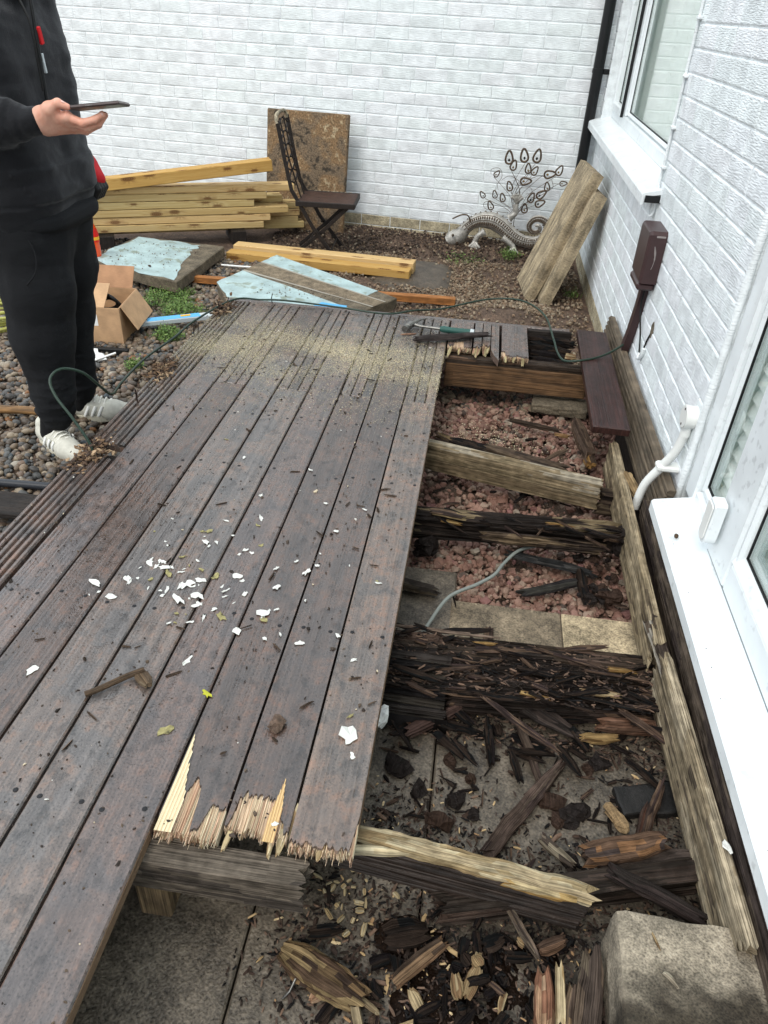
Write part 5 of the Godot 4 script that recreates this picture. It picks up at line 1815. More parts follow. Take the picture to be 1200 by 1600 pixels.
	solo("orange_timber", boxm(Vector3(-0.17, 0, -0.022), Vector3(0.17, 0.038, 0.022), 0.003), M.orange_timber, "short orange batten lying between the two painted slabs", "batten", Vector3(-1.61, 0.018, -4.235), Basis(Vector3.UP, 0.03))
	solo("white_stick", tubem(PackedVector3Array([Vector3(-0.12, 0.02, 0), Vector3(0.0, 0.022, 0.004), Vector3(0.12, 0.02, -0.01)]), 0.006, 6), M.paper, "thin white stick on the gravel behind the striped slab", "stick", Vector3(-1.48, 0.015, -4.55))
	# two slabs leaning on the house wall
	for q: Array in [[0.318, 0.77, 0.40, -4.715, "front of two straw-coloured slabs leaning against the house wall", 0.365], [0.408, 0.66, 0.40, -4.64, "rear of two straw-coloured slabs leaning against the house wall, half hidden", 0.33]]:
		var bs := Basis(Vector3.UP, 0.10) * Basis(Vector3.BACK, -float(q[5]))
		solo("leaning_slab", slab_rough(q[1], q[2], 0.072, int(q[1] * 100)), M.lean_slab, q[4], "slab", Vector3(q[0], 0.0, q[3]), bs)
	# orange drink bottle
	var bo := thing("drink_bottle", "orange drink bottle with a red cap standing on the painted slab", "bottle", Vector3(-2.275, 0.112, -4.26))
	var b := Build.new()
	var prof := [[0.0, 0.026], [0.004, 0.031], [0.06, 0.032], [0.075, 0.030], [0.085, 0.032], [0.13, 0.032], [0.165, 0.024], [0.19, 0.0135], [0.205, 0.013]]
	var pp := PackedVector3Array()
	var pr := PackedFloat32Array()
	for q: Array in prof:
		pp.append(Vector3(0, q[0], 0)); pr.append(q[1])
	b.tube(pp, pr, 16)
	part(bo, "body", b.done(), M.orange_drink)
	part(bo, "cap", tubem(PackedVector3Array([Vector3(0, 0.206, 0), Vector3(0, 0.228, 0)]), 0.0165, 16), M.red_cap)
	b = Build.new()
	b.tube(PackedVector3Array([Vector3(0, 0.088, 0), Vector3(0, 0.13, 0), Vector3(0, 0.162, 0)]), PackedFloat32Array([0.0327, 0.0327, 0.0257]), 16, false)
	part(bo, "label_sleeve", b.done(), M.label_red)
	part(bo, "label_band", tubem(PackedVector3Array([Vector3(0, 0.098, 0), Vector3(0, 0.116, 0)]), 0.0332, 16), M.label_yellow)
	_make_box()
	# spirit level, blue on one face
	var l := thing("spirit_level", "blue and grey spirit level lying on the weeds beside the deck edge", "spirit level", Vector3(-1.46, 0.045, -3.555))
	l.rotation.y = 0.56
	part(l, "beam", boxm(Vector3(-0.24, -0.004, -0.028), Vector3(0.26, 0.020, 0.028), 0.003), M.level_grey)
	part(l, "blue_face", boxm(Vector3(-0.20, 0.0195, -0.0245), Vector3(0.07, 0.0215, 0.0245), 0.0005), M.bright_blue)
	part(l, "end_cap", boxm(Vector3(-0.252, -0.005, -0.029), Vector3(-0.2395, 0.021, 0.029), 0.003), M.red_cap)
	part(l, "hand_hole", boxm(Vector3(0.12, 0.0195, -0.012), Vector3(0.20, 0.0208, 0.012), 0.0005), M.gasket)
	part(l, "vial", tubem(PackedVector3Array([Vector3(-0.03, 0.0225, 0), Vector3(0.02, 0.0225, 0)]), 0.006, 8), M.label_yellow)
	# weeds
	var w := [[-1.72, -3.93, 0.21, 760, "broad clump of green chickweed between box and painted slab"], [-1.56, -3.75, 0.15, 420, "green weeds growing behind the spirit level"], [-1.50, -3.38, 0.10, 330, "green weed tuft in front of the spirit level"], [-1.50, -2.98, 0.06, 120, "pale green weed tuft on pebbles beside the ribbed deck edge"], [0.22, -5.40, 0.10, 150, "small green weeds under the lizard ornament's tail"], [-2.0, -2.62, 0.05, 50, "tiny weed on the pebbles left of the person"], [-0.1, -5.2, 0.2, 60, "sparse weeds on the soil before the lizard ornament"], [0.60, -4.62, 0.07, 50, "weed growing behind the leaning slabs at the wall foot"]]
	for q: Array in w:
		_weed(q[0], q[1], q[2], q[3], q[4])
	# left edge: hose coil, handle, pipe
	var hc := Build.new()
	for k in 6:
		var pts := PackedVector3Array()
		for s in 41:
			var an := TAU * s / 40.0
			var r := 0.17 + 0.012 * sin(k * 2.1)
			pts.append(Vector3(cos(an) * r * 1.15, 0.012 + k * 0.017 + 0.005 * sin(an * 3.0 + k), sin(an) * r))
		hc.tube(pts, PackedFloat32Array([0.0085]), 7, false)
	solo("hose_coil", hc.done(), M.hose_yellow, "yellow garden hose coiled on the pebbles behind the person's leg", "hose", Vector3(-2.42, 0.01, -3.35))
	solo("tool_handle", tubem(PackedVector3Array([Vector3(-2.5, 0.035, -2.36), Vector3(-2.0, 0.034, -2.42), Vector3(-1.74, 0.033, -2.46), Vector3(-1.60, 0.03, -2.47)]), 0.0165, 12), M.handle_wood, "pale round wooden tool handle on the pebbles behind the front shoe", "handle")
	solo("grey_pipe", tubem(PackedVector3Array([Vector3(-2.3, 0.034, -1.92), Vector3(-1.6, 0.032, -1.945), Vector3(-1.33, 0.03, -1.965)]), 0.0145, 12), M.grey_pipe, "dark grey plastic pipe lying on the pebbles at the left edge", "pipe")
	solo("white_trim", boxm(Vector3(-2.3, 0.012, -1.905), Vector3(-1.36, 0.028, -1.86), 0.004), M.level_grey, "pale metal strip lying beside the dark pipe at the left edge", "strip")
	solo("outer_plank", boxm(Vector3(-2.2, 0.06, -1.84), Vector3(-1.20, 0.082, -1.72), 0.003), M.dark_timber, "dark grooved plank lying left of the deck's near corner", "plank")
	# scraps under the box
	for q: Array in [[-1.77, -3.08, 0.05], [-1.70, -3.03, 0.06], [-1.84, -3.05, 0.04]]:
		var cr := stone(int(q[0] * -900), 5, 7, 0.5, Vector3(q[2], 0.018, q[2] * 0.6), true)
		solo("plastic_scrap", cr, M.paper, "crumpled white plastic scrap on the pebbles before the cardboard box", "scrap", Vector3(q[0], 0.03, q[1]), Basis(Vector3.UP, q[2] * 50.0), "plastic scraps before the box")
	solo("white_tube", tubem(PackedVector3Array([Vector3(-0.05, 0.03, 0.04), Vector3(0.05, 0.055, -0.04)]), 0.005, 6), M.paper, "thin white tube on the pebbles before the cardboard box", "tube", Vector3(-1.66, 0.0, -3.0))
	solo("black_bar", boxm(Vector3(-0.09, 0.0, -0.012), Vector3(0.09, 0.02, 0.012), 0.003), M.black_rubber, "short black bar lying in front of the cardboard box", "bar", Vector3(-1.68, 0.02, -3.12), Basis(Vector3.UP, 0.1))


func slab_rough(length: float, wide: float, th: float, seed_: int) -> ArrayMesh:
	# stands on z-y: thickness along x, foot at y = 0, riven faces
	var b := Build.new()
	for s: float in [-1.0, 1.0]:
		b.sheet(14, 22, func(u: float, v: float) -> Vector3:
			var rim := 1.0 if u > 0.0 and u < 1.0 and v > 0.0 and v < 1.0 else 0.0
			return Vector3(s * (th * 0.5 - 0.004 * (1.0 - rim) + rim * 0.006 * nz(u * 300.0 + seed_ * 9.0, v * 160.0, s * 40.0)), v * length, (u - 0.5) * wide), Vector3(s, 0, 0), func(q: Vector3) -> Vector2: return Vector2(q.z, q.y))
	var rim_pts := []
	for k in 14:
		rim_pts.append(Vector2(k / 14.0, 0.0))
	for k in 22:
		rim_pts.append(Vector2(1.0, k / 22.0))
	for k in 14:
		rim_pts.append(Vector2(1.0 - k / 14.0, 1.0))
	for k in 22:
		rim_pts.append(Vector2(0.0, 1.0 - k / 22.0))
	for i in rim_pts.size():
		var p: Vector2 = rim_pts[i]
		var q: Vector2 = rim_pts[(i + 1) % rim_pts.size()]
		var x := th * 0.5 - 0.004
		var out := Vector3(0, (p.y + q.y) * 0.5 - 0.5, (p.x + q.x) * 0.5 - 0.5)
		var bump := 0.004 * nz(i * 60.0, seed_ * 5.0)
		var mp := Vector3(0, p.y * length, (p.x - 0.5) * wide) + out * (0.01 + bump)
		var mq := Vector3(0, q.y * length, (q.x - 0.5) * wide) + out * (0.01 + 0.004 * nz((i + 1) % rim_pts.size() * 60.0, seed_ * 5.0))
		for s: float in [-1.0, 1.0]:
			b.quad(Vector3(s * x, p.y * length, (p.x - 0.5) * wide), Vector3(s * x, q.y * length, (q.x - 0.5) * wide), mq, mp, out, Vector2(p.x, p.y), Vector2(q.x, q.y), Vector2(q.x + 0.03, q.y), Vector2(p.x + 0.03, p.y))
	return b.done()


func _make_box() -> void:
	var bx := thing("cardboard_box", "open brown cardboard box on the pebbles behind the person's legs", "box", Vector3(-1.87, 0.005, -3.37))
	bx.rotation.y = 0.13
	var w := 0.185
	var dd := 0.15
	var h := 0.185
	var b := Build.new()
	for q: Array in [[Vector3(-w, 0, dd - 0.004), Vector3(w, h, dd)], [Vector3(-w, 0, -dd), Vector3(w, h, -dd + 0.004)], [Vector3(-w, 0, -dd + 0.004), Vector3(-w + 0.004, h, dd - 0.004)], [Vector3(w - 0.004, 0, -dd + 0.004), Vector3(w, h, dd - 0.004)], [Vector3(-w + 0.004, 0, -dd + 0.004), Vector3(w - 0.004, 0.004, dd - 0.004)]]:
		b.box(q[0], q[1], 0.0008)
	part(bx, "carton", b.done(), M.cardboard)
	part(bx, "flap", boxm(Vector3(-w + 0.01, 0, -0.002), Vector3(w - 0.07, 0.15, 0.002), 0.0008), M.cardboard, Vector3(0, h, dd - 0.003), Basis(Vector3.RIGHT, -1.05))
	part(bx, "flap", boxm(Vector3(-0.002, -0.13, -dd + 0.01), Vector3(0.002, 0, dd - 0.02), 0.0008), M.cardboard, Vector3(w + 0.003, h, 0.0), Basis(Vector3.BACK, 0.55))
	part(bx, "flap", boxm(Vector3(-w + 0.005, 0, -0.002), Vector3(w - 0.02, 0.12, 0.002), 0.0008), M.cardboard_in, Vector3(0, h, -dd + 0.002), Basis(Vector3.RIGHT, -0.75))
	part(bx, "flap", boxm(Vector3(-0.002, 0, -dd + 0.02), Vector3(0.002, 0.12, dd - 0.02), 0.0008), M.cardboard, Vector3(-w + 0.002, h, 0.0), Basis(Vector3.BACK, 0.5))
	var lb := part(bx, "shipping_label", boxm(Vector3(0.0, 0.095, dd + 0.0002), Vector3(0.075, 0.15, dd + 0.0008), 0.0), M.paper)
	b = Build.new()
	var x := 0.012
	var r := RandomNumberGenerator.new()
	r.seed = 12
	while x < 0.062:
		var ww := r.randf_range(0.001, 0.003)
		b.box(Vector3(x, 0.118, dd + 0.0009), Vector3(x + ww, 0.143, dd + 0.0012), 0.0)
		x += ww + r.randf_range(0.001, 0.0025)
	b.box(Vector3(0.012, 0.106, dd + 0.0009), Vector3(0.05, 0.109, dd + 0.0012), 0.0)
	part(lb, "barcode", b.done(), M.ink)
	b = Build.new()
	for k in 4:
		var pts := PackedVector3Array()
		for s in 25:
			var an := TAU * s / 24.0
			pts.append(Vector3(cos(an) * 0.05, sin(an) * 0.035 + 0.01 * k, 0.012 * k + 0.008 * sin(an * 2.0)))
		b.tube(pts, PackedFloat32Array([0.008]), 7, false)
	solo("black_cable_coil", b.done(), M.black_rubber, "coil of black cable sticking out of the cardboard box", "cable", Vector3(-1.765, 0.155, -3.37))


func _weed(x: float, z: float, r: float, n: int, label: String) -> void:
	var b := Build.new()
	var greens := [Color(0.16, 0.29, 0.06), Color(0.22, 0.36, 0.08), Color(0.11, 0.21, 0.045), Color(0.29, 0.41, 0.11), Color(0.19, 0.31, 0.07)]
	for i in n * 3:
		var a := rng.randf() * TAU
		var d := r * sqrt(rng.randf()) * (0.7 + 0.5 * nz(cos(a) * 120.0 + x * 300.0, sin(a) * 120.0 + z * 300.0))
		var hgt := absf(rng.randfn(0.0, 0.022)) * (1.3 - d / r) + 0.008
		var q := Vector3(cos(a) * d, ground_y(x + cos(a) * d, z + sin(a) * d) + hgt + 0.006, sin(a) * d)
		var dir := Vector3(rng.randf_range(-1, 1), rng.randf_range(-0.1, 0.9), rng.randf_range(-1, 1)).normalized()
		var wd := dir.cross(Vector3(rng.randf_range(-0.4, 0.4), 1, rng.randf_range(-0.4, 0.4))).normalized()
		var s := rng.randf_range(0.006, 0.015)
		var up := wd.cross(dir)
		if up.y < 0:
			up = -up
		var c := pick(greens, 0.25)
		var m := q + dir * s * 0.5 - up * s * 0.1
		b.quad(q, m + wd * s * 0.32, q + dir * s, m - wd * s * 0.32, up, Vector2.ZERO, Vector2.RIGHT, Vector2.ONE, Vector2.DOWN, c)
	for i in n / 3:
		var a := rng.randf() * TAU
		var d := r * rng.randf() * 0.9
		var y := ground_y(x + cos(a) * d, z + sin(a) * d)
		b.tube(PackedVector3Array([Vector3(cos(a) * d, y, sin(a) * d), Vector3(cos(a) * d * 1.1, y + 0.02, sin(a) * d * 1.1), Vector3(cos(a) * d * 1.25, y + rng.randf_range(0.02, 0.05), sin(a) * d * 1.25)]), PackedFloat32Array([0.0011, 0.0009, 0.0005]), 4, false, Vector3.ONE, Color(0.14, 0.22, 0.06))
	solo("weed_clump", b.done(), M.leaf, label, "weed", Vector3(x, 0, z))


# ---------------------------------------------------------------- folding chair, side on
func make_chair() -> void:
	var c := thing("folding_chair", "rusty folding metal garden chair seen side on before the stained slab", "chair", Vector3(-1.02, 0.0, -5.17))
	c.rotation.y = 0.06
	var sy := 0.35
	for s: float in [-1.0, 1.0]:
		var z: float = s * 0.165
		var b := Build.new()
		# back upright running on as the front leg
		_bar(b, [Vector3(-0.315, 0.815, z), Vector3(-0.275, 0.60, z), Vector3(-0.235, 0.42, z), Vector3(-0.185, sy - 0.01, z), Vector3(-0.10, 0.20, z), Vector3(0.055, 0.0, z)], 0.011, 0.024)
		part(c, "back_leg_bar", b.done(), M.chair_metal)
		b = Build.new()
		_bar(b, [Vector3(0.13, sy - 0.02, z * 0.88), Vector3(-0.02, 0.185, z * 0.88), Vector3(-0.24, 0.0, z * 0.88)], 0.011, 0.024)
		part(c, "leg", b.done(), M.chair_metal)
		part(c, "pivot", tubem(PackedVector3Array([Vector3(-0.085, 0.165, z - 0.02), Vector3(-0.085, 0.165, z + 0.02)]), 0.007, 8), M.chair_metal)
	var b := Build.new()
	b.tube(curve([Vector3(-0.315, 0.80, -0.165), Vector3(-0.325, 0.84, -0.14), Vector3(-0.33, 0.85, 0.0), Vector3(-0.325, 0.84, 0.14), Vector3(-0.315, 0.80, 0.165)], 0.02), PackedFloat32Array([0.011]), 8)
	part(c, "top_rail", b.done(), M.worn_edge)
	# wrought scrolls in the back
	b = Build.new()
	for k in 5:
		var y0 := 0.44 + k * 0.075
		var x0 := -0.238 - (y0 - 0.42) * 0.2
		for s: float in [-1.0, 1.0]:
			var pts := PackedVector3Array()
			for i in 15:
				var f := i / 14.0
				pts.append(Vector3(x0 - 0.015 * f, y0 + 0.075 * f, s * (0.02 + 0.11 * sin(f * PI))))
			b.tube(pts, PackedFloat32Array([0.0055]), 6, false)
	for z in [-0.06, 0.06]:
		b.tube(PackedVector3Array([Vector3(-0.19, sy, z), Vector3(-0.27, 0.60, z), Vector3(-0.32, 0.82, z)]), PackedFloat32Array([0.005]), 6)
	part(c, "back_scroll", b.done(), M.chair_metal)
	part(c, "seat", boxm(Vector3(-0.205, sy - 0.012, -0.172), Vector3(0.172, sy + 0.006, 0.172), 0.006), M.chair_seat)
	b = Build.new()
	for q: Array in [[Vector3(-0.21, sy - 0.024, 0.168), Vector3(0.178, sy + 0.009, 0.180)], [Vector3(-0.21, sy - 0.024, -0.180), Vector3(0.178, sy + 0.009, -0.168)], [Vector3(0.168, sy - 0.024, -0.168), Vector3(0.180, sy + 0.009, 0.168)]]:
		b.box(q[0], q[1], 0.003)
	part(c, "seat_frame", b.done(), M.chair_metal)
	b = Build.new()
	for k in 9:
		var x := -0.14 + k * 0.03
		b.box(Vector3(x, sy + 0.009, -0.179), Vector3(x + rng.randf_range(0.008, 0.026), sy + 0.0105, -0.170), 0.0004)
	part(c, "worn_paint", b.done(), M.worn_edge)
	for y in [0.05, 0.09]:
		part(c, "cross_bar", tubem(PackedVector3Array([Vector3(0.02 if y < 0.07 else -0.135, y, -0.165), Vector3(0.02 if y < 0.07 else -0.135, y, 0.165)]), 0.006, 8), M.chair_metal)


func _bar(b: Build, pts: Array, thick: float, deep: float) -> void:
	for i in pts.size() - 1:
		var p: Vector3 = pts[i]
		var q: Vector3 = pts[i + 1]
		var d := (q - p).normalized()
		var s := d.cross(Vector3.BACK).normalized()
		b.box(Vector3(0, -deep * 0.5, -thick * 0.5), Vector3(p.distance_to(q) + deep * 0.3, deep * 0.5, thick * 0.5), 0.002, Vector2.ZERO, Color.WHITE, Transform3D(Basis(d, -s, Vector3.BACK), p))


# ---------------------------------------------------------------- lizard ornament with peacock plumes
func _orn(x: float, y: float, off := 0.0) -> Vector3:
	# ornament drawing units (about 0.8 mm) to metres on the ornament's own upright plane
	return Vector3((x - 560.0) * 0.000775, (930.0 - y) * 0.000815 - 0.035, off)


func make_ornament() -> void:
	var o := thing("lizard_ornament", "silver metal lizard ornament with a coiled tail leaning at the back wall's foot", "garden ornament", Vector3(0.125, 0.03, -5.56))
	o.rotation.y = -0.105
	var b := Build.new()
	var pts := []
	var rad := PackedFloat32Array()
	var path := [[95, 880, 34], [130, 860, 58], [175, 840, 66], [215, 815, 60], [250, 765, 46], [300, 715, 44], [360, 680, 52], [430, 665, 62], [510, 670, 66], [590, 705, 64], [660, 750, 58], [740, 790, 50], [830, 812, 42], [910, 805, 36], [975, 765, 31], [1010, 700, 27], [985, 640, 24], [925, 612, 21], [865, 625, 18], [832, 670, 16], [850, 715, 14], [895, 728, 12], [930, 705, 10], [925, 675, 8], [897, 668, 6], [885, 682, 4]]
	for q: Array in path:
		pts.append(_orn(q[0], q[1], 0.03 if q[0] < 800 else 0.02))
	var cp := PackedVector3Array()
	for i in pts.size() - 1:
		for k in 4:
			cp.append(pts[i].cubic_interpolate(pts[i + 1], pts[maxi(i - 1, 0)], pts[mini(i + 2, pts.size() - 1)], k / 4.0))
			rad.append(lerpf(path[i][2], path[i + 1][2], k / 4.0) * 0.00090 + (0.006 if path[i][0] > 800 else 0.0))
	b.tube(cp, rad, 16, true, Vector3(1, 1, 0.38))
	part(o, "body", b.done(), M.silver)
	for off: float in [-0.62, 0.05, 0.62]:
		var ln := PackedVector3Array()
		for i in range(16, cp.size() - 8):
			var dd := (cp[i + 1] - cp[i - 1]).normalized()
			ln.append(cp[i] + Vector3(-dd.y, dd.x, 0) * rad[i] * off + Vector3(0, 0, rad[i] * 0.38 * sqrt(1.0 - off * off) + 0.001))
		part(o, "line", tubem(ln, 0.0022, 5), M.plume)
	var sc := []
	for i in range(18, cp.size() - 12):
		var dd := (cp[i + 1] - cp[i - 1]).normalized()
		for off: float in [-0.34, 0.34]:
			sc.append(Transform3D(Basis(dd, Vector3(-dd.y, dd.x, 0), Vector3.BACK) * Basis.from_scale(Vector3(0.006, rad[i] * 0.2, 0.0022)), cp[i] + Vector3(-dd.y, dd.x, 0) * rad[i] * off + Vector3(0, 0, rad[i] * 0.36)))
	many(o, "scales", stone(4, 5, 8, 0.0, Vector3.ONE, false), M.plume, sc, [])
	# raised ribbed line of beads along the back
	var bd := []
	for i in range(18, cp.size() - 6):
		var d := (cp[mini(i + 1, cp.size() - 1)] - cp[i - 1]).normalized()
		var s := Vector3(-d.y, d.x, 0)
		for k in 2:
			bd.append(Transform3D(Basis.from_scale(Vector3.ONE * (0.0030 if k == 0 else 0.0024)), cp[i].lerp(cp[i - 1], k * 0.5) + s * rad[i] * (0.15 if k == 0 else -0.45) + Vector3(0, 0, rad[i] * 0.36)))
	many(o, "beads", stone(2, 5, 7, 0.0, Vector3.ONE, false), M.steel, bd, [])
	b = Build.new()
	for i in range(14, 66):
		var d := (cp[i + 1] - cp[i - 1]).normalized()
		var s := Vector3(-d.y, d.x, 0)
		var p := cp[i] + s * rad[i] * 0.98
		if i % 2 == 0:
			b.flat_tri(p - d * 0.008, p + d * 0.008, p + s * 0.010 + d * 0.003, Vector3.BACK)
			b.flat_tri(p - d * 0.008 + Vector3(0, 0, -0.004), p + d * 0.008 + Vector3(0, 0, -0.004), p + s * 0.010 + d * 0.003, Vector3.FORWARD)
	part(o, "crest", b.done(), M.plume)
	b = Build.new()
	for q: Vector3 in [_orn(150, 815, 0.062), _orn(195, 880, 0.058)]:
		b.tube(PackedVector3Array([q - Vector3(0, 0, 0.012), q, q + Vector3(0, 0, 0.006)]), PackedFloat32Array([0.010, 0.009, 0.004]), 10)
	part(o, "eye", b.done(), M.plume)
	# legs with splayed feet
	for q: Array in [[[440, 760, 385, 800, 360, 850], 360, 855], [[610, 790, 680, 830, 720, 862], 722, 868], [[640, 640, 690, 590, 680, 520], 690, 500], [[300, 690, 270, 640, 210, 640, 130, 680], 0, 0]]:
		b = Build.new()
		var lp := []
		for k in range(0, q[0].size(), 2):
			lp.append(_orn(q[0][k], q[0][k + 1], 0.045 if q[1] != 690 else 0.0))
		var first: float = 0.030 if q[1] > 0 else 0.008
		b.tube(curve(lp, 0.01), PackedFloat32Array([first, first * 0.9, first * 0.75, first * 0.65]), 9, true, Vector3(1, 1, 0.6))
		if q[1] > 0:
			for k in 5:
				var a := (PI * 0.5 + (k - 2) * 0.42) * (-1.0 if q[1] == 690 else 1.0)
				var f := _orn(q[1], q[2], lp[-1].z)
				var tip := f + Vector3(cos(a) * -0.052, -sin(a) * 0.052, 0.014)
				b.tube(PackedVector3Array([f, f.lerp(tip, 0.5) + Vector3(0, 0, 0.004), tip.lerp(f, 0.1), tip]), PackedFloat32Array([0.019, 0.011, 0.010, 0.012]), 7, true, Vector3(1, 1, 0.6))
		part(o, "leg" if q[1] > 0 else "tongue_scroll", b.done(), M.silver if q[1] > 0 else M.plume)
	# open ornament of plumes on wires
	var p := thing("plume_ornament", "fan of metal peacock-feather eyes on curling wires behind the lizard", "garden ornament", Vector3(0.125, 0.03, -5.60))
	p.rotation.y = -0.105
	var eyes := [[573, 175, 58, 0.1], [620, 230, 46, -0.2], [703, 150, 58, 0.2], [752, 245, 44, 0.1], [815, 145, 58, -0.15], [810, 257, 42, -0.5], [480, 305, 34, -0.7], [740, 340, 52, -1.45], [940, 270, 54, -1.35], [1022, 238, 46, -0.4], [1072, 330, 34, -1.4], [940, 370, 40, 0.2], [895, 435, 50, -0.9], [895, 505, 48, -1.1], [815, 470, 46, -0.3], [610, 395, 44, 0.35], [487, 470, 36, 0.3], [560, 490, 40, 0.3], [377, 482, 34, 0.7], [460, 565, 42, 0.5], [770, 560, 44, 0.1]]
	b = Build.new()
	var root := _orn(690, 640)
	for e: Array in eyes:
		var tip := _orn(e[0], e[1])
		var low := tip + Vector3(sin(e[3]), -cos(e[3]), 0) * float(e[2]) * 0.0008
		var mid := root.lerp(low, 0.55) + Vector3((low.y - root.y) * 0.16 * (1.0 if e[0] < 700 else -1.0), 0.01, 0.0)
		b.tube(curve([root, root.lerp(mid, 0.5) + Vector3(0, 0.012, 0), mid, low], 0.02), PackedFloat32Array([0.0016]), 5, false)
	for q: Array in [[[530, 350, 600, 310, 690, 345], 1], [[510, 430, 500, 380, 530, 320, 500, 260, 430, 270, 430, 310], 1], [[780, 320, 850, 290, 900, 290], 1], [[700, 430, 720, 390, 800, 390, 810, 430, 760, 440], 1], [[930, 410, 990, 370, 970, 310], 1], [[640, 520, 690, 430, 720, 480], 1], [[440, 600, 400, 580, 400, 540, 460, 520], 1], [[1010, 640, 1050, 620, 1000, 600], 1], [[980, 340, 1040, 335], 1]]:
		var cpts := []
		for k in range(0, q[0].size(), 2):
			cpts.append(_orn(q[0][k], q[0][k + 1]))
		b.tube(curve(cpts, 0.01), PackedFloat32Array([0.0016]), 5, false)
	part(p, "wires", b.done(), M.plume)
	for e: Array in eyes:
		var ring := Build.new()
		var s := float(e[2]) * 0.00070
		var outer := PackedVector3Array()
		for i in 25:
			var a := TAU * i / 24.0
			var w := 0.60 * sin(a) * (1.0 - 0.32 * cos(a))
			outer.append(Vector3(w * s, cos(a) * s * (1.18 if cos(a) > 0.0 else 0.85), 0))
		ring.tube(outer, PackedFloat32Array([s * 0.17]), 7, false, Vector3(1, 1, 0.6))
		var ey := part(p, "plume_eye", ring.done(), M.plume, _orn(e[0], e[1], 0.004), Basis(Vector3.BACK, e[3]))
		part(ey, "bead", stone(int(e[0]), 5, 8, 0.0, Vector3(s * 0.2, s * 0.24, s * 0.12), false), M.plume_gold if int(e[0]) % 2 == 0 else M.gasket, Vector3(0, -s * 0.28, 0))
	part(p, "stake", tubem(PackedVector3Array([root, Vector3(root.x, -0.05, 0.0)]), 0.003, 6), M.plume)


func make_cable() -> void:
	var c := thing("green_cable", "dark green cable looping by the shoes, over the deck end, to the brown duct", "cable")
	var pts := [Vector3(-1.125, 0.235, -1.875), Vector3(-1.14, 0.28, -1.885), Vector3(-1.19, 0.345, -1.905), Vector3(-1.245, 0.40, -1.93), Vector3(-1.27, 0.44, -1.96), Vector3(-1.25, 0.46, -2.0), Vector3(-1.205, 0.435, -2.04), Vector3(-1.185, 0.36, -2.1), Vector3(-1.205, 0.285, -2.2), Vector3(-1.24, 0.26, -2.35), Vector3(-1.26, 0.245, -2.6), Vector3(-1.235, 0.24, -2.85), Vector3(-1.215, 0.245, -3.05), Vector3(-1.12, 0.262, -3.31), Vector3(-1.0, 0.255, -3.365), Vector3(-0.88, 0.255, -3.385), Vector3(-0.62, 0.255, -3.36), Vector3(-0.40, 0.25, -3.345), Vector3(-0.27, 0.252, -3.42), Vector3(-0.15, 0.21, -3.60), Vector3(0.07, 0.235, -3.73), Vector3(0.24, 0.255, -3.70), Vector3(0.34, 0.275, -3.46), Vector3(0.372, 0.262, -3.2), Vector3(0.385, 0.248, -3.08), Vector3(0.41, 0.244, -3.0), Vector3(0.47, 0.256, -2.985), Vector3(0.54, 0.262, -3.02), Vector3(0.60, 0.275, -3.06), Vector3(0.655, 0.30, -3.10)]
	part(c, "sheath", tubem(curve(pts, 0.012), 0.0046, 8), M.green_cable)


# ---------------------------------------------------------------- the opened pit: rotten joists and debris
const BLACKS := [Color(0.018, 0.014, 0.012), Color(0.030, 0.022, 0.018), Color(0.013, 0.012, 0.012), Color(0.048, 0.032, 0.025)]
const BROWNS := [Color(0.13, 0.085, 0.062), Color(0.085, 0.058, 0.045), Color(0.17, 0.11, 0.078), Color(0.06, 0.043, 0.036)]
const TANS := [Color(0.42, 0.29, 0.15), Color(0.52, 0.37, 0.20), Color(0.34, 0.21, 0.11), Color(0.60, 0.46, 0.27)]
const GREYS := [Color(0.15, 0.115, 0.085), Color(0.21, 0.165, 0.12), Color(0.11, 0.085, 0.068), Color(0.18, 0.13, 0.095)]
const PINKS := [Color(0.46, 0.25, 0.15), Color(0.54, 0.33, 0.20), Color(0.36, 0.18, 0.11), Color(0.60, 0.40, 0.26)]


func shard(called: String, label: String, category: String, from: Vector3, to: Vector3, w: float, th: float, cols: Array, seed_: int, group := "", roll := 0.0) -> MeshInstance3D:
	var d := to - from
	return solo(called, splinter(seed_, d.length(), w, th, cols, 13, maxi(8, int(d.length() / 0.014))), M.splinter, label, category, from, lay(d, roll), group)


func rotcol(a: Color, b: Color, c: Color, t0: float, t1: float, seed_: float) -> Callable:
	return func(q: Vector3, s: float) -> Color:
		var v := nz(s * 2300.0 + seed_, q.x * 260.0, seed_) + 0.35 * nz(s * 6000.0, q.x * 900.0, seed_)
		return a if v < t0 else (b if v < t1 else c)


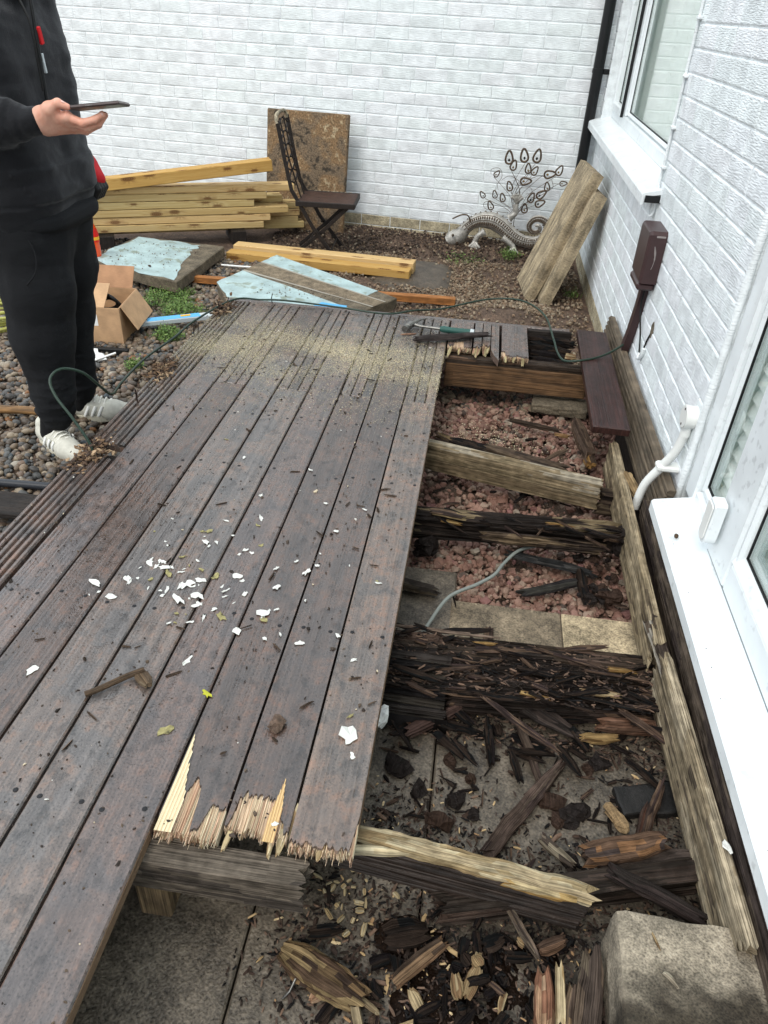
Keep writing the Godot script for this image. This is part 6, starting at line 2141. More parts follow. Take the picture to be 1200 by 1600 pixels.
func make_pit() -> void:
	var bk := Color(0.032, 0.026, 0.023)
	var br := Color(0.085, 0.060, 0.046)
	# timber along the house side
	solo("edge_timber", rough_beam(21, 1.06, 0.030, 0.125, 0.0022, 0.03, rotcol(Color(0.20, 0.155, 0.105), Color(0.42, 0.33, 0.21), Color(0.50, 0.40, 0.265), -0.36, 0.1, 3.0)), M.splinter, "weathered pale timber on edge along the house side of the pit, far length", "timber", Vector3(0.563, 0.125, -2.44), lay(Vector3(-0.008, 0.0, 1.0)))
	solo("edge_timber", rough_beam(22, 0.70, 0.031, 0.125, 0.0026, 0.035, rotcol(Color(0.18, 0.14, 0.10), Color(0.40, 0.32, 0.21), Color(0.50, 0.415, 0.29), -0.36, 0.12, 9.0)), M.splinter, "weathered pale timber on edge along the house side of the pit, near length", "timber", Vector3(0.560, 0.122, -1.37), lay(Vector3(0.034, 0.0, 1.0)))
	shard("edge_timber_splinter", "rotten white-streaked splinter where the two edge timbers meet", "splinter", Vector3(0.545, 0.175, -1.50), Vector3(0.575, 0.16, -1.18), 0.035, 0.03, [Color(0.08, 0.06, 0.05), Color(0.45, 0.40, 0.33), Color(0.16, 0.12, 0.09)], 23)
	shard("split_wedge", "pale split wedge of wood beside the grooved wall board", "splinter", Vector3(0.575, 0.185, -2.22), Vector3(0.60, 0.175, -2.06), 0.03, 0.02, TANS, 24)
	# pale joist, two laminations
	var j2 := thing("joist", "sound pale joist lying askew across the red chippings", "joist", Vector3(-0.16, 0.0, -2.355))
	j2.transform.basis = lay(Vector3(0.655, 0.0, 0.165))
	part(j2, "upper_half", rough_beam(31, 0.69, 0.050, 0.050, 0.0013, 0.012, rotcol(Color(0.27, 0.205, 0.125), Color(0.37, 0.285, 0.175), Color(0.50, 0.43, 0.32), -0.36, 0.22, 12.0)), M.splinter, Vector3(0, 0.128, 0))
	part(j2, "lower_half", rough_beam(32, 0.69, 0.052, 0.046, 0.0013, 0.012, rotcol(Color(0.22, 0.165, 0.10), Color(0.31, 0.235, 0.145), Color(0.36, 0.28, 0.18), -0.36, 0.3, 15.0)), M.splinter, Vector3(0, 0.078, 0.002))
	solo("joist_stub", rough_beam(33, 0.085, 0.05, 0.08, 0.003, 0.02, rotcol(bk, br, Color(0.16, 0.12, 0.08), -0.1, 0.25, 18.0)), M.splinter, "short dark stub against the edge timber at the pale joist's end", "joist", Vector3(0.50, 0.075, -2.2), lay(Vector3(0.9, 0, 0.1)))
	# black rotten joist
	solo("joist", rough_beam(41, 0.72, 0.055, 0.080, 0.0090, 0.09, rotcol(bk, Color(0.055, 0.042, 0.034), Color(0.27, 0.20, 0.12), 0.05, 0.34, 21.0), 0.012), M.rot, "black rotten joist with a crumbling right end, across the red chippings", "joist", Vector3(-0.15, 0.11, -1.905), lay(Vector3(0.72, -0.01, -0.05)))
	shard("rot_strip", "grey-brown face strip peeling along the black rotten joist", "splinter", Vector3(0.10, 0.10, -1.875), Vector3(0.50, 0.085, -1.90), 0.012, 0.05, [Color(0.22, 0.16, 0.10), Color(0.14, 0.10, 0.07), Color(0.06, 0.045, 0.037)], 42)
	shard("rot_strip", "tan frayed strip on top of the black rotten joist's left part", "splinter", Vector3(-0.06, 0.155, -1.90), Vector3(0.06, 0.148, -1.895), 0.03, 0.014, [Color(0.30, 0.22, 0.12), Color(0.18, 0.12, 0.08), Color(0.07, 0.05, 0.04)], 43)
	solo("rot_lump", stone(44, 8, 10, 0.4, Vector3(0.045, 0.04, 0.04), true), M.rot_black, "black crumbly lump at the rotten joist's right end", "rotten wood", Vector3(0.545, 0.10, -1.945))
	solo("rot_lump", stone(45, 8, 10, 0.4, Vector3(0.04, 0.035, 0.035), true), M.rot_black, "black lump under the deck edge before the rotten joist", "rotten wood", Vector3(-0.055, 0.04, -1.86))
	# the collapsed pair of joists
	solo("joist", rough_beam(51, 0.73, 0.095, 0.07, 0.0095, 0.05, rotcol(bk, br, Color(0.15, 0.10, 0.075), 0.0, 0.36, 31.0), 0.011), M.rot, "rear of the two collapsed dark joists on the concrete, stringy and crushed", "joist", Vector3(-0.15, 0.062, -1.362), lay(Vector3(0.73, 0, -0.035)))
	solo("joist", ribbed_beam(0.20, 52), M.rot, "front left collapsed joist end with dark parallel ridges", "joist", Vector3(-0.15, 0.070, -1.27), lay(Vector3(1, 0, 0.0)))
	solo("joist", rough_beam(53, 0.56, 0.085, 0.07, 0.0095, 0.06, rotcol(bk, Color(0.07, 0.05, 0.04), Color(0.19, 0.125, 0.085), 0.05, 0.4, 37.0), 0.011), M.rot, "front right of the two collapsed dark joists, ending at the edge timber", "joist", Vector3(0.03, 0.048, -1.275), lay(Vector3(0.56, 0, -0.045)))
	shard("rot_strip", "long pale strip along the back of the collapsed joists", "splinter", Vector3(-0.12, 0.104, -1.425), Vector3(0.19, 0.098, -1.432), 0.010, 0.008, [Color(0.34, 0.25, 0.19), Color(0.24, 0.17, 0.13)], 54)
	shard("rot_strip", "bright tan splinter on the collapsed joists' right part", "splinter", Vector3(0.365, 0.100, -1.285), Vector3(0.475, 0.094, -1.29), 0.020, 0.014, TANS, 55)
	shard("rot_strip", "thin orange splinter at the collapsed joists' right end", "splinter", Vector3(0.50, 0.092, -1.27), Vector3(0.59, 0.090, -1.275), 0.018, 0.014, [Color(0.27, 0.16, 0.08), Color(0.18, 0.11, 0.07), Color(0.35, 0.22, 0.10)], 56)
	shard("rot_strip", "salmon-brown strip under the collapsed joists' right end", "splinter", Vector3(0.41, 0.045, -1.235), Vector3(0.60, 0.05, -1.25), 0.03, 0.045, [Color(0.25, 0.13, 0.085), Color(0.30, 0.165, 0.11), Color(0.17, 0.10, 0.07)], 57)
	shard("rot_strip", "frayed tan splinter below the collapsed joists' right end", "splinter", Vector3(0.37, 0.04, -1.19), Vector3(0.47, 0.03, -1.215), 0.026, 0.018, [Color(0.46, 0.30, 0.13), Color(0.32, 0.19, 0.08), Color(0.14, 0.09, 0.06)], 58)
	# crushed fibres on and around them
	var r := RandomNumberGenerator.new()
	r.seed = 99
	for i in 90:
		var x := r.randf_range(-0.12, 0.56)
		var z := r.randf_range(-1.44, -1.22)
		var l := r.randf_range(0.03, 0.11) if i % 4 else r.randf_range(0.12, 0.24)
		var a := r.randfn(0.0, 0.30)
		shard("rot_fibre", ("black" if i % 3 else "brown") + " fibre of rot on the collapsed joists, " + ("deck end" if x < 0.1 else ("middle" if x < 0.35 else "house end")) + (", rear joist" if z < -1.33 else ", front joist"), "rotten wood", Vector3(x, r.randf_range(0.082, 0.115), z), Vector3(x + cos(a) * l, r.randf_range(0.078, 0.115), z + sin(a) * l), r.randf_range(0.005, 0.016) * (1.5 if i % 4 == 0 else 1.0), r.randf_range(0.004, 0.012), BLACKS if i % 3 else BROWNS, 2000 + i, "fibres on the collapsed joists")
	for i in 34:
		var x := r.randf_range(-0.08, 0.50)
		var z := r.randf_range(-1.26, -1.12) if i % 3 else r.randf_range(-1.48, -1.40)
		var l := r.randf_range(0.035, 0.12)
		var a := r.randfn(0.3, 0.9)
		shard("broken_strip", ("black" if i % 3 else "brown") + " broken strip heaped " + ("behind" if z < -1.35 else "before") + " the collapsed joists, " + ("deck end" if x < 0.1 else ("middle" if x < 0.33 else "house end")), "rotten wood", Vector3(x, r.randf_range(0.012, 0.05), z), Vector3(x + cos(a) * l, r.randf_range(0.008, 0.03), z + sin(a) * l), r.randf_range(0.010, 0.028), r.randf_range(0.005, 0.014), BLACKS if i % 3 else BROWNS, 7000 + i, "broken strips about the collapsed joists")
	for k: Array in [[0.22, 0.098, -1.255, 0.30, 0.092, -1.25, 0.012, "thin amber splinter at the middle of the front collapsed joist"], [0.10, 0.10, -1.40, 0.17, 0.104, -1.405, 0.010, "short amber splinter on the rear collapsed joist near the long pale strip"], [0.44, 0.10, -1.37, 0.52, 0.098, -1.375, 0.014, "orange break on the rear collapsed joist near the edge timber"], [-0.02, 0.135, -1.885, 0.05, 0.13, -1.88, 0.014, "orange break on top of the black rotten joist near the deck"], [0.30, 0.14, -1.93, 0.40, 0.135, -1.932, 0.016, "brown frayed splinter along the black rotten joist's middle"]]:
		shard("orange_break", k[7], "splinter", Vector3(k[0], k[1], k[2]), Vector3(k[3], k[4], k[5]), k[6], 0.010, [Color(0.42, 0.25, 0.09), Color(0.30, 0.17, 0.07), Color(0.50, 0.33, 0.14)], 7600 + int(float(k[0]) * 1000.0))
	for i in 26:
		var x := r.randf_range(-0.08, 0.5)
		var a := r.randfn(0.0, 0.25)
		var l := r.randf_range(0.04, 0.14)
		shard("rot_fibre", ("black" if i % 3 else "brown") + " fibre peeling off the black rotten joist, " + ("deck end" if x < 0.1 else ("middle" if x < 0.32 else "house end")), "rotten wood", Vector3(x, r.randf_range(0.125, 0.16), r.randf_range(-1.94, -1.86)), Vector3(x + cos(a) * l, r.randf_range(0.10, 0.165), -1.90 + sin(a) * l), r.randf_range(0.005, 0.014), r.randf_range(0.004, 0.010), BLACKS if i % 3 else BROWNS, 7700 + i, "fibres on the black rotten joist")
	# strips fallen in front of them
	shard("fallen_strip", "red-brown square strip lying slantwise in front of the collapsed joists", "strip", Vector3(-0.045, 0.03, -1.135), Vector3(0.10, 0.035, -1.255), 0.03, 0.03, [Color(0.15, 0.092, 0.078), Color(0.11, 0.07, 0.058), Color(0.18, 0.115, 0.095)], 61)
	shard("fallen_strip", "rusty orange chunk meeting the red-brown strip under the deck edge", "strip", Vector3(-0.10, 0.04, -1.26), Vector3(-0.015, 0.02, -1.165), 0.032, 0.022, [Color(0.22, 0.10, 0.05), Color(0.10, 0.065, 0.05), Color(0.15, 0.085, 0.055)], 62)
	shard("fallen_strip", "grey-brown strip behind the red-brown strip", "strip", Vector3(-0.07, 0.03, -1.285), Vector3(0.06, 0.025, -1.215), 0.022, 0.014, BROWNS, 63)
	shard("fallen_strip", "thin strip pointing right from the red-brown strip's top end", "strip", Vector3(0.07, 0.03, -1.285), Vector3(0.175, 0.025, -1.23), 0.014, 0.01, BROWNS, 64)
	shard("fallen_strip", "broad black plank fragment below the collapsed joists' middle", "strip", Vector3(0.15, 0.055, -1.31), Vector3(0.39, 0.03, -1.19), 0.05, 0.02, [Color(0.060, 0.050, 0.046), Color(0.04, 0.034, 0.031), Color(0.08, 0.06, 0.052)], 65)
	shard("fallen_strip", "thin brown stick standing out below the black plank fragment", "strip", Vector3(0.225, 0.03, -1.24), Vector3(0.285, 0.012, -1.04), 0.018, 0.012, [Color(0.14, 0.10, 0.075), Color(0.10, 0.07, 0.055)], 66)
	shard("fallen_strip", "long brown split board lying slantwise across the bare slab", "strip", Vector3(0.155, 0.02, -0.87), Vector3(0.345, 0.02, -1.155), 0.034, 0.016, [Color(0.145, 0.10, 0.08), Color(0.105, 0.072, 0.058), Color(0.075, 0.052, 0.044)], 67)
	shard("fallen_strip", "narrow splinter alongside the long brown split board", "strip", Vector3(0.205, 0.018, -0.93), Vector3(0.335, 0.02, -1.13), 0.014, 0.016, [Color(0.15, 0.11, 0.085), Color(0.08, 0.055, 0.045)], 68)
	solo("dark_tile", slab_poly(ragged([Vector3(0.44, 0.022, -1.085), Vector3(0.575, 0.024, -1.12), Vector3(0.585, 0.024, -1.045), Vector3(0.455, 0.022, -1.015)], 4, 0.006, 71), 0.02, 0.003), M.dark_tile, "flat black tile lying on the slab beside the edge timber", "tile")
	shard("tile_stick", "dark stick lying across the flat black tile", "stick", Vector3(0.478, 0.03, -0.945), Vector3(0.555, 0.045, -1.12), 0.022, 0.016, BROWNS, 72)
	shard("tile_stick", "reddish stick beside the dark stick on the black tile", "stick", Vector3(0.475, 0.028, -0.955), Vector3(0.51, 0.032, -1.05), 0.020, 0.016, [Color(0.13, 0.065, 0.045), Color(0.09, 0.055, 0.045)], 73)
	solo("pale_chunk", stone(74, 8, 11, 0.35, Vector3(0.016, 0.012, 0.036), true), M.pale_chunk, "cream chunk of broken wood left of the black tile", "wood chunk", Vector3(0.44, 0.014, -1.005), Basis(Vector3.UP, 0.4))
	# debris lumps
	var li := 0
	for q: Array in [[0.30, -1.03, 0.03], [0.335, -1.0, 0.03], [0.36, -1.015, 0.026], [0.315, -0.985, 0.022], [0.285, -1.05, 0.02], [0.415, -1.155, 0.028], [0.39, -1.13, 0.016], [-0.05, -1.06, 0.03], [0.005, -1.01, 0.022], [0.07, -1.1, 0.018], [0.09, -1.0, 0.024], [0.13, -0.97, 0.02], [0.06, -0.94, 0.028], [0.42, -0.93, 0.022], [0.33, -0.90, 0.022], [0.12, -1.06, 0.016]]:
		solo("bark_lump", stone(300 + li, 6, 8, 0.45, Vector3(q[2], float(q[2]) * 0.5, float(q[2]) * 0.75), true), M.rot_black if li % 3 else M.rot_brown, "dark crumbling lump of rotten wood on the bare slab", "rotten wood", Vector3(q[0], float(q[2]) * 0.35, q[1]), Basis(Vector3.UP, li * 1.3), "rotten lumps on the slab")
		li += 1
	# snapped ribbed board standing on edge at the near end, torn pale along its top
	var rb := thing("snapped_board", "snapped ribbed board on edge at the pit's near end, torn pale along its top", "board", Vector3(-0.14, 0.13, -0.775))
	rb.transform.basis = lay(Vector3(0.5, -0.055, 0.022))
	part(rb, "ribbed_face", ribbed_board(0.10, 0.475, 0.03, 6, 0.008), M.rot_board, Vector3(0, 0.0, 0.012), Basis(Vector3.UP, PI * 0.5) * Basis(Vector3.BACK, PI * 0.5 + 0.22 - PI * 0.06))
	part(rb, "torn_top", splinter(81, 0.50, 0.036, 0.030, [Color(0.62, 0.49, 0.30), Color(0.70, 0.58, 0.37), Color(0.54, 0.41, 0.23), Color(0.45, 0.32, 0.17)], 15, 34), M.splinter, Vector3(0.0, 0.052, -0.006))
	part(rb, "long_splinter", splinter(82, 0.17, 0.022, 0.012, [Color(0.66, 0.54, 0.34), Color(0.72, 0.62, 0.42)], 9, 12), M.splinter, Vector3(0.0, 0.05, 0.030), lay(Vector3(1, 0.06, -0.18)))
	part(rb, "torn_patch", splinter(83, 0.14, 0.03, 0.022, [Color(0.55, 0.33, 0.12), Color(0.62, 0.42, 0.18), Color(0.66, 0.52, 0.30)], 9, 12), M.splinter, Vector3(0.31, 0.05, 0.004))
	# lower rotten beam and pieces near it
	solo("fallen_beam", rough_beam(84, 0.56, 0.05, 0.05, 0.003, 0.035, rotcol(Color(0.052, 0.040, 0.034), Color(0.085, 0.062, 0.05), Color(0.13, 0.09, 0.07), -0.05, 0.36, 51.0), 0.012), M.rot, "dark fallen beam lying slantwise at the pit's near end", "beam", Vector3(0.055, 0.045, -0.735), lay(Vector3(0.55, 0.012, -0.15)))
	shard("torn_sliver", "long pinkish sliver torn along the fallen beam's left end", "splinter", Vector3(0.075, 0.075, -0.765), Vector3(0.24, 0.082, -0.82), 0.02, 0.014, PINKS, 85)
	shard("rot_chunk", "orange-brown rotten chunk on the right of the snapped ribbed board", "rotten wood", Vector3(0.335, 0.075, -0.865), Vector3(0.545, 0.08, -0.935), 0.05, 0.035, [Color(0.17, 0.105, 0.07), Color(0.30, 0.16, 0.08), Color(0.09, 0.065, 0.055), Color(0.12, 0.085, 0.07)], 86)
	shard("rot_chunk", "dark rotten strip between the orange chunk and the fallen beam", "rotten wood", Vector3(0.36, 0.06, -0.845), Vector3(0.60, 0.065, -0.925), 0.035, 0.025, [Color(0.10, 0.075, 0.066), Color(0.07, 0.052, 0.045)], 87)
	shard("rot_chunk", "black stick slanting down right over the fallen beam towards the concrete block", "stick", Vector3(0.385, 0.085, -0.845), Vector3(0.585, 0.07, -0.765), 0.028, 0.02, [Color(0.06, 0.046, 0.04), Color(0.04, 0.033, 0.03)], 88)
	shard("rot_chunk", "short grey-brown stick below the fallen beam's middle", "stick", Vector3(0.20, 0.05, -0.76), Vector3(0.258, 0.045, -0.665), 0.016, 0.010, GREYS, 89)
	shard("rot_chunk", "small grey splinters pointing left from the orange chunk", "splinter", Vector3(0.265, 0.04, -0.92), Vector3(0.335, 0.045, -0.86), 0.022, 0.014, [Color(0.20, 0.16, 0.12), Color(0.10, 0.075, 0.06), Color(0.30, 0.25, 0.18)], 90)
	# concrete block in the near corner
	var bl := Build.new()
	bl.box(Vector3(-0.15, 0, -0.10), Vector3(0.15, 0.145, 0.10), 0.012)
	var blk := thing("concrete_block", "rough grey concrete block with a dark wet face in the near right corner", "concrete block", Vector3(0.522, 0.0, -0.635))
	blk.rotation = Vector3(0, -0.02, 0)
	part(blk, "block", block_mesh(Vector3(0.30, 0.145, 0.20), true), M.block)
	solo("curled_shaving", splinter(91, 0.032, 0.010, 0.004, [Color(0.55, 0.48, 0.36), Color(0.42, 0.35, 0.26)], 7, 8, 0.004), M.splinter, "curled tan shaving lying on the concrete block", "shaving", Vector3(0.44, 0.153, -0.635), lay(Vector3(0.5, 0.0, 0.5)))
	solo("block_stick", splinter(92, 0.036, 0.006, 0.004, TANS, 6, 5), M.splinter, "thin pale stick on the concrete block's back edge", "stick", Vector3(0.432, 0.15, -0.70), lay(Vector3(0.15, 0.05, 0.5)))
	# bright broken lumps by the block
	shard("broken_chunk", "pinkish upright chunk of broken wood left of the concrete block", "wood chunk", Vector3(0.262, 0.03, -0.555), Vector3(0.262, 0.055, -0.665), 0.038, 0.026, PINKS, 93)
	shard("broken_chunk", "pale yellow chunk leaning on the pinkish chunk", "wood chunk", Vector3(0.285, 0.06, -0.565), Vector3(0.287, 0.075, -0.665), 0.018, 0.02, [Color(0.62, 0.47, 0.26), Color(0.70, 0.56, 0.34), Color(0.52, 0.36, 0.18)], 94)
	shard("broken_chunk", "grey split plank piece leaning against the concrete block", "wood chunk", Vector3(0.325, 0.03, -0.52), Vector3(0.348, 0.075, -0.705), 0.05, 0.016, GREYS, 95)
	shard("broken_chunk", "second grey split piece between the grey plank and the pale chunk", "wood chunk", Vector3(0.305, 0.02, -0.54), Vector3(0.312, 0.05, -0.645), 0.024, 0.016, [Color(0.24, 0.17, 0.11), Color(0.36, 0.24, 0.14), Color(0.14, 0.10, 0.075)], 96)
	shard("broken_chunk", "orange-brown chunk at the foot of the concrete block", "wood chunk", Vector3(0.345, 0.02, -0.525), Vector3(0.35, 0.04, -0.59), 0.026, 0.02, [Color(0.36, 0.20, 0.11), Color(0.26, 0.14, 0.08)], 97)
	shard("broken_chunk", "rusty crumbled piece above the pinkish chunk", "wood chunk", Vector3(0.255, 0.04, -0.69), Vector3(0.31, 0.05, -0.715), 0.024, 0.016, [Color(0.20, 0.12, 0.075), Color(0.13, 0.085, 0.06)], 98)
	# gnarled piece with a bent nail in the foreground
	var gp := thing("gnarled_branch", "gnarled rotten wood piece with a knot, lying on the near slab", "wood piece", Vector3(-0.212, 0.025, -0.628))
	gp.transform.basis = lay(Vector3(0.19, 0.0, 0.075))
	part(gp, "trunk", splinter(101, 0.185, 0.062, 0.036, [Color(0.11, 0.07, 0.045), Color(0.24, 0.155, 0.08), Color(0.07, 0.045, 0.032), Color(0.17, 0.11, 0.06), Color(0.38, 0.27, 0.14), Color(0.14, 0.09, 0.055)], 23, 30, 0.012), M.splinter)
	part(gp, "prong", splinter(102, 0.06, 0.018, 0.014, [Color(0.34, 0.25, 0.15), Color(0.46, 0.36, 0.22)], 9, 8), M.splinter, Vector3(0.165, 0.004, 0.012), lay(Vector3(0.6, -0.15, 0.55)))
	part(gp, "prong", splinter(103, 0.045, 0.010, 0.008, [Color(0.50, 0.40, 0.26), Color(0.40, 0.30, 0.18)], 7, 6), M.splinter, Vector3(0.165, 0.002, -0.004), lay(Vector3(0.9, -0.1, 0.05)))
	part(gp, "knot", stone(104, 8, 12, 0.10, Vector3(0.019, 0.006, 0.015), false), M.pale_chunk, Vector3(0.105, 0.020, 0.010))
	part(gp, "stain", splinter(105, 0.045, 0.016, 0.006, [Color(0.46, 0.22, 0.05), Color(0.36, 0.18, 0.06)], 7, 6), M.splinter, Vector3(0.062, 0.0195, 0.012))
	part(gp, "nail", tubem(PackedVector3Array([Vector3(0.055, 0.01, 0.02), Vector3(0.055, -0.005, 0.046), Vector3(0.047, -0.02, 0.058)]), 0.0022, 6), M.steel)
	shard("broken_chunk", "brown feathered splinter in the near black debris", "splinter", Vector3(0.0, 0.03, -0.60), Vector3(0.09, 0.045, -0.685), 0.028, 0.014, [Color(0.22, 0.13, 0.075), Color(0.10, 0.07, 0.05), Color(0.30, 0.19, 0.11)], 106)
	shard("broken_chunk", "black charred-looking lump among the near debris", "rotten wood", Vector3(-0.03, 0.03, -0.675), Vector3(0.06, 0.03, -0.70), 0.05, 0.03, BLACKS, 107)
	shard("broken_chunk", "black slab of rot left of the charred-looking lump", "rotten wood", Vector3(-0.17, 0.02, -0.665), Vector3(-0.10, 0.025, -0.68), 0.022, 0.014, BLACKS, 108)
	shard("broken_chunk", "long black strip under the gnarled piece's right end", "rotten wood", Vector3(-0.12, 0.012, -0.52), Vector3(-0.075, 0.015, -0.60), 0.024, 0.012, BLACKS, 109)
	shard("broken_chunk", "pink crumb of wood under the gnarled piece", "wood chunk", Vector3(-0.138, 0.012, -0.555), Vector3(-0.112, 0.012, -0.585), 0.02, 0.014, PINKS, 110)
	# heaps of black rot in the near part
	for i in 120:
		var x := r.randf_range(-0.06, 0.34)
		var z := r.randf_range(-0.73, -0.45)
		if x + z * 0.5 < -0.36:
			continue
		var l := r.randf_range(0.015, 0.06)
		var a := r.randf() * TAU
		var hgt := 0.012 + 0.03 * r.randf() * clampf(1.0 - absf(x - 0.15) * 3.0, 0.2, 1.0)
		shard("rot_fragment", ("black" if i % 4 else "brown or tan") + " fragment in the near debris, " + ("by the concrete block" if x > 0.24 else ("in the middle of the heap" if x > 0.1 else ("beside the charred-looking lump" if z < -0.62 else "towards the gnarled piece"))), "rotten wood", Vector3(x, hgt, z), Vector3(x + cos(a) * l, hgt + r.randf_range(-0.008, 0.008), z + sin(a) * l), r.randf_range(0.008, 0.028), r.randf_range(0.006, 0.016), BLACKS if i % 4 else (BROWNS if i % 8 else TANS), 3000 + i, "fragments in the near debris heap")
	solo("snail", stone(150, 7, 10, 0.1, Vector3(0.006, 0.006, 0.008), false), M.bark, "small brown snail on the white door sill", "snail", Vector3(0.632, 0.275, -1.74))
	var ctf := []
	for i in 70:
		ctf.append(Transform3D(Basis.from_scale(Vector3.ONE * r.randf_range(0.0006, 0.0016)), Vector3(r.randf_range(0.615, 0.695), 0.2665, r.randf_range(-1.9, -0.6))))
	for c in ctf:
		c.origin.y = 0.266 + (c.origin.x - 0.612) * 0.19
	many(self, "sill_specks", stone(11, 3, 5, 0.3, Vector3.ONE, true), M.ink, ctf, [], "dark dirt specks on the white door sill", "dirt")
	# black wet dirt under the near debris
	var dirt := Build.new()
	dirt.sheet(60, 44, func(u: float, v: float) -> Vector3:
		var x := lerpf(-0.16, 0.40, u)
		var z := lerpf(-0.80, -0.40, v)
		var e := minf(minf(u, 1.0 - u), minf(v, 1.0 - v)) * 4.0
		var hh := 0.020 * nz(x * 900.0, z * 900.0, 5.0) + 0.010 * nz(x * 3000.0, z * 3000.0, 6.0) + 0.016 * minf(1.0, e) - 0.010
		if x < 0.02 and z > -0.64:
			hh -= 0.05 * smoothstep(0.02, -0.04, x) * smoothstep(-0.64, -0.60, z)
		return Vector3(x, hh - 0.02 * (1.0 - minf(1.0, e)), z), Vector3.UP)
	var dm := solo("dirt_heap", dirt.done(), M.wet_dirt, "black wet dirt and rot heaped on the near slab beside the concrete block", "dirt")
	dm.set_meta("kind", "stuff")
	# scattered splinters on the slab
	for i in 130:
		var x := r.randf_range(-0.09, 0.53)
		var z := r.randf_range(-1.2, -0.85)
		var l := r.randf_range(0.012, 0.055)
		var a := r.randf() * TAU
		shard("splinter", ("black" if i % 3 else "brown") + " splinter on the slab, " + slab_words(x, z), "splinter", Vector3(x, 0.006, z), Vector3(x + cos(a) * l, r.randf_range(0.004, 0.012), z + sin(a) * l), r.randf_range(0.003, 0.010), r.randf_range(0.002, 0.006), BLACKS if i % 3 else BROWNS, 4000 + i, "splinters on the slab")
	for i in 26:
		var x := r.randfn(-0.105, 0.025)
		var z := r.randfn(-0.745, 0.025)
		var a := r.randf() * TAU
		var l := r.randf_range(0.008, 0.026)
		shard("wood_chip", "pale fresh wood chip in the little heap below the snapped boards", "wood chip", Vector3(x, 0.008 + r.randf() * 0.012, z), Vector3(x + cos(a) * l, 0.008 + r.randf() * 0.012, z + sin(a) * l), r.randf_range(0.004, 0.011), 0.003, [Color(0.66, 0.52, 0.30), Color(0.72, 0.60, 0.40), Color(0.58, 0.42, 0.22)], 5000 + i, "fresh chips in a heap")
	# pieces among the red chippings
	shard("red_bed_stick", "dark stick with an orange broken end on the far red chippings", "stick", Vector3(0.195, 0.045, -2.80), Vector3(0.44, 0.04, -2.745), 0.024, 0.02, [Color(0.06, 0.045, 0.036), Color(0.10, 0.07, 0.05), Color(0.085, 0.06, 0.045)], 120)
	shard("red_bed_stick", "orange broken end beside the dark stick on the far red chippings", "stick", Vector3(0.39, 0.04, -2.72), Vector3(0.455, 0.04, -2.71), 0.02, 0.014, [Color(0.50, 0.31, 0.13), Color(0.36, 0.21, 0.10)], 121)
	shard("upright_chunk", "brown chunk with an orange end lying on red chippings near the house side", "wood chunk", Vector3(0.475, 0.075, -2.80), Vector3(0.515, 0.055, -2.50), 0.052, 0.04, [Color(0.16, 0.105, 0.072), Color(0.21, 0.145, 0.10), Color(0.11, 0.075, 0.055)], 122)
	shard("upright_chunk", "orange rotten tip of the brown chunk near the house side", "wood chunk", Vector3(0.505, 0.05, -2.535), Vector3(0.517, 0.048, -2.475), 0.042, 0.03, [Color(0.42, 0.24, 0.09), Color(0.30, 0.16, 0.07), Color(0.12, 0.08, 0.055)], 123)
	solo("concrete_lump", block_mesh(Vector3(0.24, 0.05, 0.12)), M.slab_side, "small grey concrete piece half buried at the far right of the pit", "concrete", Vector3(0.43, 0.005, -3.01), Basis(Vector3.UP, -0.12))
	shard("black_scrap", "black plank scrap lying on the pale joist's left part", "plank scrap", Vector3(-0.03, 0.10, -2.47), Vector3(0.215, 0.085, -2.43), 0.05, 0.016, BLACKS, 124)
	shard("black_scrap", "crumbling dark layer lying behind the pale joist's middle", "plank scrap", Vector3(0.10, 0.125, -2.40), Vector3(0.42, 0.10, -2.33), 0.05, 0.028, [Color(0.065, 0.05, 0.042), Color(0.12, 0.085, 0.06), Color(0.17, 0.125, 0.085)], 125)
	shard("black_scrap", "tan splinter at the left under the deck edge on the far red chippings", "plank scrap", Vector3(-0.08, 0.06, -2.58), Vector3(0.06, 0.05, -2.50), 0.036, 0.014, [Color(0.20, 0.13, 0.07), Color(0.12, 0.08, 0.055), Color(0.30, 0.21, 0.11)], 126)
	shard("black_scrap", "dark splinter under the deck edge beside the tan splinter", "plank scrap", Vector3(-0.09, 0.05, -2.55), Vector3(0.09, 0.045, -2.47), 0.022, 0.02, BROWNS, 127)
	shard("black_scrap", "short brown slat standing by the pale joist's right part", "plank scrap", Vector3(0.33, 0.07, -2.44), Vector3(0.43, 0.09, -2.52), 0.022, 0.012, [Color(0.18, 0.12, 0.08), Color(0.12, 0.085, 0.06)], 128)
	shard("slate_piece", "long black slaty piece lying across the nearer red chippings", "rotten wood", Vector3(0.19, 0.04, -1.885), Vector3(0.485, 0.035, -1.835), 0.04, 0.016, [Color(0.045, 0.045, 0.045), Color(0.07, 0.066, 0.062), Color(0.03, 0.03, 0.03)], 130)
	shard("slate_piece", "curved black piece lying in front of the long slaty piece", "rotten wood", Vector3(0.23, 0.03, -1.70), Vector3(0.44, 0.035, -1.80), 0.036, 0.016, [Color(0.04, 0.038, 0.037), Color(0.06, 0.055, 0.05)], 131)
	shard("slate_piece", "stubby black piece pointing at the camera on the red chippings", "rotten wood", Vector3(0.42, 0.045, -1.83), Vector3(0.435, 0.03, -1.70), 0.032, 0.024, BLACKS, 132)
	shard("slate_piece", "dark wood piece poking out from under the deck edge on the nearer red chippings", "rotten wood", Vector3(-0.16, 0.035, -1.69), Vector3(0.01, 0.03, -1.665), 0.04, 0.026, [Color(0.06, 0.05, 0.042), Color(0.10, 0.08, 0.06), Color(0.13, 0.10, 0.07)], 133)
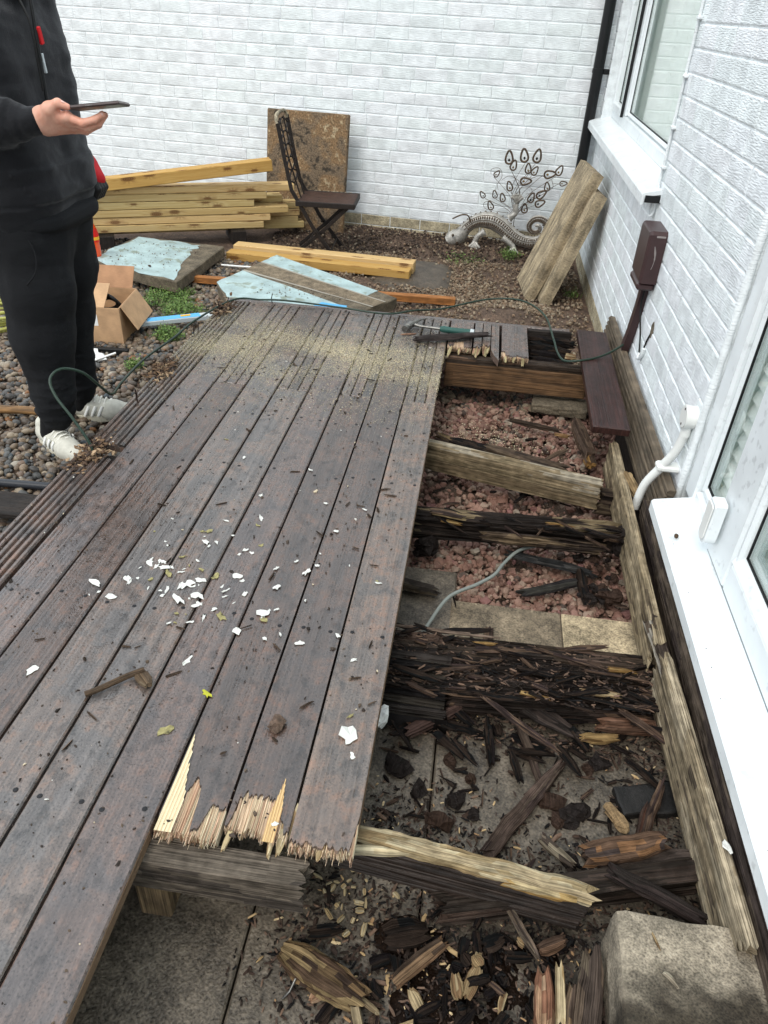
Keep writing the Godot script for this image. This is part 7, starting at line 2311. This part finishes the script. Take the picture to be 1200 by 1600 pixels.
	solo("rot_lump", stone(134, 8, 10, 0.42, Vector3(0.032, 0.024, 0.028), true), M.rot_brown, "round dark brown lump on the red chippings by the edge timber", "rotten wood", Vector3(0.505, 0.035, -1.73))
	for i in 46:
		var x := r.randf_range(-0.08, 0.53)
		var z := r.randf_range(-2.75, -1.66)
		var l := r.randf_range(0.015, 0.075)
		var a := r.randfn(0.0, 0.8)
		shard("red_bed_splinter", ("black" if i % 3 else "brown") + " splinter on red chippings, " + ("behind the pale joist" if z < -2.3 else ("between pale and black joists" if z < -1.92 else "before the black joist")) + (", deck side" if x < 0.2 else ", house side"), "splinter", Vector3(x, 0.03, z), Vector3(x + cos(a) * l, 0.03 + r.randf_range(-0.006, 0.012), z + sin(a) * l), r.randf_range(0.004, 0.014), r.randf_range(0.003, 0.009), BLACKS if i % 3 else BROWNS, 6000 + i, "splinters on the red chippings")
	for i in 26:
		var x := r.randf_range(0.40, 0.53)
		var z := r.randf_range(-1.93, -1.70)
		solo("rot_crumb", stone(700 + i, 5, 7, 0.45, Vector3(0.016, 0.010, 0.014) * r.randf_range(0.5, 1.3), true), M.rot_black if i % 2 else M.rot_brown, "dark crumb of rot on red chippings by the edge timber", "rotten wood", Vector3(x, 0.03, z), Basis(Vector3.UP, i), "rot crumbs by the edge timber")
	solo("grey_cable", tubem(curve([Vector3(-0.045, 0.012, -1.46), Vector3(-0.02, 0.03, -1.52), Vector3(0.03, 0.05, -1.625), Vector3(0.11, 0.045, -1.705), Vector3(0.16, 0.045, -1.76), Vector3(0.19, 0.04, -1.83), Vector3(0.24, 0.05, -1.895), Vector3(0.33, 0.03, -1.97)], 0.01), 0.0055, 8), M.dull_cable, "grey cable snaking over the red chippings and the concrete slab", "cable")
	# black timbers behind the snapped stubs at the far right
	for q: Array in [[0.27, 0.205, -3.33, 0.50, 0.20, -3.30, 0.05], [0.27, 0.195, -3.27, 0.49, 0.185, -3.22, 0.045], [0.28, 0.185, -3.20, 0.48, 0.18, -3.17, 0.04], [0.27, 0.18, -3.14, 0.48, 0.175, -3.11, 0.04]]:
		shard("charred_strip", "black rotten strip in the far right corner of the deck", "rotten wood", Vector3(q[0], q[1], q[2]), Vector3(q[3], q[4], q[5]), q[6], 0.035, BLACKS, 800 + int(q[2] * -100), "black strips in the far deck corner")
	shard("charred_strip", "tan splinter end among the black strips beside the red-brown board", "rotten wood", Vector3(0.43, 0.20, -3.16), Vector3(0.485, 0.20, -3.15), 0.045, 0.02, TANS, 840)
	solo("corner_rim", boxm(Vector3(0.27, 0.17, -3.372), Vector3(0.47, 0.236, -3.35), 0.003), M.dark_timber, "dark rim board piece closing the deck's far right corner", "board")
	solo("litter_wrapper", stone(141, 6, 9, 0.4, Vector3(0.016, 0.022, 0.03), true), M.paper, "crumpled white wrapper wedged under the deck's right edge", "wrapper", Vector3(-0.098, 0.10, -1.12))
	solo("paint_scrap", stone(142, 5, 7, 0.4, Vector3(0.007, 0.003, 0.010), true), M.flake, "white torn scrap on the edge timber near the concrete block", "paint flake", Vector3(0.585, 0.19, -0.86))
	# fine litter
	var tf := []
	var co := []
	for i in 17000:
		var x := r.randf_range(-0.30, 0.60)
		var z := r.randf_range(-1.62, -0.38)
		var dense := 0.38 + 0.7 * nz(x * 260.0, z * 260.0, 33.0)
		if z > -0.95:
			dense += 0.35
		if z > -0.76 and x > -0.1:
			dense += 0.4
		if x < -0.10:
			dense -= 0.45
		if z < -1.45:
			dense -= 0.35
		if r.randf() > dense:
			continue
		var s := r.randf_range(0.0008, 0.0030) * (2.0 if r.randf() < 0.07 else 1.0)
		tf.append(Transform3D(Basis.from_euler(Vector3(r.randf_range(-0.3, 0.3), r.randf() * TAU, r.randf_range(-0.3, 0.3))) * Basis.from_scale(Vector3(s * r.randf_range(1.0, 4.0), s * 0.6, s)), Vector3(x, 0.004 + 0.004 * r.randf() + (0.014 if z > -0.76 and x > 0.0 else 0.0), z)))
		var c: Color = BLACKS[r.randi() % 4] if r.randf() < 0.72 else BROWNS[r.randi() % 4]
		if r.randf() < 0.05:
			c = TANS[r.randi() % 4]
		co.append(c)
	many(self, "rot_litter", stone(9, 3, 5, 0.35, Vector3.ONE, true), M.crumb, tf, co, "fine dark crumbs of rotten wood strewn over the concrete slab", "debris")
	tf = []; co = []
	for i in 2200:
		var x := r.randf_range(-0.1, 0.6)
		var z := r.randf_range(-1.46, -1.16)
		var s := r.randf_range(0.001, 0.004)
		var y := 0.006 + 0.012 * r.randf()
		if z > -1.42 and z < -1.24:
			y = 0.086 + 0.015 * r.randf()
		tf.append(Transform3D(Basis.from_euler(Vector3(r.randf_range(-0.4, 0.4), r.randfn(0.0, 0.6), r.randf_range(-0.4, 0.4))) * Basis.from_scale(Vector3(s * r.randf_range(1.0, 5.0), s * 0.6, s * 0.8)), Vector3(x, y, z)))
		co.append(BLACKS[r.randi() % 4] if r.randf() < 0.6 else BROWNS[r.randi() % 4])
	many(self, "joist_crumbs", stone(10, 3, 5, 0.35, Vector3.ONE, true), M.crumb, tf, co, "dark fibrous crumbs covering the collapsed joists", "debris")


func slab_words(x: float, z: float) -> String:
	var a := "far left by the deck" if x < 0.08 else ("around the long split board" if x < 0.35 else "towards the black tile")
	return a + (", near the collapsed joists" if z < -1.08 else (", mid slab" if z < -0.97 else ", near the snapped ribbed board"))


func ribbed_beam(length: float, seed_: int) -> ArrayMesh:
	# a beam whose top has rotted into parallel ridges, lying along +x
	var b := Build.new()
	var prof := []
	for k in 15:
		var y := 0.035 - 0.0075 * k * 0.55 + (0.007 if k % 2 == 0 else -0.004)
		prof.append(Vector2(-0.06 + 0.011 * k, y))
	prof.append(Vector2(0.095, -0.07))
	prof.append(Vector2(-0.06, -0.07))
	var n := 14
	for i in prof.size():
		var p: Vector2 = prof[i]
		var q: Vector2 = prof[(i + 1) % prof.size()]
		for j in n:
			var xa := (length + 0.03 * nz(i * 200.0, 3.0)) * j / n
			var xb := (length + 0.03 * nz(i * 200.0, 3.0)) * (j + 1) / n
			var wa := 0.003 * nz(i * 90.0, xa * 700.0, seed_)
			var wb := 0.003 * nz(i * 90.0, xb * 700.0, seed_)
			b.quad(Vector3(xa, p.y + wa, p.x), Vector3(xa, q.y + wa, q.x), Vector3(xb, q.y + wb, q.x), Vector3(xb, p.y + wb, p.x), Vector3(0, (q.x - p.x), -(q.y - p.y)), Vector2(p.x, xa), Vector2(q.x, xa), Vector2(q.x, xb), Vector2(p.x, xb), [Color(0.05, 0.043, 0.038), Color(0.075, 0.063, 0.053), Color(0.035, 0.03, 0.028)][i % 3])
	for i in prof.size():
		var p: Vector2 = prof[i]
		var q: Vector2 = prof[(i + 1) % prof.size()]
		var x := length + 0.03 * nz(i * 200.0, 3.0)
		b.flat_tri(Vector3(x, p.y, p.x), Vector3(x, q.y, q.x), Vector3(length - 0.01, -0.02, 0.015), Vector3.RIGHT, p, q, Vector2.ZERO, Color(0.04, 0.03, 0.027))
	return b.done()


func block_mesh(s: Vector3, wet := false) -> ArrayMesh:
	# a worn block standing on y = 0: a cube pushed to a rounded, pitted box
	var b := Build.new()
	var n := 14
	for ax in 3:
		for sg in [-1.0, 1.0]:
			var o := Vector3.ZERO
			o[ax] = sg
			b.sheet(n, n, func(u: float, v: float) -> Vector3:
				var p := Vector3.ZERO
				p[ax] = sg
				p[(ax + 1) % 3] = u * 2.0 - 1.0
				p[(ax + 2) % 3] = v * 2.0 - 1.0
				var q := p * s * 0.5
				var core := s * 0.5 - Vector3.ONE * 0.012
				var inn := q.clamp(-core, core)
				var d := (q - inn).normalized() if q.distance_to(inn) > 1e-6 else o
				q = inn + d * (0.012 + 0.004 * nz(p.x * 160.0, p.y * 160.0, p.z * 160.0) + 0.002 * nz(p.x * 700.0, p.y * 700.0, p.z * 700.0))
				return q + Vector3(0, s.y * 0.5, 0), o, null, func(q: Vector3) -> Color: return Color.WHITE.lerp(Color(0.16, 0.15, 0.14), smoothstep(-0.012, 0.05, q.z + 0.05 * nz(q.x * 900.0, q.z * 900.0, 71.0) + 0.02 * nz(q.x * 3500.0, q.z * 3500.0, 72.0)) if wet else 0.0))
	return b.done()


# ---------------------------------------------------------------- the person at the left, looking at a phone
func make_person() -> void:
	var p := thing("person", "person in black hoodie and joggers standing left of the deck, holding a phone", "person")
	var v := func(x: float, y: float, z: float) -> Vector3: return Vector3(x, y, z)
	# --- skin: one mesh; fine grids for the hand and the head
	var b := Build.new()
	body_into(b, [
		[v.call(-1.48, 1.30, -2.31), v.call(-1.48, 1.30, -2.45), 0.09, 0.09, 0.03], [v.call(-1.48, 1.10, -2.32), v.call(-1.48, 1.10, -2.44), 0.09, 0.09, 0.08], [v.call(-1.48, 0.92, -2.31), v.call(-1.48, 0.92, -2.45), 0.09, 0.09, 0.08],
		[v.call(-1.49, 1.36, -2.25), v.call(-1.49, 1.36, -2.51), 0.055, 0.055, 0.04], [v.call(-1.485, 1.36, -2.38), v.call(-1.43, 1.56, -2.38), 0.062, 0.055, 0.03],
		[v.call(-1.46, 1.37, -2.20), v.call(-1.515, 1.14, -2.11), 0.048, 0.042, 0.03], [v.call(-1.515, 1.14, -2.11), v.call(-1.25, 1.132, -2.147), 0.040, 0.026, 0.02],
		[v.call(-1.46, 1.37, -2.56), v.call(-1.50, 1.13, -2.63), 0.048, 0.040, 0.03], [v.call(-1.50, 1.13, -2.63), v.call(-1.42, 0.99, -2.60), 0.038, 0.026, 0.02], [v.call(-1.42, 0.99, -2.60), v.call(-1.385, 0.93, -2.57), 0.026, 0.024, 0.02],
		[v.call(-1.43, 0.86, -2.29), v.call(-1.43, 0.46, -2.26), 0.085, 0.056, 0.04], [v.call(-1.43, 0.46, -2.26), v.call(-1.50, 0.08, -2.255), 0.056, 0.036, 0.02],
		[v.call(-1.43, 0.86, -2.47), v.call(-1.45, 0.48, -2.50), 0.085, 0.056, 0.04], [v.call(-1.45, 0.48, -2.50), v.call(-1.51, 0.08, -2.505), 0.056, 0.036, 0.02]], 0.013)
	# right hand: palm, four fingers curling under the phone, thumb over its near edge
	var hand := [[v.call(-1.30, 1.131, -2.142), v.call(-1.235, 1.134, -2.148), 0.027, 0.029, 0.015]]
	var base := [[-1.232, 1.152, -2.138], [-1.236, 1.139, -2.146], [-1.236, 1.126, -2.154], [-1.232, 1.115, -2.162]]
	var knuckle := [[-1.152, 1.152, -2.130], [-1.148, 1.139, -2.146], [-1.153, 1.126, -2.163], [-1.164, 1.115, -2.180]]
	var chain := [
		[[-1.112, 1.140, -2.130], [-1.082, 1.148, -2.139], [-1.060, 1.162, -2.150]],
		[[-1.110, 1.128, -2.150], [-1.082, 1.137, -2.164], [-1.066, 1.157, -2.176]],
		[[-1.120, 1.118, -2.170], [-1.094, 1.130, -2.186], [-1.082, 1.153, -2.196]],
		[[-1.136, 1.110, -2.190], [-1.114, 1.122, -2.204], [-1.104, 1.145, -2.210]]]
	for i in 4:
		var k0: Array = base[i]
		var k1: Array = knuckle[i]
		var r: float = [0.0105, 0.0108, 0.0100, 0.0088][i]
		hand.append([v.call(k0[0], k0[1], k0[2]), v.call(k1[0], k1[1], k1[2]), 0.019, r * 1.25, 0.016])
		var at: Vector3 = v.call(k1[0], k1[1], k1[2])
		for j in 3:
			var c: Array = chain[i][j]
			var to: Vector3 = v.call(c[0], c[1], c[2])
			hand.append([at, to, r * (1.12 - 0.1 * j), r * (1.02 - 0.12 * j), 0.003 if j > 0 else 0.006])
			hand.append([to, to, r * (1.06 - 0.12 * j) if j < 2 else r * 0.8, r * (1.06 - 0.12 * j) if j < 2 else r * 0.8, 0.002])
			at = to
		hand.append([v.call(k1[0], k1[1] + 0.002, k1[2] + 0.001), v.call(k1[0] - 0.004, k1[1] + 0.002, k1[2] + 0.001), r * 1.28, r * 1.1, 0.006])
	hand.append([v.call(-1.232, 1.150, -2.136), v.call(-1.196, 1.170, -2.122), 0.020, 0.018, 0.016])
	hand.append([v.call(-1.196, 1.170, -2.122), v.call(-1.165, 1.186, -2.114), 0.0165, 0.0125, 0.010])
	hand.append([v.call(-1.165, 1.186, -2.114), v.call(-1.142, 1.178, -2.120), 0.0120, 0.0085, 0.004])
	body_into(b, hand, 0.003, func(q: Vector3) -> float: return 0.0007 * nz(q.x * 9000.0, q.y * 5000.0, q.z * 9000.0), func(q: Vector3) -> Color:
		var t := clampf(0.5 + 1.3 * nz(q.x * 2600.0, q.y * 2600.0, q.z * 2600.0) + 5.0 * (q.x + 1.17), 0.0, 1.0)
		return Color(1.0, 0.96, 0.94).lerp(Color(0.97, 0.80, 0.75), t))
	part(p, "thumbnail", stone(1, 5, 8, 0.0, Vector3(0.0065, 0.0015, 0.0050), false), M.nail, Vector3(-1.150, 1.1905, -2.114), Basis(Vector3.BACK, -0.45))
	part(p, "fingernail", stone(1, 5, 8, 0.0, Vector3(0.0045, 0.0045, 0.0014), false), M.nail, Vector3(-1.0585, 1.163, -2.1425))
	# head, bent towards the phone
	body_into(b, [
		[v.call(-1.445, 1.675, -2.38), v.call(-1.405, 1.69, -2.38), 0.086, 0.082, 0.03], [v.call(-1.40, 1.64, -2.405), v.call(-1.40, 1.64, -2.355), 0.062, 0.062, 0.04], [v.call(-1.385, 1.60, -2.38), v.call(-1.355, 1.565, -2.38), 0.058, 0.040, 0.04],
		[v.call(-1.345, 1.552, -2.38), v.call(-1.338, 1.548, -2.38), 0.024, 0.020, 0.02], [v.call(-1.335, 1.672, -2.41), v.call(-1.335, 1.672, -2.35), 0.018, 0.018, 0.02],
		[v.call(-1.322, 1.655, -2.38), v.call(-1.300, 1.612, -2.38), 0.009, 0.014, 0.012], [v.call(-1.308, 1.610, -2.392), v.call(-1.308, 1.610, -2.368), 0.010, 0.010, 0.008],
		[v.call(-1.425, 1.635, -2.296), v.call(-1.415, 1.665, -2.292), 0.012, 0.017, 0.006], [v.call(-1.425, 1.635, -2.464), v.call(-1.415, 1.665, -2.468), 0.012, 0.017, 0.006],
		[v.call(-1.44, 1.60, -2.38), v.call(-1.445, 1.52, -2.38), 0.062, 0.056, 0.03]], 0.0045)
	part(p, "body", b.done(), M.skin)
	for s: float in [-1.0, 1.0]:
		var e: MeshInstance3D = part(p, "eye", stone(1, 6, 8, 0.0, Vector3.ONE * 0.0125, false), M.eye_white, Vector3(-1.329, 1.648, -2.38 + s * 0.031))
		part(e, "iris", stone(1, 5, 8, 0.0, Vector3(0.003, 0.006, 0.006), false), M.eye_dark, Vector3(0.0112, -0.004, 0))
		var br := Build.new()
		br.tube(PackedVector3Array([Vector3(-1.317, 1.678, -2.38 + s * 0.016), Vector3(-1.318, 1.682, -2.38 + s * 0.032), Vector3(-1.328, 1.677, -2.38 + s * 0.048)]), PackedFloat32Array([0.004, 0.0045, 0.003]), 6)
		part(p, "eyebrow", br.done(), M.hair)
	var lip := Build.new()
	lip.tube(PackedVector3Array([Vector3(-1.322, 1.583, -2.402), Vector3(-1.314, 1.585, -2.39), Vector3(-1.312, 1.586, -2.38), Vector3(-1.314, 1.585, -2.37), Vector3(-1.322, 1.583, -2.358)]), PackedFloat32Array([0.003, 0.006, 0.007, 0.006, 0.003]), 7)
	part(p, "mouth", lip.done(), M.lips)
	part(p, "hair", body_mesh([[v.call(-1.455, 1.69, -2.38), v.call(-1.405, 1.715, -2.38), 0.090, 0.080, 0.03], [v.call(-1.475, 1.64, -2.40), v.call(-1.475, 1.64, -2.36), 0.066, 0.066, 0.04], [v.call(-1.365, 1.735, -2.40), v.call(-1.365, 1.735, -2.36), 0.040, 0.040, 0.03]], 0.007, func(q: Vector3) -> float: return 0.006 * nz(q.x * 4000.0, q.y * 1500.0, q.z * 4000.0)), M.hair)
	# --- hoodie
	var hp := []
	for q: Array in [[0.885, -1.425, 0.150, 0.195], [0.96, -1.432, 0.160, 0.20], [1.03, -1.438, 0.158, 0.20], [1.11, -1.442, 0.154, 0.20], [1.19, -1.445, 0.152, 0.205], [1.27, -1.448, 0.150, 0.21], [1.34, -1.455, 0.132, 0.215], [1.40, -1.458, 0.10, 0.215]]:
		var hw: float = q[3] - q[2] * 0.55
		hp.append([v.call(q[1] - 0.032, q[0], -2.38 - hw), v.call(q[1] - 0.032, q[0], -2.38 + hw), float(q[2]) * 0.93, float(q[2]) * 0.93, 0.05])
	hp.append_array([
		[v.call(-1.385, 0.915, -2.29), v.call(-1.385, 0.915, -2.47), 0.070, 0.070, 0.05], [v.call(-1.40, 1.0, -2.30), v.call(-1.40, 1.0, -2.46), 0.062, 0.062, 0.05],
		[v.call(-1.46, 1.40, -2.19), v.call(-1.525, 1.15, -2.095), 0.082, 0.070, 0.04], [v.call(-1.525, 1.14, -2.095), v.call(-1.36, 1.128, -2.13), 0.064, 0.056, 0.03], [v.call(-1.37, 1.128, -2.13), v.call(-1.305, 1.131, -2.140), 0.054, 0.049, 0.02], [v.call(-1.30, 1.131, -2.141), v.call(-1.256, 1.133, -2.147), 0.038, 0.037, 0.008],
		[v.call(-1.46, 1.40, -2.57), v.call(-1.51, 1.14, -2.65), 0.082, 0.068, 0.04], [v.call(-1.51, 1.13, -2.65), v.call(-1.435, 1.02, -2.61), 0.062, 0.048, 0.03], [v.call(-1.435, 1.02, -2.61), v.call(-1.418, 0.985, -2.60), 0.040, 0.038, 0.01],
		[v.call(-1.50, 1.46, -2.44), v.call(-1.50, 1.46, -2.32), 0.062, 0.062, 0.05], [v.call(-1.42, 1.455, -2.46), v.call(-1.37, 1.43, -2.40), 0.035, 0.032, 0.03], [v.call(-1.42, 1.455, -2.30), v.call(-1.37, 1.43, -2.36), 0.035, 0.032, 0.03], [v.call(-1.53, 1.42, -2.44), v.call(-1.53, 1.42, -2.32), 0.06, 0.06, 0.04]])
	part(p, "hoodie", body_mesh(hp, 0.010, func(q: Vector3) -> float:
		var w := 0.011 * nz(q.x * 500.0 + q.y * 500.0, q.y * 900.0 - q.x * 400.0, q.z * 500.0) + 0.0012 * nz(q.x * 3000.0, q.y * 3000.0, q.z * 3000.0)
		if q.y < 1.0 and q.y > 0.895 and q.x > -1.372 + (1.0 - q.y) * 0.5:
			w += 0.007
		if absf(q.y - 0.892) < 0.007:
			w -= 0.005
		if q.y < 0.93:
			w -= 0.010 * smoothstep(0.85, 0.80, q.y)
		if q.x > -1.45 and q.z > -2.2 and q.y > 1.06 and q.y < 1.2:
			w += 0.006 * nz(q.x * 4200.0, q.y * 900.0, q.z * 900.0)
		return w), M.hoodie)
	part(p, "zip", tubem(curve([v.call(-1.325, 1.42, -2.36), v.call(-1.320, 1.30, -2.345), v.call(-1.318, 1.18, -2.335), v.call(-1.316, 1.08, -2.33)], 0.01), 0.005, 6), M.gasket)
	part(p, "drawstring", tubem(curve([v.call(-1.355, 1.43, -2.335), v.call(-1.315, 1.36, -2.315), v.call(-1.310, 1.26, -2.310), v.call(-1.311, 1.19, -2.31)], 0.01), 0.0035, 6), M.black_rubber)
	part(p, "zip_tab", boxm(Vector3(-0.004, -0.022, -0.008), Vector3(0.006, 0.022, 0.008), 0.002), M.red_cloth, Vector3(-1.318, 1.325, -2.36), Basis(Vector3.RIGHT, 0.2))
	part(p, "zip_tab", boxm(Vector3(-0.003, -0.03, -0.004), Vector3(0.004, 0.02, 0.004), 0.001), M.level_grey, Vector3(-1.317, 1.262, -2.352), Basis(Vector3.RIGHT, 0.1))
	part(p, "shirt_hem", body_mesh([[v.call(-1.475, 0.872, -2.46), v.call(-1.475, 0.872, -2.285), 0.148, 0.148, 0.02]], 0.010, func(q: Vector3) -> float: return -maxf(0.0, absf(q.y - 0.862) - 0.022) * 0.9 + 0.002 * nz(q.x * 2500.0, q.y * 600.0, q.z * 2500.0)), M.hoodie_lining)
	# --- trousers
	part(p, "trousers", body_mesh([
		[v.call(-1.470, 0.86, -2.470), v.call(-1.462, 0.86, -2.290), 0.132, 0.132, 0.03], [v.call(-1.465, 0.78, -2.470), v.call(-1.457, 0.78, -2.290), 0.128, 0.128, 0.05],
		[v.call(-1.452, 0.80, -2.285), v.call(-1.434, 0.62, -2.265), 0.122, 0.112, 0.05], [v.call(-1.434, 0.62, -2.265), v.call(-1.452, 0.45, -2.258), 0.112, 0.099, 0.04], [v.call(-1.452, 0.45, -2.258), v.call(-1.457, 0.25, -2.258), 0.098, 0.073, 0.04], [v.call(-1.457, 0.25, -2.258), v.call(-1.468, 0.165, -2.260), 0.074, 0.066, 0.02], [v.call(-1.470, 0.158, -2.260), v.call(-1.476, 0.128, -2.260), 0.052, 0.049, 0.012],
		[v.call(-1.465, 0.80, -2.475), v.call(-1.460, 0.63, -2.490), 0.118, 0.106, 0.05], [v.call(-1.460, 0.63, -2.490), v.call(-1.485, 0.46, -2.500), 0.106, 0.086, 0.04], [v.call(-1.485, 0.46, -2.500), v.call(-1.497, 0.24, -2.500), 0.086, 0.066, 0.04], [v.call(-1.497, 0.24, -2.500), v.call(-1.492, 0.165, -2.500), 0.066, 0.060, 0.02], [v.call(-1.492, 0.158, -2.500), v.call(-1.494, 0.125, -2.500), 0.050, 0.047, 0.012]], 0.010,
		func(q: Vector3) -> float:
			var low := smoothstep(0.42, 0.16, q.y)
			return 0.007 * nz(q.x * 800.0, q.y * 420.0, q.z * 800.0) + (0.002 + 0.008 * low) * nz(q.x * 900.0 + q.y * 500.0, q.y * 3200.0, q.z * 900.0)), M.trousers)
	part(p, "waistband", body_mesh([[v.call(-1.44, 0.835, -2.46), v.call(-1.44, 0.835, -2.30), 0.147, 0.147, 0.02]], 0.010, func(q: Vector3) -> float: return -maxf(0.0, absf(q.y - 0.835) - 0.016) * 0.9), M.trousers)
	part(p, "pocket_seam", tubem(curve([v.call(-1.37, 0.80, -2.168), v.call(-1.352, 0.755, -2.158), v.call(-1.36, 0.705, -2.15), v.call(-1.395, 0.665, -2.145)], 0.01), 0.0025, 6), M.trousers)
	part(p, "sock", body_mesh([[v.call(-1.482, 0.16, -2.258), v.call(-1.50, 0.07, -2.258), 0.042, 0.044, 0.01]], 0.008), M.sock)
	part(p, "sock", body_mesh([[v.call(-1.494, 0.16, -2.502), v.call(-1.51, 0.07, -2.505), 0.040, 0.043, 0.01]], 0.008), M.sock)
	_shoe(p, Vector3(-1.572, 0.004, -2.296), Vector3(0.85, 0, 0.50), 1.0)
	_shoe(p, Vector3(-1.575, 0.004, -2.492), Vector3(0.965, 0, -0.20), 1.0)
	# --- gloved left hand hanging
	var gl := [[v.call(-1.395, 0.995, -2.60), v.call(-1.368, 0.955, -2.582), 0.036, 0.034, 0.01], [v.call(-1.368, 0.955, -2.582), v.call(-1.332, 0.915, -2.555), 0.034, 0.032, 0.015], [v.call(-1.355, 0.945, -2.60), v.call(-1.322, 0.905, -2.58), 0.026, 0.024, 0.015]]
	part(p, "glove", body_mesh(gl, 0.006), M.glove_red)
	var fg := []
	for i in 4:
		var z := -2.592 + i * 0.018
		fg.append([v.call(-1.322, 0.908, z), v.call(-1.308, 0.880, z + 0.004), 0.0135, 0.0125, 0.006])
		fg.append([v.call(-1.308, 0.880, z + 0.004), v.call(-1.322, 0.855, z + 0.008), 0.0125, 0.0115, 0.004])
		fg.append([v.call(-1.322, 0.855, z + 0.008), v.call(-1.342, 0.850, z + 0.008), 0.0115, 0.010, 0.004])
	fg.append([v.call(-1.355, 0.925, -2.545), v.call(-1.322, 0.895, -2.528), 0.016, 0.0135, 0.008])
	fg.append([v.call(-1.322, 0.895, -2.528), v.call(-1.315, 0.868, -2.533), 0.0132, 0.011, 0.004])
	part(p, "glove_fingers", body_mesh(fg, 0.0045), M.glove_black)
	# --- the phone
	var ph := thing("phone", "dark smartphone held flat in the person's bare right hand", "phone", Vector3(-1.071, 1.1805, -2.157))
	ph.rotation = Vector3(-0.17, 0.0, 0.135)
	part(ph, "case", boxm(Vector3(-0.076, -0.0045, -0.037), Vector3(0.076, 0.0045, 0.037), 0.0035), M.phone_side)
	part(ph, "screen", boxm(Vector3(-0.073, 0.0044, -0.034), Vector3(0.073, 0.0052, 0.034), 0.0003), M.phone_glass)
	part(ph, "side_button", boxm(Vector3(-0.02, -0.0012, 0.0368), Vector3(0.0, 0.0014, 0.0378), 0.0003), M.steel)


func _shoe(p: Node3D, heel: Vector3, dir: Vector3, side: float) -> void:
	var d := dir.normalized()
	var s := d.cross(Vector3.UP).normalized()
	var turn := Basis(d, Vector3.UP, s)
	var up := body_mesh([
		[Vector3(0.040, 0.050, 0), Vector3(0.10, 0.046, 0), 0.036, 0.037, 0.02], [Vector3(0.10, 0.045, 0.0), Vector3(0.19, 0.038, 0.006), 0.038, 0.040, 0.02], [Vector3(0.19, 0.037, 0.008), Vector3(0.245, 0.033, 0.004), 0.040, 0.033, 0.02],
		[Vector3(0.040, 0.062, 0.0), Vector3(0.036, 0.088, 0.0), 0.034, 0.030, 0.015], [Vector3(0.10, 0.062, 0), Vector3(0.125, 0.072, 0), 0.030, 0.022, 0.02]], 0.0055)
	var o := part(p, "shoe", up, M.shoe, heel, turn)
	var outl := []
	for i in 36:
		var a := TAU * i / 36.0
		var x := 0.142 + 0.146 * cos(a)
		var w := (0.041 if x > 0.13 else 0.036 + 0.005 * x / 0.13)
		outl.append(Vector2(x, sin(a) * w * pow(absf(sin(a)) + 0.0001, -0.35) * (1.0 if x < 0.2 else 1.0) + (0.006 if x > 0.15 else 0.0)))
	var b := Build.new()
	_puck(b, outl, Transform3D(Basis(Vector3.RIGHT, Vector3.FORWARD, Vector3.UP), Vector3.ZERO), 0.026, 0.004)
	part(o, "sole", b.done(), M.shoe_sole)
	for k in 3:
		var x := 0.085 + k * 0.026
		for sg in [1.0, -1.0]:
			b = Build.new()
			var pts := PackedVector3Array()
			for i in 7:
				var f := i / 6.0
				var y := lerpf(0.026, 0.068, f)
				var dy := (y - 0.045) / 0.039
				pts.append(Vector3(x + 0.020 * f, y, sg * (0.0375 * sqrt(maxf(0.05, 1.0 - dy * dy * 0.8)) + 0.0065)))
			b.tube(pts, PackedFloat32Array([0.0065]), 6, true, Vector3(1, 1, 0.35))
			part(o, "stripe", b.done(), M.shoe_stripe)
	b = Build.new()
	for k in 5:
		var x := 0.125 + k * 0.018
		var y := 0.096 - k * 0.0052
		b.tube(PackedVector3Array([Vector3(x, y - 0.014, -0.026), Vector3(x + 0.003, y - 0.001, -0.012), Vector3(x + 0.005, y + 0.001, 0.0), Vector3(x + 0.003, y - 0.001, 0.012), Vector3(x, y - 0.014, 0.026)]), PackedFloat32Array([0.0042]), 6, true, Vector3(1, 0.6, 1))
	part(o, "laces", b.done(), M.lace)
	part(o, "tongue", boxm(Vector3(-0.002, -0.01, -0.026), Vector3(0.004, 0.055, 0.026), 0.002), M.shoe, Vector3(0.108, 0.088, 0), Basis(Vector3.BACK, -0.25))


func _ready() -> void:
	rng.seed = 20
	noise.seed = 4
	noise.fractal_octaves = 2
	make_view()
	make_materials()
	make_ground()
	make_back_wall()
	make_house()
	make_deck()
	make_gravel()
	make_wall_things()
	make_back_yard()
	make_chair()
	make_ornament()
	make_pit()
	make_person()
	make_cable()
	make_deck_dressing()
